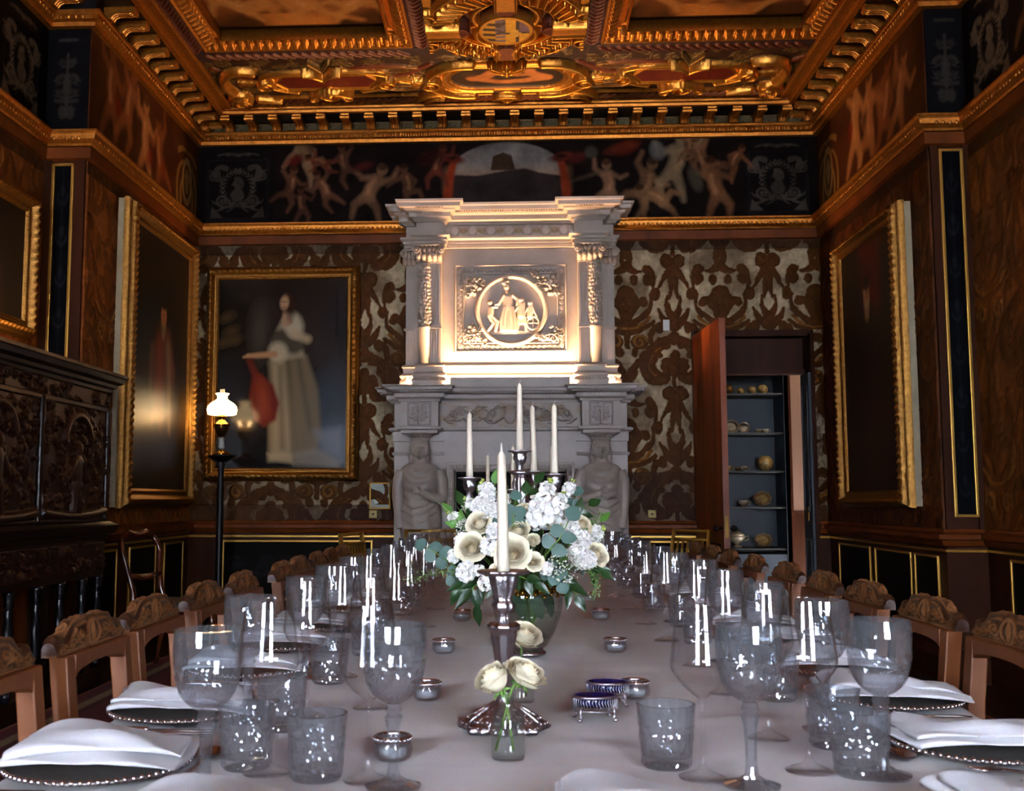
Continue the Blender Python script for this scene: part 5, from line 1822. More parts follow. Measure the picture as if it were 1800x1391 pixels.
CP = [(XLN + .02, CY1), (CXF, CY1), (CXF, CY0)]
# out must be to the left of travel: go from near to far along the front, then back to the wall
CP = [(CXF, CY0), (CXF, CY1), (XLN + .02, CY1)]
flip = lambda pr: [(-d, z) for d, z in pr]
m = MB().sweep(CP, flip([(0, 1.93), (.015, 1.935), (.02, 1.955), (.045, 1.965), (.05, 1.985), (.08, 2.0), (.09, 2.03), (.10, 2.035), (.10, 2.055), (-.1, 2.06)]))
m.box(XLN + .03, CXF + .05, CY0, CY1 + .05, 2.04, 2.058)
m.build('cornice', 'black_oak', cab)
m = MB().sweep(CP, flip([(0, .96), (.02, .965), (.03, .99), (.06, 1.0), (.07, 1.03), (.075, 1.05), (.05, 1.06), (.03, 1.075), (0, 1.08)]))
m.build('waist_moulding', 'black_oak', cab)
m = MB().box(XLN + .04, CXF + .005, CY0, CY1, .72, .97); m.build('drawer_front', 'black_oak', cab)


def carved(w, h, n, seed, dens=1., col='#2a160e', fig=True):
    cv = Cv(w, h, n, col)
    r = random.Random(seed)
    for i in range(int(w * h * 260 * dens)):
        x, y = r.uniform(0, w), r.uniform(0, h)
        k = r.random()
        if k < .55: scroll(cv, x, y, r.uniform(.04, .085), r.uniform(0, 6.3), r.choice((-1, 1)), h=r.uniform(.012, .028))
        else: cv.ell(x, y, r.uniform(.015, .04), r.uniform(.015, .035), rot=r.uniform(0, 3), h=r.uniform(.01, .032))
    if fig:
        cx = w / 2; cv.mx = cx
        cv.stroke(bez((cx, h * .92), (cx + .16, h * .9), (cx + .2, h * .7), n=9), .03, .03, h=.035)
        cv.ell(cx, h * .62, .045, .055, h=.045); cv.stroke([(cx, h * .5), (cx, h * .3)], .06, .05, h=.04); cv.stroke([(cx + .05, h * .5), (cx + .13, h * .36)], .028, .02, h=.036)
        cv.stroke([(cx + .03, h * .3), (cx + .05, h * .08)], .04, .03, h=.036); cv.mx = None
        cv.stroke(bez((0, h * .06), (w * .5, h * -.02), (w, h * .06), n=10), .03, h=.036)
    return cv


def cab_panel(name, y0, y1, z0, z1, seed, m_='black_oak_carved', par=cab, fig=True, x=CXF + .004):
    cv = carved(y1 - y0, z1 - z0, 130, seed, fig=fig)
    return relief(name, cv, (x, y0, z0), (0, 1, 0), EY, m_, par)


for i, (y0, y1) in enumerate(((6.05, 6.97), (5.0, 5.95), (4.05, 4.92))):
    cab_panel('door_panel', y0, y1, 1.10, 1.80, 60 + i)
cab_panel('carved_frieze', CY0, CY1, 1.83, 1.93, 70, fig=False)
cab_panel('carved_drawer', CY0, CY1, .76, .94, 71, fig=False, x=CXF + .008)
for y in (6.0, 4.96, 7.0, 4.02):
    m = MB().lathe([(.022, 1.08), (.022, 1.1), (.018, 1.12), (.018, 1.78), (.024, 1.8), (.024, 1.83)], 12, (CXF + .008, y, 0))
    m.build('door_stile', 'black_oak', cab, smooth=True)
for z0, z1 in ((1.80, 1.83), (1.08, 1.10)):
    MB().box(CXF, CXF + .02, CY0, CY1, z0, z1).build('door_rail', 'black_oak', cab, bevel=.006)
def twist(t, r, z, i): return r * (1 + .12 * np.sin(2 * t + z * 40)) if .25 < z < .6 else np.full(len(t), r)
for y in (7.0, 6.75, 6.42, 6.10, 5.76, 5.42, 5.08, 4.74, 4.4, 4.06):
    zs = np.linspace(.24, .6, 24)
    m = MB().box(CXF - .05, CXF - .0, y - .026, y + .026, .12, .18)
    m.lathe([(.026, .18), (.03, .2), (.02, .22)] + [(.026, z) for z in zs] + [(.02, .62), (.03, .64), (.026, .66), (.034, .70), (.034, .72)], 16, (CXF - .026, y, 0), twist)
    m.build('column', mat('ebonised', '#0d0e12', .25, noise=.2), cab, smooth=True)
for y in (6.58, 6.26, 5.92, 5.25, 4.57): MB().box(CXF - .36, CXF - .345, y - .1, y + .1, .2, .68).build('back_panel', 'red_wood', cab)
settle(cab)

# ================================================================ torchere with oil lamp
mat('white_glass_lit', '#fff3df', .3, emit=('#ffd9a0', 9.0))
LX, LY = -2.65, 9.5
lx, _, lz = atY(378, 806, LY)
tor = thing('torchere_stand', 'tall slender dark wood stand carrying the brass oil lamp', 'stand', (LX, LY, 0))
m = MB().lathe([(.03, .14), (.045, .2), (.04, .3), (.03, .4), (.032, 1.0), (.026, 1.45), (.03, 1.5), (.045, 1.53), (.03, 1.545), (.05, 1.56)], 20, (LX, LY, 0), lambda t, r, z, i: r * (1 + .05 * np.cos(8 * t)))
m.build('pole', 'ebony', tor, smooth=True)
m = MB().lathe([(.02, 1.545), (.06, 1.56), (.10, 1.585), (.125, 1.605), (.125, 1.615), (.0, 1.615)], 32, (LX, LY, 0)); m.build('tray', 'ebony', tor, smooth=True)
for k in range(3):
    t = 2 * PI * k / 3 + .5
    c_, s_ = math.cos(t), math.sin(t)
    MB().tube([(LX + .02 * c_, LY + .02 * s_, .24), (LX + .1 * c_, LY + .1 * s_, .2), (LX + .17 * c_, LY + .17 * s_, .08), (LX + .21 * c_, LY + .21 * s_, .02)], [.03, .026, .022, .02], 10).build('leg', 'ebony', tor, smooth=True)
settle(tor)
lamp = thing('oil_lamp', 'lit brass oil lamp with white glass shade on a dark stand', 'lamp', (LX, LY, 1.616))
mat('polished_brass', '#b98a3a', .22, metal=1.0)
m = MB().lathe([(.0, .0), (.075, .0), (.078, .012), (.06, .03), (.03, .042), (.02, .06)], 28); m.build('foot', 'polished_brass', lamp, smooth=True)
m = MB().lathe([(.02, .055), (.028, .07), (.024, .13), (.028, .15), (.018, .165)], 20); m.build('column', mat('porcelain_grey', '#9a9a90', .3), lamp, smooth=True)
m = MB().lathe([(.014, .16), (.03, .175), (.055, .21), (.066, .25), (.07, .268)], 28); m.build('font', mat('dark_bronze', '#5a4020', .3, metal=.9), lamp, smooth=True)
m = MB().lathe([(.075, .265), (.078, .275), (.06, .29), (.035, .31), (.03, .33), (.045, .345), (.045, .36), (.03, .365)], 28); m.build('burner', 'polished_brass', lamp, smooth=True)
m = MB().lathe([(.108, .365), (.128, .372), (.130, .39), (.136, .41), (.128, .445), (.10, .475), (.065, .495), (.046, .51), (.044, .54), (.062, .56), (.058, .562), (.040, .54)], 40)
m.build('shade', 'white_glass_lit', lamp, smooth=True)
m = MB().lathe([(.022, .38), (.022, .60), (.019, .60), (.019, .38)], 20); m.build('chimney', glassmat('lamp_glass', '#ffffff', 1.0), lamp, smooth=True)

# ================================================================ balloon-back chair against the wall
mat('mahogany', '#4a1f0e', .25, noise=.3, nscale=8, stretch=(1, 1, .2), coat=.3)
sc = thing('side_chair', 'dark mahogany balloon-back chair standing against the wall beneath the tall portrait', 'chair', (-2.68, 7.75, .013), math.radians(-22))
# seat extends to +x
m = MB()
for s_ in (-1, 1):
    m = MB().tube([(-.04, s_ * .15, 0), (.0, s_ * .16, .25), (.02, s_ * .17, .44), (-.01, s_ * .15, .55), (-.05, s_ * .17, .70), (-.07, s_ * .20, .82), (-.10, s_ * .19, .90), (-.115, s_ * .15, .935)], [.018, .02, .024, .022, .02, .02, .02, .02], 10)
    m.build('rear_leg', 'mahogany', sc, smooth=True)
    m = MB().tube([(.42, s_ * .19, .44), (.435, s_ * .195, .3), (.42, s_ * .19, .12), (.43, s_ * .19, 0)], [.028, .026, .016, .014], 10)
    m.build('front_leg', 'mahogany', sc, smooth=True)
MB().tube([(-.115, -.155, .93), (-.125, -.09, .965), (-.13, -.03, .945), (-.13, .03, .945), (-.125, .09, .965), (-.115, .155, .93)], [.022, .026, .026, .026, .026, .022], 10).build('crest_rail', 'mahogany', sc, smooth=True)
MB().tube([(-.03, -.16, .66), (-.035, -.05, .64), (-.035, .05, .64), (-.03, .16, .66)], [.018, .026, .026, .018], 8).build('splat_rail', 'mahogany', sc, smooth=True)
m = MB().hexa([(0, -.18, .40), (.45, -.22, .40), (.45, .22, .40), (0, .18, .40)], [(0, -.18, .46), (.45, -.22, .46), (.45, .22, .46), (0, .18, .46)]); m.build('seat_frame', 'mahogany', sc, bevel=.012)
m = MB().hexa([(.02, -.16, .455), (.43, -.2, .455), (.43, .2, .455), (.02, .16, .455)], [(.03, -.15, .49), (.42, -.19, .49), (.42, .19, .49), (.03, .15, .49)]); m.build('seat_pad', mat('dark_leather', '#150c0a', .4, bump=.1), sc, bevel=.015)

# ================================================================ small fittings on the end wall
def fitting(name, label, cat, px, py, wpx, hpx, m_, y=YB - .013, d=.014):
    p = atY(px, py, y)
    return p, wpx * .00535, hpx * .00535
p, w, h = fitting('', '', '', 668, 872, 37, 47, '')
fs = thing('framed_notice', 'small gilt framed grey printed notice beside the chimneypiece', 'notice', (p[0], YB - .013, p[2]))
o = link('frame', frame_mesh('frame', w, h, .014, [(0, .012), (.5, .018), (1, .01)], n=30, nt=5), 'gilt_line', fs); place_on(o, (0, 0, 0), (1, 0, 0), EY)
cv = Cv(w - .02, h - .02, 350, '#7e8478'); cv.mottle(.12, 6, 3)
rr = random.Random(2)
for row in range(9):
    y = cv.h * (.86 - row * .085)
    if 3 <= row <= 6:
        cv.ell(cv.w * .30, cv.h * .32, .022, .03, col='#aab2aa', a=.5); cv.ell(cv.w * .62, cv.h * .33, .02, .014, col='#b0b6ae', a=.5); cv.ell(cv.w * .5, cv.h * .56, .014, .014, col='#a8aca0', a=.5)
        continue
    x = cv.w * .2
    while x < cv.w * .78:
        l = rr.uniform(.006, .016); cv.line(x, y, x + l, y, .0016, col='#5a6058', a=.7); x += l + .006
relief('printed_sheet', cv, (-(w - .02) / 2, -.006, -(h - .02) / 2), (1, 0, 0), EY, mat('printed_paper', attr=True, rough=.4), fs, skirt=.004)
def plate(name, label, cat, px, py, wpx, hpx, m_, parts):
    p = atY(px, py, YB - .013)
    w, h = wpx * .00535, hpx * .00535
    t = thing(name, label, cat, (p[0], YB - .013, p[2]))
    MB().box(-w / 2, w / 2, -.014, .0, -h / 2, h / 2).build('cover_plate', m_, t, bevel=.003)
    parts(t, w, h)
    return t
mat('white_plastic', '#c9ccd2', .4)
plate('thermostat', 'small white thermostat box on the leather wall hanging beside the door', 'thermostat', 1171, 572, 11, 19, 'white_plastic', lambda t, w, h: setattr(MB().lathe([(.0, 0), (.008, 0), (.008, .006), (0, .006)], 12).build('dial', 'white_plastic', t), 'matrix_basis', Matrix.Translation((0, -.014, -.01)) @ Matrix.Rotation(PI / 2, 4, 'X')))
mat('brass_plate', '#5c4e28', .4, metal=.7)
for px, lab in ((656, 'brass socket plate low on the wall under the framed notice'), (1146, 'brass socket plate low on the wall between chimneypiece and door')):
    plate('socket_plate', lab, 'socket', px, 904, 14, 14, 'brass_plate', lambda t, w, h: MB().box(-.012, .012, -.018, -.012, -.008, .008).build('socket', 'black_iron', t, bevel=.002))

# ================================================================ china closet behind the door
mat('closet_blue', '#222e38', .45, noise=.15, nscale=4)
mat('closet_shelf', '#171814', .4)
cc = thing('china_cupboard', 'tall blue-grey cupboard of shelves seen through the doorway', 'cupboard', (2.4, 11.8, 0))
K0, K1, KF, KB = 1.75, 2.875, 11.5, 11.95
m = MB().box(K0, K1 + .05, KB, KB + .03, .55, 2.75).box(K0 - .03, K0, KF, KB + .03, .0, 2.75).box(K1, K1 + .05, KF, KB + .03, 0, 2.75).box(K0, K1 + .05, KF, KB + .03, 2.72, 2.78)
m.box(K0, K1, KF + .01, KB, .0, .64)
m.build('carcass', 'closet_blue', cc)
SHZ = [atY(1320, y, 11.55)[2] for y in (964, 891, 828, 761, 692)]
for z in SHZ: MB().box(K0, K1, KF + .03, KB, z - .02, z).build('shelf', 'closet_shelf', cc, bevel=.003)
settle(cc)
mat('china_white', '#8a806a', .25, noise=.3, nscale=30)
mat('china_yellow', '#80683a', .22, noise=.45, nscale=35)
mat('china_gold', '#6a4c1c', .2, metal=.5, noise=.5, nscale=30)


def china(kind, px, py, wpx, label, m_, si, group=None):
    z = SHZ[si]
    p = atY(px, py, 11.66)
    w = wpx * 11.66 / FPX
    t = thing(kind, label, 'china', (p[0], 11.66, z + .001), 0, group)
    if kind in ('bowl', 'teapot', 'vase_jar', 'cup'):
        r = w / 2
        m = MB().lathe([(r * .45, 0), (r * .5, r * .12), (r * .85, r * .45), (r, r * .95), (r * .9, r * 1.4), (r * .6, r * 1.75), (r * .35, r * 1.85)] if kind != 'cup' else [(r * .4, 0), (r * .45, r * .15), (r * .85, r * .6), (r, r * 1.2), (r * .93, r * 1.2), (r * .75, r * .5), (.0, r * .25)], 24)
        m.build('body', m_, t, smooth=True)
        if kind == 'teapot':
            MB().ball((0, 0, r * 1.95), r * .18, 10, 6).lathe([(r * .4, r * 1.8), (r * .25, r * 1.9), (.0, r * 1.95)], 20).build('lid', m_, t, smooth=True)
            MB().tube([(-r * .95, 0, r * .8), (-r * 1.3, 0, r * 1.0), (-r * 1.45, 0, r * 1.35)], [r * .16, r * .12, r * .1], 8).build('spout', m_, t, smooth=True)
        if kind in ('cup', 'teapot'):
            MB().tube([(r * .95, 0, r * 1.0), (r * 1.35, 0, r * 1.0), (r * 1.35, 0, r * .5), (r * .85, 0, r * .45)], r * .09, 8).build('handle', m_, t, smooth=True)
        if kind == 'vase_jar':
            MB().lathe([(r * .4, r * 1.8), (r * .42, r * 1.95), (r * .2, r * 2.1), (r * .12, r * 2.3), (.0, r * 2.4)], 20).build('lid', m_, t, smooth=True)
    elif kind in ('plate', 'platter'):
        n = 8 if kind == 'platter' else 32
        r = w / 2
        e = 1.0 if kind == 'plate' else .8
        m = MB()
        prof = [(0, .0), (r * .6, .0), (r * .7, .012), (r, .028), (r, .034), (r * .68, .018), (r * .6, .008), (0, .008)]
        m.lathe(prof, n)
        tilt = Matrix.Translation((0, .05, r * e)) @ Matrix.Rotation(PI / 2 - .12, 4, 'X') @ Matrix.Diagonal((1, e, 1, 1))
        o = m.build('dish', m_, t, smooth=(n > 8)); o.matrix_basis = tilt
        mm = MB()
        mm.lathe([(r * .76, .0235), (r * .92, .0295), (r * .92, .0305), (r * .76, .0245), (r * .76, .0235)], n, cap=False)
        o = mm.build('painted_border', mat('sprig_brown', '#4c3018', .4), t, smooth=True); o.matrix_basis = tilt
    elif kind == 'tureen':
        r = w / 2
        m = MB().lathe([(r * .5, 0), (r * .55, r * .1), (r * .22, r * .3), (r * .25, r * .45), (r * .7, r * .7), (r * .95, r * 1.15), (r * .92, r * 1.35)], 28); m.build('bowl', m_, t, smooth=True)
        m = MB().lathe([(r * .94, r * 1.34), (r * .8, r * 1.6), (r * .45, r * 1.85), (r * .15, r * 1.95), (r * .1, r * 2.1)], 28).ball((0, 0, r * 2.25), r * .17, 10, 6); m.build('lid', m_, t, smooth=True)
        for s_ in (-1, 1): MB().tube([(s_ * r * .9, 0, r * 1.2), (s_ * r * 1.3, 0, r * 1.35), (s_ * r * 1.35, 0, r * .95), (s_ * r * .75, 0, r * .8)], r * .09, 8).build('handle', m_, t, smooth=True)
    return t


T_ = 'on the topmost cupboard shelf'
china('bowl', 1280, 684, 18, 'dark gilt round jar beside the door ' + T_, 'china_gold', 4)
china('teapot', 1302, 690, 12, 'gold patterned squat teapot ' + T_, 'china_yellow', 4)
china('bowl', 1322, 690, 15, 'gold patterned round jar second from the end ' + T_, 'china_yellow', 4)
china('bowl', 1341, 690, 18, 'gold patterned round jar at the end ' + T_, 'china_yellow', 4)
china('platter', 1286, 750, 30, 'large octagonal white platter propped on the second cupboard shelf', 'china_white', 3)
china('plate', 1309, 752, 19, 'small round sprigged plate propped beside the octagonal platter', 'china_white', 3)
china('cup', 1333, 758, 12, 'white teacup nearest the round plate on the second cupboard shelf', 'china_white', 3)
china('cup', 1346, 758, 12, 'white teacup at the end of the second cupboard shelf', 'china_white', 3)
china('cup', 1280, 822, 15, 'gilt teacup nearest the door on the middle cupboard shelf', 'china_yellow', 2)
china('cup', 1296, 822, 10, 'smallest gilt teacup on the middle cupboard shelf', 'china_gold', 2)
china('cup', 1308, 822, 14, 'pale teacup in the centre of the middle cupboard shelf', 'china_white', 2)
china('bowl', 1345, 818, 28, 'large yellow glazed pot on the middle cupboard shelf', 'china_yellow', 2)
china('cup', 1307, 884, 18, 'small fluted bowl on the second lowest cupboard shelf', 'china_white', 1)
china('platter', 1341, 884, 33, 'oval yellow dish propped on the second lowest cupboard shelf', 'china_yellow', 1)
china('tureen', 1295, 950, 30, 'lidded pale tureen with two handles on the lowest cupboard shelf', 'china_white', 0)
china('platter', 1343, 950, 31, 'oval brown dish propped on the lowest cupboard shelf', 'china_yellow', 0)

# ================================================================ dining table and cloth
TX0, TX1, TY0, TY1, TZ = -.86, 1.0, 1.28, 6.85, .75
TXC = (TX0 + TX1) / 2
mat('oak', '#7c4722', .42, noise=.28, nscale=5, stretch=(.8, .8, .12), bump=.12, bscale=40)
mat('oak_carved', '#7c4c2a', .42, noise=.45, nscale=14, bump=.25, bscale=70)
mat('linen', '#dad3cf', .75, bump=.06, bscale=150, sheen=.1)
mat('napkin_linen', '#d4d4d6', .8, bump=.05, bscale=200, sheen=.1)
tb = thing('dining_table', 'long oak banqueting table hidden under the white cloth', 'table', (TXC, (TY0 + TY1) / 2, 0))
MB().box(TX0 + .03, TX1 - .03, TY0 + .03, TY1 - .03, TZ - .05, TZ - .012).build('table_top', 'oak', tb)
for x in (TX0 + .55, TX1 - .55):
    for y in (TY0 + .3, (TY0 + TY1) / 2, TY1 - .3):
        MB().lathe([(.05, .012), (.05, .08), (.035, .1), (.05, .3), (.04, .5), (.055, .6), (.055, .70)], 16, (x, y, 0)).build('leg', 'oak', tb, smooth=True)
settle(tb)


def cloth():
    nx, ny = 150, 420
    ov, r = .22, .03
    def axis(a, b, n):
        return np.concatenate([np.linspace(-ov, 0, 12, endpoint=False), np.linspace(0, b - a, n - 24), b - a + np.linspace(0, ov, 13)[1:]])
    ux, uy = axis(TX0, TX1, nx), axis(TY0, TY1, ny)
    U, V = np.meshgrid(ux, uy)
    L, W = TX1 - TX0, TY1 - TY0
    def fold(u, l):
        inside = np.clip(u, 0, l)
        over = np.abs(u - inside)
        d = np.where(over > r, over - r, 0)
        bend = np.minimum(over / r, 1) * PI / 2
        return inside + np.sign(u - inside) * np.where(over > 0, r * np.sin(bend) * .7, 0), np.where(over > 0, r * (1 - np.cos(bend)) + d, 0), over
    X, zx, ox = fold(U, L); Y, zy, oy = fold(V, W)
    drop = np.maximum(zx, zy)
    rip = .018 * np.sin(V * 9 + .6 * np.sin(V * 3)) * np.clip(ox / .2, 0, 1) * np.sign(U - L / 2)
    rip2 = .018 * np.sin(U * 9) * np.clip(oy / .2, 0, 1) * np.sign(V - W / 2)
    Z = TZ - drop
    # soft creases: fold lines of the pressed cloth, faint waves
    on = (drop < 1e-6)
    cr = .0022 * np.exp(-((X - L / 2) / .006) ** 2)
    for q in np.arange(.65, W, .72): cr = cr + .0020 * np.exp(-((Y - q) / .007) ** 2)
    nz = fbm(X.shape, 9, 3, 5) - .5
    wav = .006 * np.sin(Y * 17 + 2.2 * np.sin(X * 1.9) + 5 * nz) * (.5 + nz) + .0016 * np.sin(Y * 37 + X * 3 + 9 * nz)
    Z = Z + np.where(on, cr + wav * .8, 0)
    P = np.stack([TX0 + X + rip, TY0 + Y + rip2, Z], -1)
    mb = MB(); mb.grid(P)
    return mb.me('tablecloth', smooth=True)


tc_ = tag(link('tablecloth', cloth(), 'linen'), 'long white linen tablecloth covering the whole banqueting table', 'tablecloth')

# ================================================================ oak chairs with carved crest rails
CW = .340


def make_chair():
    t = thing('oak_chair', 'x', 'chair')
    hw = CW / 2
    for s_ in (-1, 1):
        m = MB()
        prof = [(.02, 0), (-.0, .45), (-.012, .72), (-.028, .875)]
        for (x0, z0), (x1, z1) in zip(prof[:-1], prof[1:]):
            m.hexa([(x0 - .02, s_ * hw - .022, z0), (x0 + .02, s_ * hw - .022, z0), (x0 + .02, s_ * hw + .022, z0), (x0 - .02, s_ * hw + .022, z0)],
                   [(x1 - .02, s_ * hw - .022, z1), (x1 + .02, s_ * hw - .022, z1), (x1 + .02, s_ * hw + .022, z1), (x1 - .02, s_ * hw + .022, z1)])
        m.build('rear_leg', 'oak', t, bevel=.004, merge=True)
        m = MB().hexa([(.36, s_ * .17 - .02, 0), (.40, s_ * .17 - .02, 0), (.40, s_ * .17 + .02, 0), (.36, s_ * .17 + .02, 0)], [(.355, s_ * .165 - .02, .44), (.403, s_ * .165 - .02, .44), (.403, s_ * .165 + .02, .44), (.355, s_ * .165 + .02, .44)])
        m.build('front_leg', 'oak', t, bevel=.004)
        MB().box(.02, .36, s_ * .165 - .012, s_ * .165 + .012, .16, .19).build('stretcher', 'oak', t, bevel=.003)
    # arched top rail between the posts
    n = 14
    ys = np.linspace(-hw + .022, hw - .022, n)
    q = ys / (hw - .022)
    low = .836 + .010 * (1 - np.abs(q) ** 2.2) - .010 * (np.abs(q) ** 8)
    poly = [(y, .875) for y in ys] + [(y, l) for y, l in zip(ys[::-1], low[::-1])]
    MB().prism(poly, lambda u, v, w: (w, u, v), -.045, -.005).build('top_rail', 'oak', t, bevel=.003)
    # carved crest rail: rolled over the top, rising in the middle, scrolled ends
    cv = Cv(CW + .05, .17, 300, '#7c4c2a')
    cx = cv.w / 2; cv.mx = cx
    cv.c[:] = lin('#3c2010')
    k = dict(h=.0055, col='#8a5c36')
    cv.ell(cx, .046, .034, .036, ring=.004, **k); cv.ell(cx, .046, .014, .022, **k); cv.stroke([(cx, .02), (cx, .076)], .004, **k)
    cv.stroke([(cx, .005), (cx + .22, .005)], .005, **k)
    for (x, y, r, a0, tn) in ((.068, .046, .026, PI, 1.4), (.125, .040, .024, 0, -1.4), (.172, .036, .018, PI, 1.4), (.06, .11, .028, 0, 1.4), (.125, .11, .026, PI, -1.4), (.02, .13, .02, 0, 1.2)):
        cv.stroke(spiral(cx + x, y, r, .005, a0, tn, 16), .0034, .0026, **k)
        cv.ell(cx + x, y, .006, **k)
    for (p, q, r) in (((.04, .02), (.06, .012), (.10, .018)), ((.095, .07), (.11, .055), (.15, .06)), ((.04, .078), (.06, .082), (.10, .074)), ((.15, .02), (.17, .012), (.19, .022)), ((.03, .095), (.09, .09), (.15, .088)), ((.095, .03), (.098, .05), (.092, .066)), ((.15, .05), (.16, .06), (.18, .064)), ((.02, .15), (.09, .148), (.16, .15))):
        cv.stroke(bez((cx + p[0], p[1]), (cx + q[0], q[1]), (cx + r[0], r[1]), n=7), .0045, .0015, **k)
    def fn(X, Y, Z):
        y = X - cx
        e = np.abs(y) / (cv.w / 2)
        st_ = np.clip((e - .48) / .3, 0, 1); st_ = st_ * st_ * (3 - 2 * st_)
        hgt = .072 - .026 * st_ + .004 * np.exp(-((e - .88) / .07) ** 2) - .003 * (e / .48).clip(0, 1) ** 2
        hgt = np.where(e > .97, hgt - .012, hgt)
        v = Y / .17
        zf = np.clip(v / .45, 0, 1)                       # front face, then over the top and down behind
        a = np.clip((v - .45) / .3, 0, 1) * PI
        back = np.clip((v - .75) / .25, 0, 1)
        r = .015
        xx = np.where(v < .45, .0, np.where(v < .75, -r + r * np.cos(a), -2 * r)) - .004
        zz = np.where(v < .45, zf * (hgt - r), np.where(v < .75, hgt - r + r * np.sin(a), (1 - back) * (hgt - r)))
        nx = np.where(v < .45, 1, np.where(v < .75, np.cos(a), -1)); nz = np.where(v < .45, 0, np.where(v < .75, np.sin(a), 0))
        bul = .006 * np.sin(np.clip(v / .45, 0, 1) * PI)
        sk = np.where(Z < 0, 0, Z)
        return np.stack([xx + nx * (sk + bul) - .028 + .0, y, .873 + zz + nz * sk], -1)
    crest = relief('crest_rail', cv, None, (1, 0, 0), EY, mat('oak_crest', attr=True, rough=.42, noise=.25, nscale=25, bump=.2, bscale=90), t, skirt=.0, fn=fn)
    me = crest.data
    bm = bmesh.new(); bm.from_mesh(me); bm.verts.ensure_lookup_table()
    NX, NY = cv.nx + 2, cv.ny + 2
    bm.faces.new([bm.verts[j * NX] for j in range(1, NY - 1)][::-1]); bm.faces.new([bm.verts[j * NX + NX - 1] for j in range(1, NY - 1)])
    for i in range(NX - 1): bm.faces.new([bm.verts[i + 1], bm.verts[i], bm.verts[(NY - 1) * NX + i], bm.verts[(NY - 1) * NX + i + 1]])
    for f in bm.faces: f.smooth = len(f.verts) == 4
    bm.to_mesh(me); bm.free()
    # tooled leather lower back pad and seat
    n = 12
    ys = np.linspace(-hw + .02, hw - .02, n)
    P = np.zeros((8, n, 3))
    for j in range(8):
        v = j / 7
        for i, y in enumerate(ys):
            top = .60 + .075 * math.cos(y / hw * PI / 2)
            P[j, i] = (.012 + .02 * math.sin(v * PI), y, .47 + (top - .47) * v)
    Q = P.copy(); Q[..., 0] = -.01
    m = MB().grid(P).grid(Q[:, ::-1]); ring = [P[0], P[-1]]
    m.add(np.concatenate([P[-1], Q[-1]]), [(i, i + 1, n + i + 1, n + i) for i in range(n - 1)])
    m.build('back_pad', mat('tooled_leather', '#2c150c', .4, noise=.6, nscale=30, bump=.6, bscale=50), t, smooth=True)
    MB().box(.0, .40, -.185, .185, .40, .455).build('seat_frame', 'oak', t, bevel=.004)
    m = MB().hexa([(.005, -.18, .45), (.41, -.185, .45), (.41, .185, .45), (.005, .18, .45)], [(.015, -.16, .485), (.395, -.17, .485), (.395, .17, .485), (.015, .16, .485)])
    m.build('seat', 'tooled_leather', t, bevel=.012)
    return t


ORD = ['first', 'second', 'third', 'fourth', 'fifth', 'sixth', 'seventh', 'eighth', 'ninth', 'tenth', 'eleventh']
CHL = [1.76, 2.24, 2.69, 3.18, 3.67, 4.30, 4.72, 5.15, 5.55, 5.95]          # near post, lamp side
CHR = [1.83, 2.33, 2.80, 3.33, 3.80, 4.36, 4.97, 5.50, 6.03, 6.50]
XCL, XCR = -.945, 1.085
chair0 = make_chair()
for sid, ys, x, rz in (('lamp', CHL, XCL, 0), ('cupboard', CHR, XCR, PI)):
    for i, y in enumerate(ys):
        lab = ORD[i] + ' carved oak chair from the camera along the %s side of the table' % sid
        loc = (x + NPR.uniform(-.008, .008), y + CW / 2 + .02, .013)
        g = 'carved oak chairs along the table'
        if sid == 'lamp' and i == 0:
            chair0.location = loc; chair0['label'] = lab; chair0['group'] = g
        else:
            dup(chair0, lab, loc, rz + NPR.uniform(-.02, .02), g)

# ---- gold bamboo-style chairs at the far end
mat('gold_paint', '#a8893c', .35, metal=.75)


def make_gold_chair():
    t = thing('gold_chair', 'x', 'chair')
    for s_ in (-1, 1):
        m = MB().tube([(.0, s_ * .18, 0), (.0, s_ * .18, .45), (-.03, s_ * .175, .75), (-.075, s_ * .17, 1.0)], .014, 10)
        for z in (.2, .45, .62, .8): m.ball((-.0 - max(0, z - .45) * .13, s_ * (.18 - max(0, z - .45) * .018), z), .019, 8, 5)
        m.build('rear_leg', 'gold_paint', t, smooth=True)
        m = MB().tube([(.38, s_ * .19, 0), (.38, s_ * .19, .45)], .014, 10)
        for z in (.15, .3): m.ball((.38, s_ * .19, z), .019, 8, 5)
        m.build('front_leg', 'gold_paint', t, smooth=True)
        MB().tube([(0, s_ * .18, .2), (.38, s_ * .19, .2)], .009, 8).build('stretcher', 'gold_paint', t, smooth=True)
    for z, x in ((.99, -.073), (.93, -.062), (.66, -.018), (.60, -.01)):
        MB().tube([(x, -.172, z), (x, .172, z)], .011, 8).build('back_rail', 'gold_paint', t, smooth=True)
    for i in range(6):
        y = -.12 + i * .048
        m = MB().tube([(-.018, y, .66), (-.062, y, .93)], .0085, 8)
        for u in (.25, .5, .75): m.ball((-.018 - .044 * u, y, .66 + .27 * u), .012, 8, 5)
        m.build('spindle', 'gold_paint', t, smooth=True)
    MB().box(-.01, .40, -.2, .2, .43, .455).build('seat', 'gold_paint', t, bevel=.008)
    MB().box(.0, .39, -.19, .19, .455, .485).build('seat_pad', 'napkin_linen', t, bevel=.015)
    return t


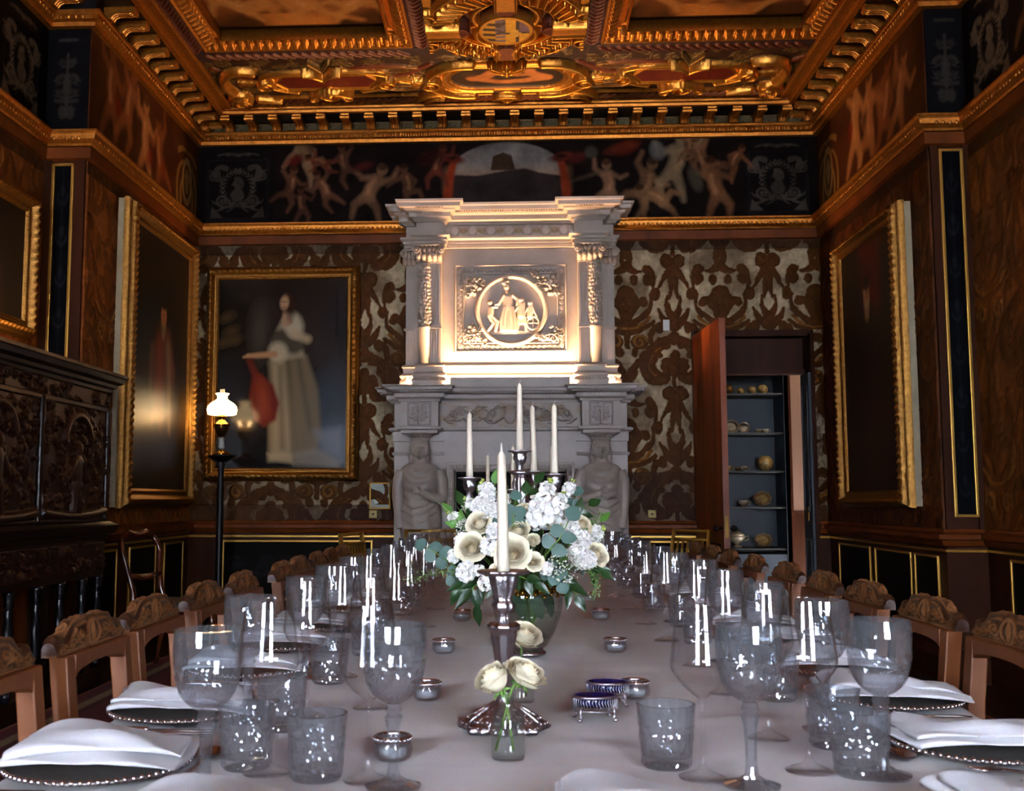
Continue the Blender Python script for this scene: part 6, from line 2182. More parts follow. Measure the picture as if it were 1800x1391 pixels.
gc = make_gold_chair()
gc.location = (-.95, 6.62, .013); gc.rotation_euler = (0, 0, math.radians(-14)); gc['group'] = 'gold chairs at the far end'
gc['label'] = 'gold spindle-back chair after the last oak chair on the lamp side'
dup(gc, 'gold spindle-back chair after the last oak chair on the cupboard side', (1.16, 7.45, .013), PI + math.radians(35), 'gold chairs at the far end')
dup(gc, 'gold spindle-back chair at the far end of the table before the chimneypiece', (-.58, 7.30, .013), -PI / 2, 'gold chairs at the far end')

# ================================================================ glass and silver
glassmat('wine_glass', '#ffffff', 1.0, 1.5)
glassmat('cut_crystal', '#f6f8fa', 1.0, 1.52, f0=.12, ex=2.5, haze=.04)
glassmat('vase_glass', '#f4f8f4', 1.0, 1.45, f0=.10, ex=2.2, haze=.03)
mat('silver', '#e2e2e6', .27, metal=1.0, noise=.15, nscale=60)
mat('old_silver', '#d2d0d4', .3, metal=1.0, noise=.3, nscale=90, bump=.35, bscale=90)


def thin(prof, w=.0012):
    """outside profile -> closed wall with an inside"""
    inn = [(max(.0, r - w), z + (w if r < .012 else 0)) for r, z in prof]
    return prof + inn[::-1]


def make_wine():
    t = thing('wine_glass', 'x', 'glass')
    MB().lathe([(.0, .0), (.041, .0), (.042, .002), (.030, .006), (.012, .013), (.006, .022), (.0045, .04), (.004, .08), (.005, .115), (.008, .128), (.0, .130)], 36).build('stem_and_foot', 'wine_glass', t, smooth=True)
    bowl = [(.006, .130), (.012, .134), (.030, .150), (.046, .168), (.0525, .182), (.0530, .190), (.0505, .21), (.0455, .25), (.0385, .297)]
    z = np.linspace(.130, .297, 26)
    b2 = [(float(np.interp(q, [p[1] for p in bowl], [p[0] for p in bowl])), float(q)) for q in z]
    MB().lathe(thin(b2), 44, cap=False).build('bowl', 'wine_glass', t, smooth=True)
    return t


def cutmod(z0, z1, amp, k=12):
    def f(t, r, z, i):
        if not z0 < z < z1: return np.full(len(t), r)
        u = (z - z0) / (z1 - z0)
        a = np.abs(np.sin(k / 2 * t + u * PI * 1.5)); b = np.abs(np.sin(k / 2 * t - u * PI * 1.5))
        return r - amp * (1 - np.minimum(a, b)) * min(1, 5 * min(u, 1 - u) + .25)
    return f


def make_goblet():
    t = thing('crystal_goblet', 'x', 'glass')
    def hexm(tt, r, z, i): return r / np.cos(((tt + PI / 6) % (PI / 3)) - PI / 6) * .95 if .03 < z < .115 else np.full(len(tt), r)
    MB().lathe([(.0, .0), (.045, .0), (.046, .004), (.025, .010), (.012, .018), (.0085, .034), (.0085, .06), (.010, .095), (.014, .112), (.010, .118), (.015, .124), (.012, .134), (.0, .136)], 48, mod=hexm).build('stem_and_foot', 'cut_crystal', t, smooth=False)
    zz = np.linspace(.134, .262, 34)
    R = np.interp(zz, [.134, .139, .15, .165, .185, .205, .235, .262], [.010, .022, .036, .0455, .051, .0535, .0545, .0525])
    out = [(float(a), float(b)) for a, b in zip(R, zz)]
    inn = [(float(max(.0, a - .0032)), float(b + (.003 if b < .145 else 0))) for a, b in zip(R, zz)][::-1]
    n = len(out)
    cm = cutmod(.137, .205, .0026, 14)
    fl = lambda tt, r, z, i: (cm(tt, r, z, i) if z <= .205 else r - .0012 * np.clip((.245 - z) / .04, 0, 1) * np.abs(np.cos(7 * tt))) if i < n else np.full(len(tt), r)
    MB().lathe(out + inn, 84, mod=fl, cap=False).build('bowl', 'cut_crystal', t, smooth=False)
    return t


def make_tumbler():
    t = thing('crystal_tumbler', 'x', 'glass')
    zz = np.linspace(.0, .108, 36)
    R = np.interp(zz, [0, .006, .05, .108], [.040, .0445, .048, .0515])
    out = [(.0, .0)] + [(float(a), float(b)) for a, b in zip(R, zz)]
    inn = [(float(a - .004), float(b)) for a, b in zip(R, zz) if b > .016][::-1] + [(.0, .014)]
    n = len(out)
    cm = cutmod(.004, .072, .0030, 12)
    fl = lambda tt, r, z, i: (cm(tt, r, z, i) if z <= .072 else r - .0014 * np.clip((.098 - z) / .025, 0, 1) * np.abs(np.cos(6 * tt))) if i < n else np.full(len(tt), r)
    MB().lathe(out + inn, 84, mod=fl, cap=False).build('body', 'cut_crystal', t, smooth=False)
    return t


wine0, gob0, tum0 = make_wine(), make_goblet(), make_tumbler()
_used = {}
GROUPS = {'wine': 'tall wine glasses', 'gob': 'cut crystal goblets', 'tum': 'cut crystal tumblers'}


def glass(kind, x, y, label):
    src = {'wine': wine0, 'gob': gob0, 'tum': tum0}[kind]
    z = TZ + .003
    if kind not in _used:
        _used[kind] = 1
        src.location = (x, y, z); src['label'] = label; src['group'] = GROUPS[kind]
        return src
    return dup(src, label, (x, y, z), NPR.uniform(0, 6), GROUPS[kind])


def px_t(px, py, z=TZ):
    p = atZ(px, py, z)
    return p[0], p[1]


def G(kind, px, py, label): glass(kind, *px_t(px, py), label)


# the two places at the near end of the table and the first seats along each side
G('gob', 360, 1408, 'cut crystal goblet nearest the camera on the lamp side')
G('wine', 469, 1362, 'tall wine glass just behind the nearest goblet on the lamp side')
G('tum', 433, 1352, 'cut tumbler between the nearest goblet and wine glass, lamp side')
G('tum', 556, 1372, 'cut tumbler on its own, left of the two stemmed glasses by the bud vase')
G('wine', 647, 1376, 'tall wine glass overlapped by a goblet, left of the bud vase')
G('gob', 691, 1388, 'cut crystal goblet nearest the bud vase')
G('tum', 1172, 1350, 'cut tumbler on its own right of the salt cellars')
G('wine', 1237, 1371, 'tall wine glass right of the lone tumbler, nearest the salt cellars')
G('gob', 1322, 1386, 'cut crystal goblet between the two nearest tall wine glasses, cupboard side')
G('wine', 1423, 1358, 'tall wine glass behind the large tumbler, cupboard side')
G('tum', 1514, 1366, 'large cut tumbler at the foot of the nearest cupboard-side goblet')
G('gob', 1553, 1368, 'cut crystal goblet nearest the folded napkin, cupboard side')
SEATL = [1.862, 2.335] + [y + .20 for y in CHL[2:]]
SEATR = [2.08, 2.555] + [y + .20 for y in CHR[2:]]
EXL = [6.62]
for i, s in enumerate(SEATL[1:] + [6.4], 1):
    j = ORD[min(i, 10)]
    glass('wine', -.45 + NPR.uniform(-.015, .015), s - .02 + NPR.uniform(-.02, .02), 'tall wine glass at the %s place from the camera, lamp side' % j)
    glass('tum', -.46 + NPR.uniform(-.02, .02), s - .13, 'cut tumbler at the %s place from the camera, lamp side' % j)
    glass('gob', -.56 + NPR.uniform(-.015, .015), s - .06, 'cut crystal goblet at the %s place from the camera, lamp side' % j)
    if i in (1, 2, 3, 4, 5, 6): glass('wine', -.335 + NPR.uniform(-.01, .01), s + .10, 'inner tall wine glass at the %s place from the camera, lamp side' % j)
for i, s in enumerate(SEATR, 1):
    j = ORD[min(i, 10)]
    glass('wine', .50 + NPR.uniform(-.015, .015), s + .10 + NPR.uniform(-.02, .02), 'tall wine glass at the %s place from the camera, cupboard side' % j)
    glass('tum', .60 + NPR.uniform(-.02, .02), s + .03, 'cut tumbler at the %s place from the camera, cupboard side' % j)
    glass('gob', .62 + NPR.uniform(-.015, .015), s + .17, 'cut crystal goblet at the %s place from the camera, cupboard side' % j)

# ---- charger plates, napkins, cutlery
mat('plate_silver', '#c8c4be', .45, metal=1.0)


def make_plate():
    t = thing('charger_plate', 'x', 'plate')
    MB().lathe([(.0, .002), (.10, .002), (.112, .006), (.158, .013), (.160, .016), (.157, .017), (.112, .010), (.10, .006), (.0, .006)], 56).build('dish', 'plate_silver', t, smooth=True)
    m = MB()
    for k in range(72):
        a = 2 * PI * k / 72
        m.ball((.158 * math.cos(a), .158 * math.sin(a), .0165), .0052, 6, 4)
    m.build('beaded_rim', 'silver', t, smooth=True, normals=False)
    return t


def make_napkin(seed, w=.31, d=.215):
    """soft folded napkin lying over the plate: two layers with rolled edges"""
    r = np.random.RandomState(seed)
    t = thing('napkin', 'x', 'napkin')
    nx, nr = 44, 28
    def layer(w, d, th, z0, ph, skew, name):
        P = np.zeros((nr, nx, 3))
        for i in range(nx):
            u = i / (nx - 1); x = (u - .5) * w
            prof = 1 - .16 * abs(2 * u - 1) ** 3
            for j in range(nr):
                a = 2 * PI * j / nr
                c, s = math.cos(a), math.sin(a)
                yy = math.copysign(abs(c) ** .35, c) * d / 2 * prof
                tk = th * (1 + .5 * math.cos(2.4 * u + ph)) * (1 - .35 * (abs(2 * u - 1) ** 6))
                zz = math.copysign(abs(s) ** .6, s) * tk / 2
                drape = .012 * math.sin(PI * u) ** .7 + .012 * math.sin(3.4 * u * 1.6 + ph) * (yy / d + .5) + .020 * math.exp(-((yy / d + .22) / .16) ** 2) * math.sin(PI * u)
                crease = .0035 * math.sin(9 * u + 14 * yy / d + ph)
                z = z0 + max(tk / 2 + zz, tk / 2 + zz + drape + crease * (s > 0))
                P[j, i] = (x + skew * yy + .006 * math.sin(5 * yy / d + ph), yy + .02 * math.sin(2.5 * u + ph), z)
        m = MB().grid(P.transpose(1, 0, 2), wrap=True)
        ends = P[:, 0], P[:, -1]
        m.add(ends[0], [tuple(range(nr))]); m.add(ends[1], [tuple(range(nr - 1, -1, -1))])
        return m.build(name, 'napkin_linen', t, smooth=True, merge=True)
    layer(w, d, .014, .0, r.uniform(0, 3), r.uniform(-.15, .15), 'lower_fold')
    layer(w * .93, d * .82, .013, .013, r.uniform(0, 3), r.uniform(-.25, .25), 'upper_fold')
    return t


def blade(name, prof, z, m_, par, thick=.0025):
    """flat cutlery outline: prof [(x, half width, lift)]"""
    m = MB()
    P = np.zeros((len(prof), 10, 3))
    for i, (x, hw, up) in enumerate(prof):
        for j in range(10):
            a = 2 * PI * j / 10
            P[i, j] = (x, hw * math.cos(a), z + up + thick * (1 + math.sin(a)))
    m.grid(P, wrap=True); m.add(P[0], [tuple(range(10))]); m.add(P[-1], [tuple(range(9, -1, -1))])
    return m.build(name, m_, par, smooth=True)


def make_knife():
    t = thing('table_knife', 'x', 'knife')
    blade('handle', [(0, .006, 0), (.006, .011, 0), (.03, .009, 0), (.09, .0075, 0), (.10, .006, 0)], 0, 'silver', t, .005)
    blade('blade', [(.10, .005, .003), (.11, .009, .003), (.20, .0095, .003), (.225, .007, .003), (.235, .001, .003)], 0, 'silver', t, .0012)
    return t


def make_spoon():
    t = thing('table_spoon', 'x', 'spoon')
    blade('handle', [(0, .004, .006), (.006, .010, .007), (.03, .008, .009), (.10, .004, .006), (.15, .0035, .010)], 0, 'silver', t, .002)
    P = np.zeros((9, 16, 3))
    for i in range(9):
        r = i / 8
        for j in range(16):
            a = 2 * PI * j / 16
            P[i, j] = (.185 + .036 * r * math.cos(a), .0215 * r * math.sin(a), .003 + .012 * r * r)
    Q = P.copy(); Q[..., 2] -= .0018
    m = MB().grid(P, wrap=True).grid(Q[:, ::-1], wrap=True)
    m.build('bowl', 'silver', t, smooth=True)
    return t


def make_fork():
    t = thing('table_fork', 'x', 'fork')
    blade('handle', [(0, .004, .003), (.006, .010, .003), (.03, .008, .005), (.11, .004, .004), (.135, .006, .008), (.15, .012, .010), (.158, .012, .010)], 0, 'silver', t, .002)
    for q in (-1.5, -.5, .5, 1.5):
        MB().tube([(.155, q * .0065, .012), (.18, q * .0065, .010), (.205, q * .006, .014)], [.0024, .0022, .001], 6).build('tine', 'silver', t, smooth=True)
    return t


plate0 = make_plate()
naps = [make_napkin(s) for s in (1, 2, 3)]
kn0, sp0, fk0 = make_knife(), make_spoon(), make_fork()
_u2 = {}


def put(src, key, label, loc, rz, group):
    if key not in _u2:
        _u2[key] = 1
        src.location = loc; src.rotation_euler = (0, 0, rz); src['label'] = label; src['group'] = group
        return src
    return dup(src, label, loc, rz, group)


Zt = TZ + .004
def place(x, y, face, where, k, near=False, nrot=0):
    """face = direction the diner looks"""
    put(plate0, 'plate', 'silver beaded charger plate ' + where, (x, y, Zt), NPR.uniform(0, 6), 'beaded charger plates')
    n = naps[k % 3]
    put(n, 'nap%d' % (k % 3), 'white folded napkin ' + where, (x, y, Zt + .017), nrot, 'folded white napkins')
    c, s = math.cos(face), math.sin(face)
    def pos(f, r): return (x + c * f + s * r, y + s * f - c * r, Zt)
    if near:
        put(kn0, 'kn', 'outer silver table knife ' + where, pos(-.12, .195), face, 'silver table knives')
        put(kn0, 'kn', 'inner silver table knife ' + where, pos(-.12, .172), face, 'silver table knives')
        put(fk0, 'fk', 'silver table fork ' + where, pos(-.11, -.18), face, 'silver table forks')
        put(sp0, 'sp', 'silver dessert spoon ' + where, pos(.17, .10), face + PI / 2, 'silver dessert spoons')


for i, s in enumerate(SEATL + [6.4]):
    place(-.72, s, 0, 'at the %s place from the camera, lamp side' % ORD[min(i, 10)], i, i < 3, PI / 2 * 0 + NPR.uniform(-.15, .15) + (.05 if i else .12))
place(.80, 1.63, PI, 'at the corner place nearest the camera, cupboard side', 1, True, .15)
for i, s in enumerate(SEATR):
    place(.86, s, PI, 'at the %s place from the camera, cupboard side' % ORD[min(i + 1, 10)], i + 1, i < 2, NPR.uniform(-.12, .12))
place(-.40, 1.49, PI / 2, 'at the near end of the table towards the lamp side', 0, True, .1)
place(.20, 1.55, PI / 2, 'at the near end of the table towards the cupboard side', 2, True, -.1)

# ---- little cut-glass pots with silver rims
def make_pot():
    t = thing('glass_pot', 'x', 'candle holder')
    fl = lambda a, r, z, i: r * (1 + .035 * np.cos(10 * a)) if .004 < z < .03 else np.full(len(a), r)
    MB().lathe([(.0, .0), (.026, .0), (.033, .008), (.036, .02), (.034, .031), (.030, .038), (.027, .038), (.030, .03), (.032, .02), (.029, .009), (.0, .006)], 60, mod=fl, cap=False).build('bowl', 'cut_crystal', t, smooth=True)
    m = MB().lathe([(.0315, .032), (.034, .034), (.034, .040), (.0325, .043), (.029, .043), (.0285, .036), (.0315, .032)], 40, cap=False)
    for k in range(24):
        a = 2 * PI * k / 24
        m.ball((.034 * math.cos(a), .034 * math.sin(a), .038), .0032, 6, 4)
    m.build('silver_rim', 'silver', t, smooth=True, normals=False)
    MB().lathe([(.0, .007), (.024, .007), (.026, .022), (.0, .022)], 20).build('wax', mat('white_wax', '#c9c8c4', .6), t, smooth=True)
    return t


pot0 = make_pot()
for i, (px, py, lab) in enumerate(((690, 1338, 'glass pot with silver rim nearest the camera, behind the goblet stem'), (750, 1232, 'second silver rimmed glass pot from the camera, lamp side'), (780, 1150, 'third silver rimmed glass pot from the camera, lamp side'),
                               (812, 1093, 'fourth silver rimmed glass pot from the camera, lamp side'), (824, 1060, 'silver rimmed glass pot half hidden under dark hanging leaves'), (1116, 1230, 'silver rimmed glass pot beside the two salt cellars'),
                               (1082, 1148, 'second silver rimmed glass pot from the camera, cupboard side'), (1056, 1091, 'third silver rimmed glass pot from the camera, cupboard side'), (1034, 1059, 'silver rimmed glass pot farthest along, under the trailing fern'))):
    x, y = px_t(px, py)
    sc_ = 1.0 if i else 1.0
    put(pot0, 'pot', lab, (x, y, TZ + .003), i * .7, 'silver rimmed glass pots')

# ---- pierced silver salt cellars with blue glass liners
def make_salt():
    t = thing('salt_cellar', 'x', 'salt cellar')
    E = lambda a, k=1.: (.048 * k * math.cos(a), .034 * k * math.sin(a))
    for z in (.022, .05):
        m = MB(); m.tube([(*E(2 * PI * i / 48), z) for i in range(49)], .0018 if z < .04 else .0026, 6, cap=False); m.build('rim', 'old_silver', t, smooth=True)
    m = MB()
    for i in range(44):
        a = 2 * PI * i / 44
        m.tube([(*E(a), .023), (*E(a + .10), .03), (*E(a + .02), .04), (*E(a + .08), .05)], .0010, 5)
    m.build('pierced_wall', 'old_silver', t, smooth=True)
    for k in range(4):
        a = PI / 4 + k * PI / 2
        x, y = E(a)
        m = MB().tube([(x, y, .03), (x * 1.08, y * 1.08, .018), (x * 1.02, y * 1.02, .008), (x * 1.15, y * 1.15, .003)], [.004, .0035, .0022, .004], 8); m.ball((x * 1.14, y * 1.14, .004), (.006, .005, .004), 8, 5)
        m.build('foot', 'old_silver', t, smooth=True)
    n = 40
    m = MB()
    rows = [(.30, .026), (.80, .028), (.92, .036), (.95, .052), (.89, .052), (.84, .036), (.3, .031)]
    P = np.array([[(*E(2 * PI * j / n, k), z) for j in range(n)] for k, z in rows])
    m.grid(P, wrap=True); m.add(P[0], [tuple(range(n))]); m.add(P[-1], [tuple(range(n))])
    m.build('blue_liner', mat('cobalt_glass', '#0a1046', .08, coat=.5), t, smooth=True)
    return t


x, y = px_t(1046, 1268)
put(make_salt(), 'salt', 'pierced silver salt cellar with blue liner, the nearer of two', (x, y, TZ + .003), .15, 'pierced salt cellars')
for o in [q for q in COL.objects if q.name == 'salt_cellar']:
    x, y = px_t(1063, 1250)
    dup(o, 'pierced silver salt cellar with blue liner, behind the other one', (x + .012, y + .06, TZ + .003), .05, 'pierced salt cellars')

# ---- candles, candlestick, candelabra
mat('candle_wax', '#dfd3ba', .5)
mat('wick', '#d8d0be', .9)


def candle(label, x, y, z, L, r=.0105, tilt=0, sharp=False, group='tall ivory candles'):
    t = thing('taper_candle', label, 'candle', (x, y, z), 0, group)
    fl = lambda a, rr, zz, i: rr * (1 + .02 * np.cos(12 * a))
    MB().lathe([(r * 1.12, 0), (r * 1.1, L * .1), (r * .8, L * .9), (r * .72, L * .955), (r * .35, L * .985), (.0, L * .99)], 24, mod=fl).build('wax', 'candle_wax', t, smooth=True)
    MB().tube([(0, 0, L * .97), (0, 0, L * 1.0), (.002, 0, L + .006), (.007, 0, L + .008)] if not sharp else [(0, 0, L * .94), (.0, 0, L * 1.03), (0, 0, L * 1.06)], .0011 if not sharp else [.004, .0022, .001, ][:3], 6).build('wick', 'wick', t)
    t.rotation_euler = (0, tilt, 0)
    return t


def fl8(k, a_): return lambda t, r, z, i: r * (1 + a_ * np.cos(k * t))
cx, cy = px_t(886, 1282)
st = thing('candlestick', 'tall ornate silver candlestick behind the bud vase, holding one candle', 'candlestick', (cx, cy, TZ + .003))
def basem(t, r, z, i): return r * (1 + .08 * np.cos(8 * t) + .03 * np.cos(24 * t)) if z < .05 else np.full(len(t), r)
MB().lathe([(.0, .0), (.084, .0), (.088, .006), (.080, .012), (.066, .022), (.05, .032), (.034, .042), (.02, .05), (.014, .058), (.018, .066), (.013, .074)], 192, mod=basem).build('base', 'old_silver', st, smooth=True)
m = MB()
for k in range(48):
    a = 2 * PI * k / 48
    for q, zz, rr in ((.082, .011, .0042), (.068, .021, .0036 if k % 2 else .0052), (.052, .031, .0036), (.036, .042, .0028)):
        m.ball((q * (1 + .08 * math.cos(8 * a)) * math.cos(a), q * (1 + .08 * math.cos(8 * a)) * math.sin(a), zz), (rr, rr, rr * .7), 7, 5)
    if k % 3 == 0:
        m.tube([(q * math.cos(a), q * math.sin(a), zz) for q, zz in ((.078, .014), (.06, .027), (.04, .040), (.022, .050))], [.004, .0045, .0035, .002], 6)
m.build('base_ornament', 'old_silver', st, smooth=True, normals=False)
MB().lathe([(.010, .07), (.0085, .085), (.012, .105), (.022, .165), (.026, .185), (.0265, .196), (.032, .200), (.033, .208), (.026, .214)], 60, mod=fl8(10, .05)).build('stem', 'silver', st, smooth=True)
MB().lathe([(.016, .212), (.012, .222), (.013, .232), (.022, .240), (.025, .25), (.019, .256), (.017, .262), (.023, .275), (.028, .295), (.031, .310), (.030, .312), (.0, .31)], 60, mod=fl8(9, .06)).build('socket', 'old_silver', st, smooth=True)
MB().lathe([(.0, .308), (.03, .308), (.050, .312), (.054, .317), (.052, .320), (.03, .314), (.0, .314)], 72, mod=lambda t, r, z, i: r * (1 + .04 * np.cos(12 * t)) if r > .04 else np.full(len(t), r)).build('drip_pan', 'old_silver', st, smooth=True)
candle('ivory candle in the nearest silver candlestick, in front of the flowers', cx, cy, TZ + .318, .255, .0112, -.012, True)


def candelabrum(label, ox, oy, arms, zc, hs):
    t = thing('candelabrum', label, 'candelabrum', (ox, oy, TZ + .003))
    MB().lathe([(.0, .0), (.085, .0), (.088, .008), (.07, .02), (.05, .035), (.025, .05), (.018, .065)], 72, mod=basem).build('base', 'old_silver', t, smooth=True)
    z1 = zc - TZ - .02
    MB().lathe([(.012, .06), (.016, .1), (.022, .18), (.017, .24), (.026, .30), (.03, .33), (.02, .36), (.024, .42), (.027, z1 - .15), (.022, z1 - .13), (.028, z1 - .11), (.022, z1 - .09), (.016, z1 - .06)], 48, mod=fl8(7, .10)).build('stem', 'old_silver', t, smooth=True)
    def cup(x, y, z, name='candle_cup', k=1.):
        MB().lathe([(.006, -.07), (.012, -.06), (.009, -.05), (.019, -.035), (.023, -.02), (.020, -.008), (.026, .0), (.038, .002), (.036, .006), (.0, .005)], 36, (x, y, z), lambda tt, r, zz, i: r * (1 + .10 * np.cos(6 * tt + zz * 90))).build(name, 'old_silver', t, smooth=True)
    cup(0, 0, z1, 'centre_cup')
    MB().lathe([(.02, z1 - .078), (.036, z1 - .072), (.034, z1 - .066), (.014, z1 - .06)], 30, mod=fl8(6, .08)).build('collar', 'old_silver', t, smooth=True)
    for (ax, ay), h in zip(arms, hs):
        zt = h - TZ - .004
        MB().tube([(0, 0, z1 - .20), (ax * .3, ay * .3, z1 - .24), (ax * .65, ay * .65, zt - .16), (ax * .95, ay * .95, zt - .15), (ax * 1.05, ay * 1.05, zt - .11), (ax, ay, zt - .065)], [.011, .010, .009, .010, .009, .007], 10).build('arm', 'old_silver', t, smooth=True)
        cup(ax, ay, zt)
        MB().lathe([(.008, zt - .11), (.03, zt - .105), (.028, zt - .10), (.006, zt - .096)], 24, (ax, ay, 0), fl8(5, .12)).build('leaf_collar', 'old_silver', t, smooth=True)
    return t


AX, AY = .018, 3.66
zt_l, zt_r, zt_b, zt_c = 1.29, 1.302, 1.315, 1.398
arms = [(-.172, -.02), (.118, -.02), (.05, .12)]
candelabrum('ornate silver candelabrum rising from the flowers', AX, AY, arms, zt_c, (zt_l, zt_r, zt_b))
candle('ivory candle in the tallest central cup of the candelabrum among the flowers', AX, AY, zt_c - .012, .235)
candle('ivory candle on the outer arm of the flower candelabrum, lamp side', AX + arms[0][0], AY + arms[0][1], zt_l, .228)
candle('ivory candle on the outer arm of the flower candelabrum, cupboard side', AX + arms[1][0], AY + arms[1][1], zt_r, .245)
candle('ivory candle on the rear arm of the flower candelabrum, leaning slightly', AX + arms[2][0], AY + arms[2][1], zt_b, .24, tilt=-.02)
BX, BY = .02, 5.9
arms2 = [(-.03, -.15), (.185, .02), (-.17, .06)]
candelabrum('silver candelabrum at the far end, mostly hidden behind the flowers', BX, BY, arms2, 1.37, (1.27, 1.27, 1.27))
candle('ivory candle in the central cup of the far candelabrum', BX, BY, 1.36, .25)
candle('ivory candle on the near arm of the far candelabrum', BX + arms2[0][0], BY + arms2[0][1], 1.268, .24)
candle('ivory candle on the far candelabrum arm towards the cupboard', BX + arms2[1][0], BY + arms2[1][1], 1.268, .25)
candle('ivory candle on the far candelabrum arm towards the lamp', BX + arms2[2][0], BY + arms2[2][1], 1.268, .2)

# ================================================================ flowers
mat('petal_cream', '#f8eecb', .6)
mat('petal_core', '#f6e6ba', .6)
mat('petal_white', '#eeede4', .6)
mat('stem_green', '#5c8030', .5)
mat('bud_green', '#a8bc58', .5)
mat('leaf_blue', '#47645a', .5, noise=.15, nscale=20)
mat('leaf_dark', '#1f3d1a', .3, noise=.25, nscale=15)
mat('leaf_fresh', '#4d7a2e', .45, noise=.2, nscale=15)
mat('blade_pale', '#aab488', .5, noise=.2, nscale=10)
mat('fern_green', '#6d8a4a', .6)


def petal(mb, ph0, rL, hL, curl, span, seed, z0=0, close=0.):
    n = 7
    P = np.zeros((n, n, 3))
    r_ = np.random.RandomState(seed)
    wob = r_.uniform(-.06, .06, 3)
    for j in range(n):
        v = j / (n - 1)
        for i in range(n):
            u = -1 + 2 * i / (n - 1)
            top = max(0, v - .72) / .28
            r = rL * math.sin(min(1, v * 1.3) * PI / 2) ** .8 * (1 - .45 * close * v ** 3) * (1 + curl * top ** 2 * (1 - .3 * abs(u))) * (1 + .08 * u + wob[0] * v)
            ph = ph0 + u * span * (.35 + .65 * math.sqrt(v))
            z = z0 + hL * v * (1 - .16 * u * u * v) - curl * .28 * top ** 2 + wob[1] * v * u
            P[j, i] = (r * math.cos(ph), r * math.sin(ph), z)
    mb.grid(P)


def rose_meshes(seed, openness=1., tall=1.):
    out, inn = MB(), MB()
    k = 0
    for L, (np_, rL, hL, curl, span) in enumerate(((3, .17, 1.0, 0, 1.5), (3, .30, 1.0, .0, 1.25), (4, .43, .99, .04, 1.0), (4, .55, .97, .09, .98), (5, .66, .93, .15, .85), (5, .77, .88, .21, .80), (5, .87, .80, .28, .78), (6, .96, .66, .38, .64))):
        if L == 7 and openness < .8: continue
        for i in range(np_):
            k += 1
            petal(inn if L < 3 else out, 2 * PI * (i + .37 * L) / np_, rL * (.8 + .2 * openness), hL * tall, curl * openness, span, seed * 50 + k, 0, max(0, 1 - L * .22) * (1.3 - .6 * openness))
    m2 = MB()
    for i in range(5):
        a = 2 * PI * i / 5
        m2.tube([(0, 0, .02), (.3 * math.cos(a), .3 * math.sin(a), .02), (.62 * math.cos(a), .62 * math.sin(a), -.10)], [.12, .11, .01], 5)
    return out.me('outer_petals', True), inn.me('inner_petals', True), m2.me('sepals', True)


def floret(mb, c, d, s, r_):
    d = Vector(d).normalized(); a = d.orthogonal().normalized(); b = d.cross(a)
    n = 5; off = r_.uniform(0, 6)
    for i in range(n):
        t = off + 2 * PI * i / n
        e = a * math.cos(t) + b * math.sin(t); f = d.cross(e)
        P = np.zeros((4, 3, 3))
        for j in range(4):
            v = j / 3
            for q in range(3):
                u = q - 1
                p = Vector(c) + e * (s * v * (1.0 - .12 * abs(u))) + f * (u * s * .5 * math.sin(.5 + v * 2.0)) + d * (s * (.42 * v ** 1.4 - .25 * max(0, v - .66)) + s * r_.uniform(-.09, .09))
                P[j, q] = p
        mb.grid(P)


def stock_mesh(seed, n=22, el=1.5):
    r_ = np.random.RandomState(seed)
    mb = MB()
    for i in range(n):
        z = 1 - 2 * (i + .5) / n; t = i * 2.39996
        q = math.sqrt(max(0, 1 - z * z))
        d = np.array([q * math.cos(t), q * math.sin(t), z])
        floret(mb, d * np.array([.62, .62, .62 * el]), d + np.array([0, 0, .25]), .52 * r_.uniform(.8, 1.15), r_)
    b = MB()
    for i in range(7):
        t = i * 2.4
        b.ball((.22 * math.cos(t), .22 * math.sin(t), .62 * el + .30 + .08 * (i % 3)), (.13, .13, .17), 8, 5)
    return mb.me('florets', True), b.me('green_buds', True, normals=False)


def lace_mesh(seed, n=110):
    r_ = np.random.RandomState(seed)
    mb = MB()
    for i in range(n):
        a, q = r_.uniform(0, 2 * PI), math.sqrt(r_.uniform(0, 1))
        mb.ball((q * math.cos(a), q * math.sin(a), .32 * (1 - q * q) + r_.uniform(-.06, .06)), r_.uniform(.05, .085), 5, 3)
    s = MB()
    for i in range(14):
        a = 2.4 * i; q = .25 + .6 * (i % 4) / 3
        s.tube([(0, 0, -.7), (q * .5 * math.cos(a), q * .5 * math.sin(a), -.3), (q * math.cos(a), q * math.sin(a), .25 * (1 - q * q))], .018, 4)
    return mb.me('florets', True, normals=False), s.me('ribs', True)


def leaf(mb, base, d, up, L, W, rnd=1., bend=.2, fold=.15):
    """leaf blade from base along d, face towards up"""
    d = Vector(d).normalized(); up = Vector(up); up = (up - d * up.dot(d)).normalized(); s = d.cross(up)
    n = 8
    P = np.zeros((n, 5, 3))
    for j in range(n):
        v = j / (n - 1)
        w = W * (math.sin(PI * v ** (.75 if rnd < 1 else .8)) ** (.6 if rnd >= 1 else 1.1)) if 0 < v < 1 else W * .02
        for i in range(5):
            u = (i - 2) / 2
            P[j, i] = Vector(base) + d * (L * v) + s * (u * w) + up * (-bend * L * v * v + fold * abs(u) * w)
    mb.grid(P)


def aim(o, pos, d, roll=0., s=1.):
    d = Vector(d).normalized()
    q = d.to_track_quat('Z', 'Y')
    o.matrix_basis = Matrix.Translation(pos) @ q.to_matrix().to_4x4() @ Matrix.Rotation(roll, 4, 'Z') @ Matrix.Scale(s, 4)


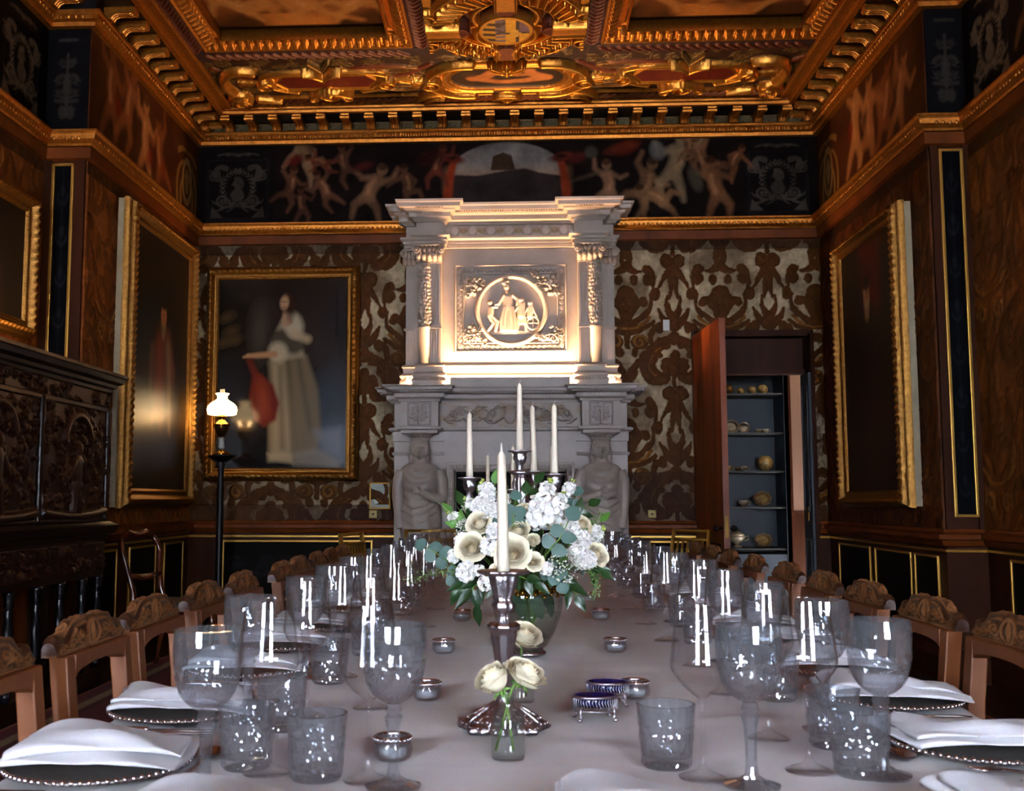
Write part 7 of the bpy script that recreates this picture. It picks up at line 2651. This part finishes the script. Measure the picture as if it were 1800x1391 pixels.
VX, VY = .036, 3.29
VZ = .945
roses = [rose_meshes(1, 1.0), rose_meshes(2, .85), rose_meshes(3, .6), rose_meshes(4, .7, 1.45), rose_meshes(5, .82, 1.25)]
stocks = [stock_mesh(1), stock_mesh(2, 26, 1.2), stock_mesh(3, 16, 1.0)]
laces = [lace_mesh(1), lace_mesh(2)]
STEMS = {}


def stem(t, pos, mouth, foot, r=.0026, m='stem_green'):
    """green stem from the bloom down through the vase mouth to the water, in world space"""
    p0, p1, p2 = Vector(pos), Vector(mouth), Vector(foot)
    pts = [tuple(v) for v in bez(p0, p0 * .45 + p1 * .55 + Vector((0, 0, .02)), p1, n=7)] + [tuple(v) for v in bez(p1, (p1 + p2) / 2, p2, n=4)][1:]
    o = MB().tube(pts, r, 6).build('stem', m, t, smooth=True)
    o.matrix_parent_inverse = t.matrix_basis.inverted()
    return o


FN = random.Random(5)


def mouth_pt():
    a, q = FN.uniform(0, 6.28), FN.uniform(0, .06)
    return (VX + q * math.cos(a), VY + q * math.sin(a), VZ - .015), (VX - .5 * q * math.cos(a) + FN.uniform(-.02, .02), VY - .5 * q * math.sin(a), FN.uniform(.79, .83))


def flower(kind, px, py, dy, rpx, label, var=0, cam=.6, group=None, mouth=None, at_y=None, d=None, cat='flower'):
    """a bloom whose centre is seen at px, py, standing dy in front of (-) or behind the vase"""
    Y = (VY + dy) if at_y is None else at_y
    p = atY(px, py, Y)
    s = rpx * Y / FPX
    c = Vector((VX, VY, VZ + .05)) if mouth is None else Vector(mouth[0])
    dd = (Vector(p) - c).normalized()
    if d is not None: dd = Vector(d)
    else: dd = (dd * (1 - cam) + Vector((0, -1, .35)).normalized() * cam).normalized()
    t = thing(kind, label, cat, (0, 0, 0), 0, group)
    if kind == 'cream_rose':
        s *= .82
        aim(t, Vector(p) - dd * s * (.75 if var > 2 else .5), dd, px * .37, s)
        a, b, sp = roses[var]
        link('outer_petals', a, 'petal_cream', t); link('inner_petals', b, 'petal_core', t); link('sepals', sp, 'stem_green', t)
    elif kind == 'white_stock':
        aim(t, Vector(p), dd, px * .37, s)
        a, b = stocks[var]
        link('florets', a, 'petal_white', t)
        if cam < .4: link('green_buds', b, 'bud_green', t)
    else:
        aim(t, Vector(p), dd, px * .37, s)
        a, b = laces[var]
        link('florets', a, mat('lace_white', '#d4dcc8', .6), t); link('ribs', b, 'fern_green', t)
    mo = mouth_pt() if mouth is None else mouth
    stem(t, Vector(p) - dd * s * .45, *mo)
    return t


gR, gS, gL = 'cream roses in the centre vase', 'white stocks in the centre vase', 'lacy white flowers in the centre vase'
for px, py, dy, r, var, cam, lab in (
        (828, 962, -.16, 30, 1, .75, 'large cream rose at the lamp side of the bouquet'),
        (900, 972, -.20, 34, 0, .85, 'widest open cream rose, behind the near candle'),
        (910, 932, -.14, 24, 1, .35, 'round cream rose directly above the widest one'),
        (938, 950, -.17, 16, 2, .6, 'small cream rosebud between rose and eucalyptus leaves'),
        (938, 988, -.20, 19, 1, .7, 'small open cream rose low beside the dark leaves'),
        (973, 922, -.14, 21, 2, .3, 'peach tinted rosebud tucked under the white stock'),
        (924, 896, -.05, 20, 1, .3, 'peach tinted rose half hidden behind blue-green leaves'),
        (842, 920, -.12, 26, 1, .5, 'ruffled pale rose above the large lamp-side rose'),
        (1050, 975, -.08, 24, 1, .5, 'cream rose at the cupboard-side edge of the bouquet'),
        (1022, 922, -.06, 22, 0, .4, 'pale rose high on the cupboard side of the bouquet'),
        (880, 1005, -.2, 20, 0, .8, 'pale rose hidden low behind the near candle')):
    flower('cream_rose', px, py, dy, r, lab, var, cam, gR)
for px, py, dy, r, var, cam, lab in (
        (856, 866, -.05, 17, 0, .15, 'white stock spike rising highest on the lamp side'),
        (958, 898, -.13, 34, 1, .45, 'largest white stock, in front of the candelabrum'),
        (962, 866, -.06, 18, 0, .15, 'white stock spike rising in front of the candelabrum'),
        (858, 962, -.19, 17, 2, .8, 'small white stock beside the near candle'),
        (862, 900, -.10, 20, 1, .4, 'white stock behind the near candle'),
        (797, 978, -.12, 14, 2, .6, 'outermost white stock by the round eucalyptus leaves'),
        (820, 1005, -.18, 19, 1, .8, 'white stock low under the lamp-side rose'),
        (842, 1003, -.2, 12, 2, .8, 'tiny white stock low beside the near candle'),
        (852, 1026, -.2, 15, 2, .8, 'lowest white stock, above the candlestick pan'),
        (1000, 925, -.12, 20, 1, .5, 'white stock between eucalyptus and pale rose'),
        (1020, 950, -.12, 20, 1, .6, 'white stock in the middle of the cupboard side'),
        (1012, 972, -.14, 16, 2, .7, 'white stock above the hanging dark leaves'),
        (800, 912, -.04, 13, 0, .2, 'white stock at the tip beside the pale grass blades'),
        (1045, 940, -.03, 16, 0, .3, 'white stock at the outer cupboard side'),
        (985, 880, -.02, 14, 1, .2, 'white stock top behind the largest one'),
        (885, 880, -.02, 14, 1, .2, 'white stock at the back behind the near candle'),
        (826, 890, -.02, 14, 0, .2, 'white stock behind the pale grass blades'),
        (870, 935, -.14, 17, 1, .6, 'white stock squeezed between near candle and ruffled rose'),
        (990, 905, -.10, 20, 1, .5, 'white stock touching the upper edge of the broad eucalyptus'),
        (965, 950, -.15, 14, 2, .6, 'small white stock next to the small cream rosebud'),
        (1030, 985, -.13, 19, 1, .6, 'white stock between lace flower and outermost cream rose'),
        (845, 890, -.07, 18, 1, .4, 'white stock under the highest lamp-side spike'),
        (812, 950, -.12, 16, 2, .5, 'white stock at the outer side of the large lamp-side rose'),
        (940, 915, -.10, 18, 1, .4, 'white stock beside the peach tinted rosebud'),
        (1000, 860, -.0, 13, 0, .2, 'white stock tip beside the cupboard-side candle cup'),
        (960, 1000, -.19, 14, 2, .7, 'small white stock low beside the small open rose')):
    flower('white_stock', px, py, dy, r, lab, var, cam, gS)
for px, py, dy, r, var, cam, lab in (
        (992, 995, -.19, 30, 0, .8, 'broad lacy white flower head low on the cupboard side'),
        (816, 930, -.10, 20, 1, .5, 'lacy flower head on the lamp side above the rose'),
        (1042, 958, -.06, 22, 1, .5, 'lacy flower head at the cupboard-side edge'),
        (875, 868, .0, 14, 1, .2, 'lacy flower head at the top behind the near candle')):
    flower('lace_flower', px, py, dy, r, lab, var, cam, gL)


def sprig(kind, label, pts, dy, m, group, fn, r=.0022, stem_m='stem_green', cat='foliage'):
    """pts: photo positions tip-wards from the vase"""
    W = [Vector(atY(px, py, VY + d)) for (px, py), d in zip(pts, dy)]
    t = thing(kind, label, cat, tuple(W[0]), 0, group)
    mo = mouth_pt()
    MB().tube([mo[0]] + W, [r * 1.3] + [r * (1 - .5 * i / len(W)) for i in range(len(W))], 6).build('stem', stem_m, t, smooth=True)
    MB().tube([mo[0], mo[1]], r * 1.3, 6).build('lower_stem', stem_m, t, smooth=True)
    mb = MB()
    fn(mb, W)
    mb.build('leaves', m, t, smooth=True)
    settle(t)
    return t


def euc(L, W):
    def f(mb, P):
        for i in range(len(P)):
            d = (P[min(i + 1, len(P) - 1)] - P[max(i - 1, 0)]).normalized()
            for s in ((-1, 1) if i < len(P) - 1 else (0,)):
                side = d.cross(Vector((0, -1, .2))).normalized() * s
                leaf(mb, P[i], d * .55 + side * .9 + Vector((0, FN.uniform(-.2, .2), FN.uniform(-.1, .15))), Vector((FN.uniform(-.3, .3), -1, FN.uniform(.0, .5))), L * FN.uniform(.85, 1.1), W * FN.uniform(.85, 1.1), 1., .12, .08)
    return f


def lanc(L, W, drop=.3):
    def f(mb, P):
        for i in range(len(P)):
            d = (P[min(i + 1, len(P) - 1)] - P[max(i - 1, 0)]).normalized()
            for s in ((-1, 1) if i < len(P) - 1 else (0,)):
                side = d.cross(Vector((0, -1, .2))).normalized() * s
                leaf(mb, P[i], d * .8 + side * .6 + Vector((0, FN.uniform(-.2, .2), -drop * FN.uniform(.3, 1))), Vector((FN.uniform(-.4, .4), -1, FN.uniform(.1, .7))), L * FN.uniform(.8, 1.15), W * FN.uniform(.85, 1.1), .5, .25, .2)
    return f


def ferny(mb, P):
    for i in range(len(P) - 1):
        for k in range(7):
            u = k / 7
            p = P[i].lerp(P[i + 1], u)
            for q in range(3):
                e = Vector((FN.uniform(-1, 1), FN.uniform(-1, 1), FN.uniform(-1, 1))) * .014
                mb.tube([p, p + e], .0007, 4); mb.ball(p + e, (.0026, .0026, .0034), 5, 3)


gE, gD, gF = 'eucalyptus sprigs in the centre vase', 'dark leaf sprigs in the centre vase', 'trailing fern sprays in the centre vase'
sprig('eucalyptus_sprig', 'eucalyptus sprig of large blue-green leaves in front of the candelabrum', [(902, 925), (903, 905), (906, 880)], (-.14, -.14, -.12), 'leaf_blue', gE, euc(.042, .021))
sprig('eucalyptus_sprig', 'eucalyptus sprig spreading broadly in the middle of the cupboard side', [(968, 965), (985, 945), (1000, 915)], (-.19, -.2, -.19), 'leaf_blue', gE, euc(.052, .022))
sprig('eucalyptus_sprig', 'eucalyptus sprig reaching farthest towards the lamp side', [(808, 1000), (785, 985), (765, 972), (748, 962)], (-.1, -.12, -.13, -.13), 'leaf_blue', gE, euc(.040, .022))
sprig('eucalyptus_sprig', 'eucalyptus sprig low on the cupboard side under the lacy flower', [(960, 1000), (978, 1010), (985, 1025)], (-.16, -.19, -.2), 'leaf_blue', gE, euc(.036, .020))
sprig('eucalyptus_sprig', 'eucalyptus sprig high beside the cupboard-side candle', [(995, 915), (1005, 890), (1012, 872)], (-.02, -.01, .0), 'leaf_blue', gE, euc(.035, .018))
sprig('eucalyptus_sprig', 'eucalyptus sprig behind the near candle above the widest rose', [(885, 950), (880, 925), (888, 900)], (-.1, -.11, -.1), 'leaf_blue', gE, euc(.034, .018))
sprig('eucalyptus_sprig', 'eucalyptus sprig low on the lamp side', [(835, 1010), (815, 1012), (800, 1018)], (-.12, -.14, -.14), 'leaf_blue', gE, euc(.034, .02))
for lab, pts, dy, fn in (('dark glossy leaves hanging lowest on the lamp side', [(845, 1020), (830, 1035), (836, 1062)], (-.14, -.17, -.17), lanc(.07, .014, .6)),
                         ('dark glossy leaves under the lamp-side white stock', [(832, 1015), (818, 1022), (808, 1035)], (-.13, -.15, -.15), lanc(.06, .014, .5)),
                         ('dark glossy leaves hanging on the cupboard side', [(985, 1010), (1000, 1028), (1012, 1045)], (-.13, -.15, -.16), lanc(.065, .015, .5)),
                         ('dark glossy leaves over the gilt vase rim', [(905, 1010), (925, 1018), (940, 1024)], (-.14, -.17, -.18), lanc(.05, .014, .4)),
                         ('dark glossy leaves in the gap beside the small open rose', [(950, 995), (962, 1000), (975, 1012)], (-.12, -.14, -.14), lanc(.055, .015, .3)),
                         ('dark glossy leaves behind the near candle', [(885, 1000), (880, 1020), (870, 1030)], (-.1, -.13, -.14), lanc(.05, .013, .4)),
                         ('dark glossy leaves fanning under the outermost cream rose', [(1020, 985), (1040, 1000), (1055, 1005)], (-.05, -.07, -.08), lanc(.055, .015, .3)),
                         ('dark glossy leaves between the two highest stock spikes', [(905, 900), (925, 870), (940, 850)], (-.03, -.02, -.01), lanc(.05, .015, .0)),
                         ('dark glossy leaves behind the ruffled pale rose', [(850, 940), (825, 915), (815, 890)], (-.05, -.05, -.04), lanc(.055, .016, .1)),
                         ('dark glossy leaves behind the pale rose on the cupboard side', [(985, 930), (1015, 905), (1035, 890)], (-.03, -.03, -.02), lanc(.055, .016, .1)),
                         ('dark glossy leaves in the heart of the bouquet', [(930, 985), (925, 960), (925, 930)], (-.08, -.09, -.08), lanc(.06, .016, .1))):
    sprig('leaf_sprig', lab, pts, dy, 'leaf_dark', gD, fn)
for lab, pts, dy in (('fresh green leaves at the outer lamp side under the stocks', [(830, 950), (810, 925), (795, 905)], (-.06, -.06, -.05)), ('fresh green leaves above the cupboard-side lace flower', [(985, 975), (1000, 960), (1015, 945)], (-.1, -.12, -.12)),
                     ('fresh green leaves round the lamp-side candle cup', [(860, 930), (850, 890), (846, 872)], (-.05, -.03, -.02)), ('fresh green leaves behind the tallest stock spike', [(870, 920), (868, 885), (870, 852)], (-.04, .0, .0)),
                     ('fresh green leaves at the far cupboard side', [(1010, 960), (1035, 940), (1055, 918)], (-.03, -.03, -.02))):
    sprig('leaf_sprig', lab, pts, dy, 'leaf_fresh', 'fresh green sprigs in the centre vase', lanc(.05, .013, .0))
sprig('fern_spray', 'fine trailing fern spray reaching towards the lamp side', [(830, 1005), (790, 1005), (745, 1012), (712, 1022)], (-.1, -.13, -.15, -.16), 'fern_green', gF, ferny, .0012, 'fern_green')
sprig('fern_spray', 'fine trailing fern spray hanging on the cupboard side', [(1010, 990), (1040, 1005), (1050, 1025), (1046, 1052)], (-.08, -.12, -.14, -.15), 'fern_green', gF, ferny, .0012, 'fern_green')
sprig('fern_spray', 'fine fern spray standing up at the cupboard side', [(1015, 950), (1040, 925), (1060, 900)], (-.03, -.02, -.02), 'fern_green', gF, ferny, .0012, 'fern_green')
sprig('fern_spray', 'fine fern spray at the top beside the near candle', [(880, 900), (888, 868), (886, 845)], (-.03, -.02, -.02), 'fern_green', gF, ferny, .0012, 'fern_green')
for lab, a, b, wv in (('long pale striped grass blade pointing up towards the lamp side', (830, 935), (735, 853), .0075), ('short pale striped grass blade beside the long one', (838, 940), (790, 872), .006)):
    p0, p1 = Vector(atY(*a, VY - .05)), Vector(atY(*b, VY - .12))
    t = thing('grass_blade', lab, 'foliage', tuple(p0), 0, 'pale grass blades in the centre vase')
    mb = MB(); P = np.zeros((12, 3, 3))
    for j in range(12):
        v = j / 11
        c_ = p0.lerp(p1, v); w_ = wv * (1 - v ** 3) + .0004
        for i in range(3): P[j, i] = c_ + Vector((.65, 0, -.75)) * -(i - 1) * w_ * .9 + Vector((0, -.002 * abs(i - 1), 0))
    mb.grid(P); mb.build('blade', 'blade_pale', t, smooth=True)
    mo = mouth_pt(); MB().tube([p0, mo[0], mo[1]], .002, 6).build('stem', 'stem_green', t, smooth=True)
    settle(t)

# ---- the centre vase: clear glass, water, gilt garland and silver foot
vt = thing('flower_vase', 'large clear glass vase with gilt garland band holding the white bouquet', 'vase', (VX, VY, TZ + .003))
vp = [(.0, .012), (.045, .014), (.062, .03), (.085, .07), (.102, .115), (.1085, .155), (.107, .185), (.100, .20)]
zz = np.linspace(.014, .20, 24)
vp = [(.0, .012)] + [(float(np.interp(z, [p[1] for p in vp[1:]], [p[0] for p in vp[1:]])), float(z)) for z in zz]
MB().lathe(vp, 48, cap=False).build('glass_body', 'vase_glass', vt, smooth=True)
zw = np.linspace(.018, .125, 12)
MB().lathe([(.0, .016)] + [(float(np.interp(z, [p[1] for p in vp[1:]], [p[0] for p in vp[1:]]) - .004), float(z)) for z in zw] + [(.0, .125)], 40).build('water', glassmat('water', '#f2f6ee', 1.0, 1.33), vt, smooth=True)
m = MB()
for k in range(26):
    a = 2 * PI * k / 26
    m.ball((.106 * math.cos(a), .106 * math.sin(a), .196 + .004 * math.sin(a * 5)), (.013, .013, .010), 8, 5)
    m.ball((.111 * math.cos(a + .1), .111 * math.sin(a + .1), .186 - .006 * (k % 2)), .006, 6, 4)
m.build('gilt_garland', 'polished_brass', vt, smooth=True, normals=False)
MB().lathe([(.0, .0), (.055, .0), (.058, .006), (.05, .012), (.03, .014), (.0, .014)], 40).build('silver_foot', 'silver', vt, smooth=True)
for k in range(14):
    a = k * 2.4; q = .03 + .03 * (k % 3) / 2
    MB().tube([(q * math.cos(a), q * math.sin(a), .19), (q * .3 * math.cos(a) + .01, q * .3 * math.sin(a), .11), (-.6 * q * math.cos(a) + .015, -.6 * q * math.sin(a), .03)], .0035, 6).build('stem', 'stem_green', vt, smooth=True)
mb = MB()
for k in range(9):
    a = k * .7; leaf(mb, (.075 * math.cos(a), .075 * math.sin(a), .19), (-.4 * math.sin(a), .4 * math.cos(a), -1), (math.cos(a), math.sin(a), .1), .085, .022, 1., .05, .1)
mb.build('submerged_leaves', 'leaf_dark', vt, smooth=True)

# ---- bud vases with single roses
def bud_vase(label, px, py, nm_k):
    x, y = px_t(px, py)
    t = thing('bud_vase', label, 'vase', (x, y, TZ + .003), 0, 'small glass bud vases')
    rib = lambda a, r, z, i: r * (1 + .018 * np.cos(22 * a)) if .006 < z < .078 else np.full(len(a), r)
    out = [(.0, .0), (.029, .0), (.0305, .004), (.0305, .04), (.0300, .070), (.026, .080), (.014, .089), (.012, .094), (.012, .108), (.0145, .111), (.0145, .114)]
    MB().lathe(out, 66, mod=rib, cap=False).build('body', 'vase_glass', t, smooth=True)
    MB().lathe([(.0, .059), (.0285, .06), (.0285, .0605), (.0, .0605)], 32).build('water', 'water', t, smooth=True)
    return x, y


bx, by = bud_vase('ribbed clear glass bud vase with two cream roses, nearest the camera', 893, 1336, 1)
mo = lambda k: ((bx + .004 * k, by, .865), (bx - .016 * k - .006, by + .004, .765))
flower('cream_rose', 868, 1196, 0, 42, 'drooping cream rose in the near bud vase, towards the lamp side', 3, 0, 'roses in the bud vases', mo(-1), by - .005, (-.5, -.32, .75))
flower('cream_rose', 926, 1182, 0, 41, 'fuller cream rose in the near bud vase, towards the salt cellars', 4, 0, 'roses in the bud vases', mo(1), by + .005, (.42, -.25, .85))
b2x, b2y = bud_vase('clear glass bud vase with one rose, standing behind the candlestick', 917, 1236, 2)
flower('cream_rose', 922, 1116, 0, 34, 'greenish cream rose in the bud vase before the centre vase', 4, 0, 'roses in the bud vases', ((b2x, b2y, .865), (b2x + .01, b2y, .765)), b2y, (.25, -.5, .75))
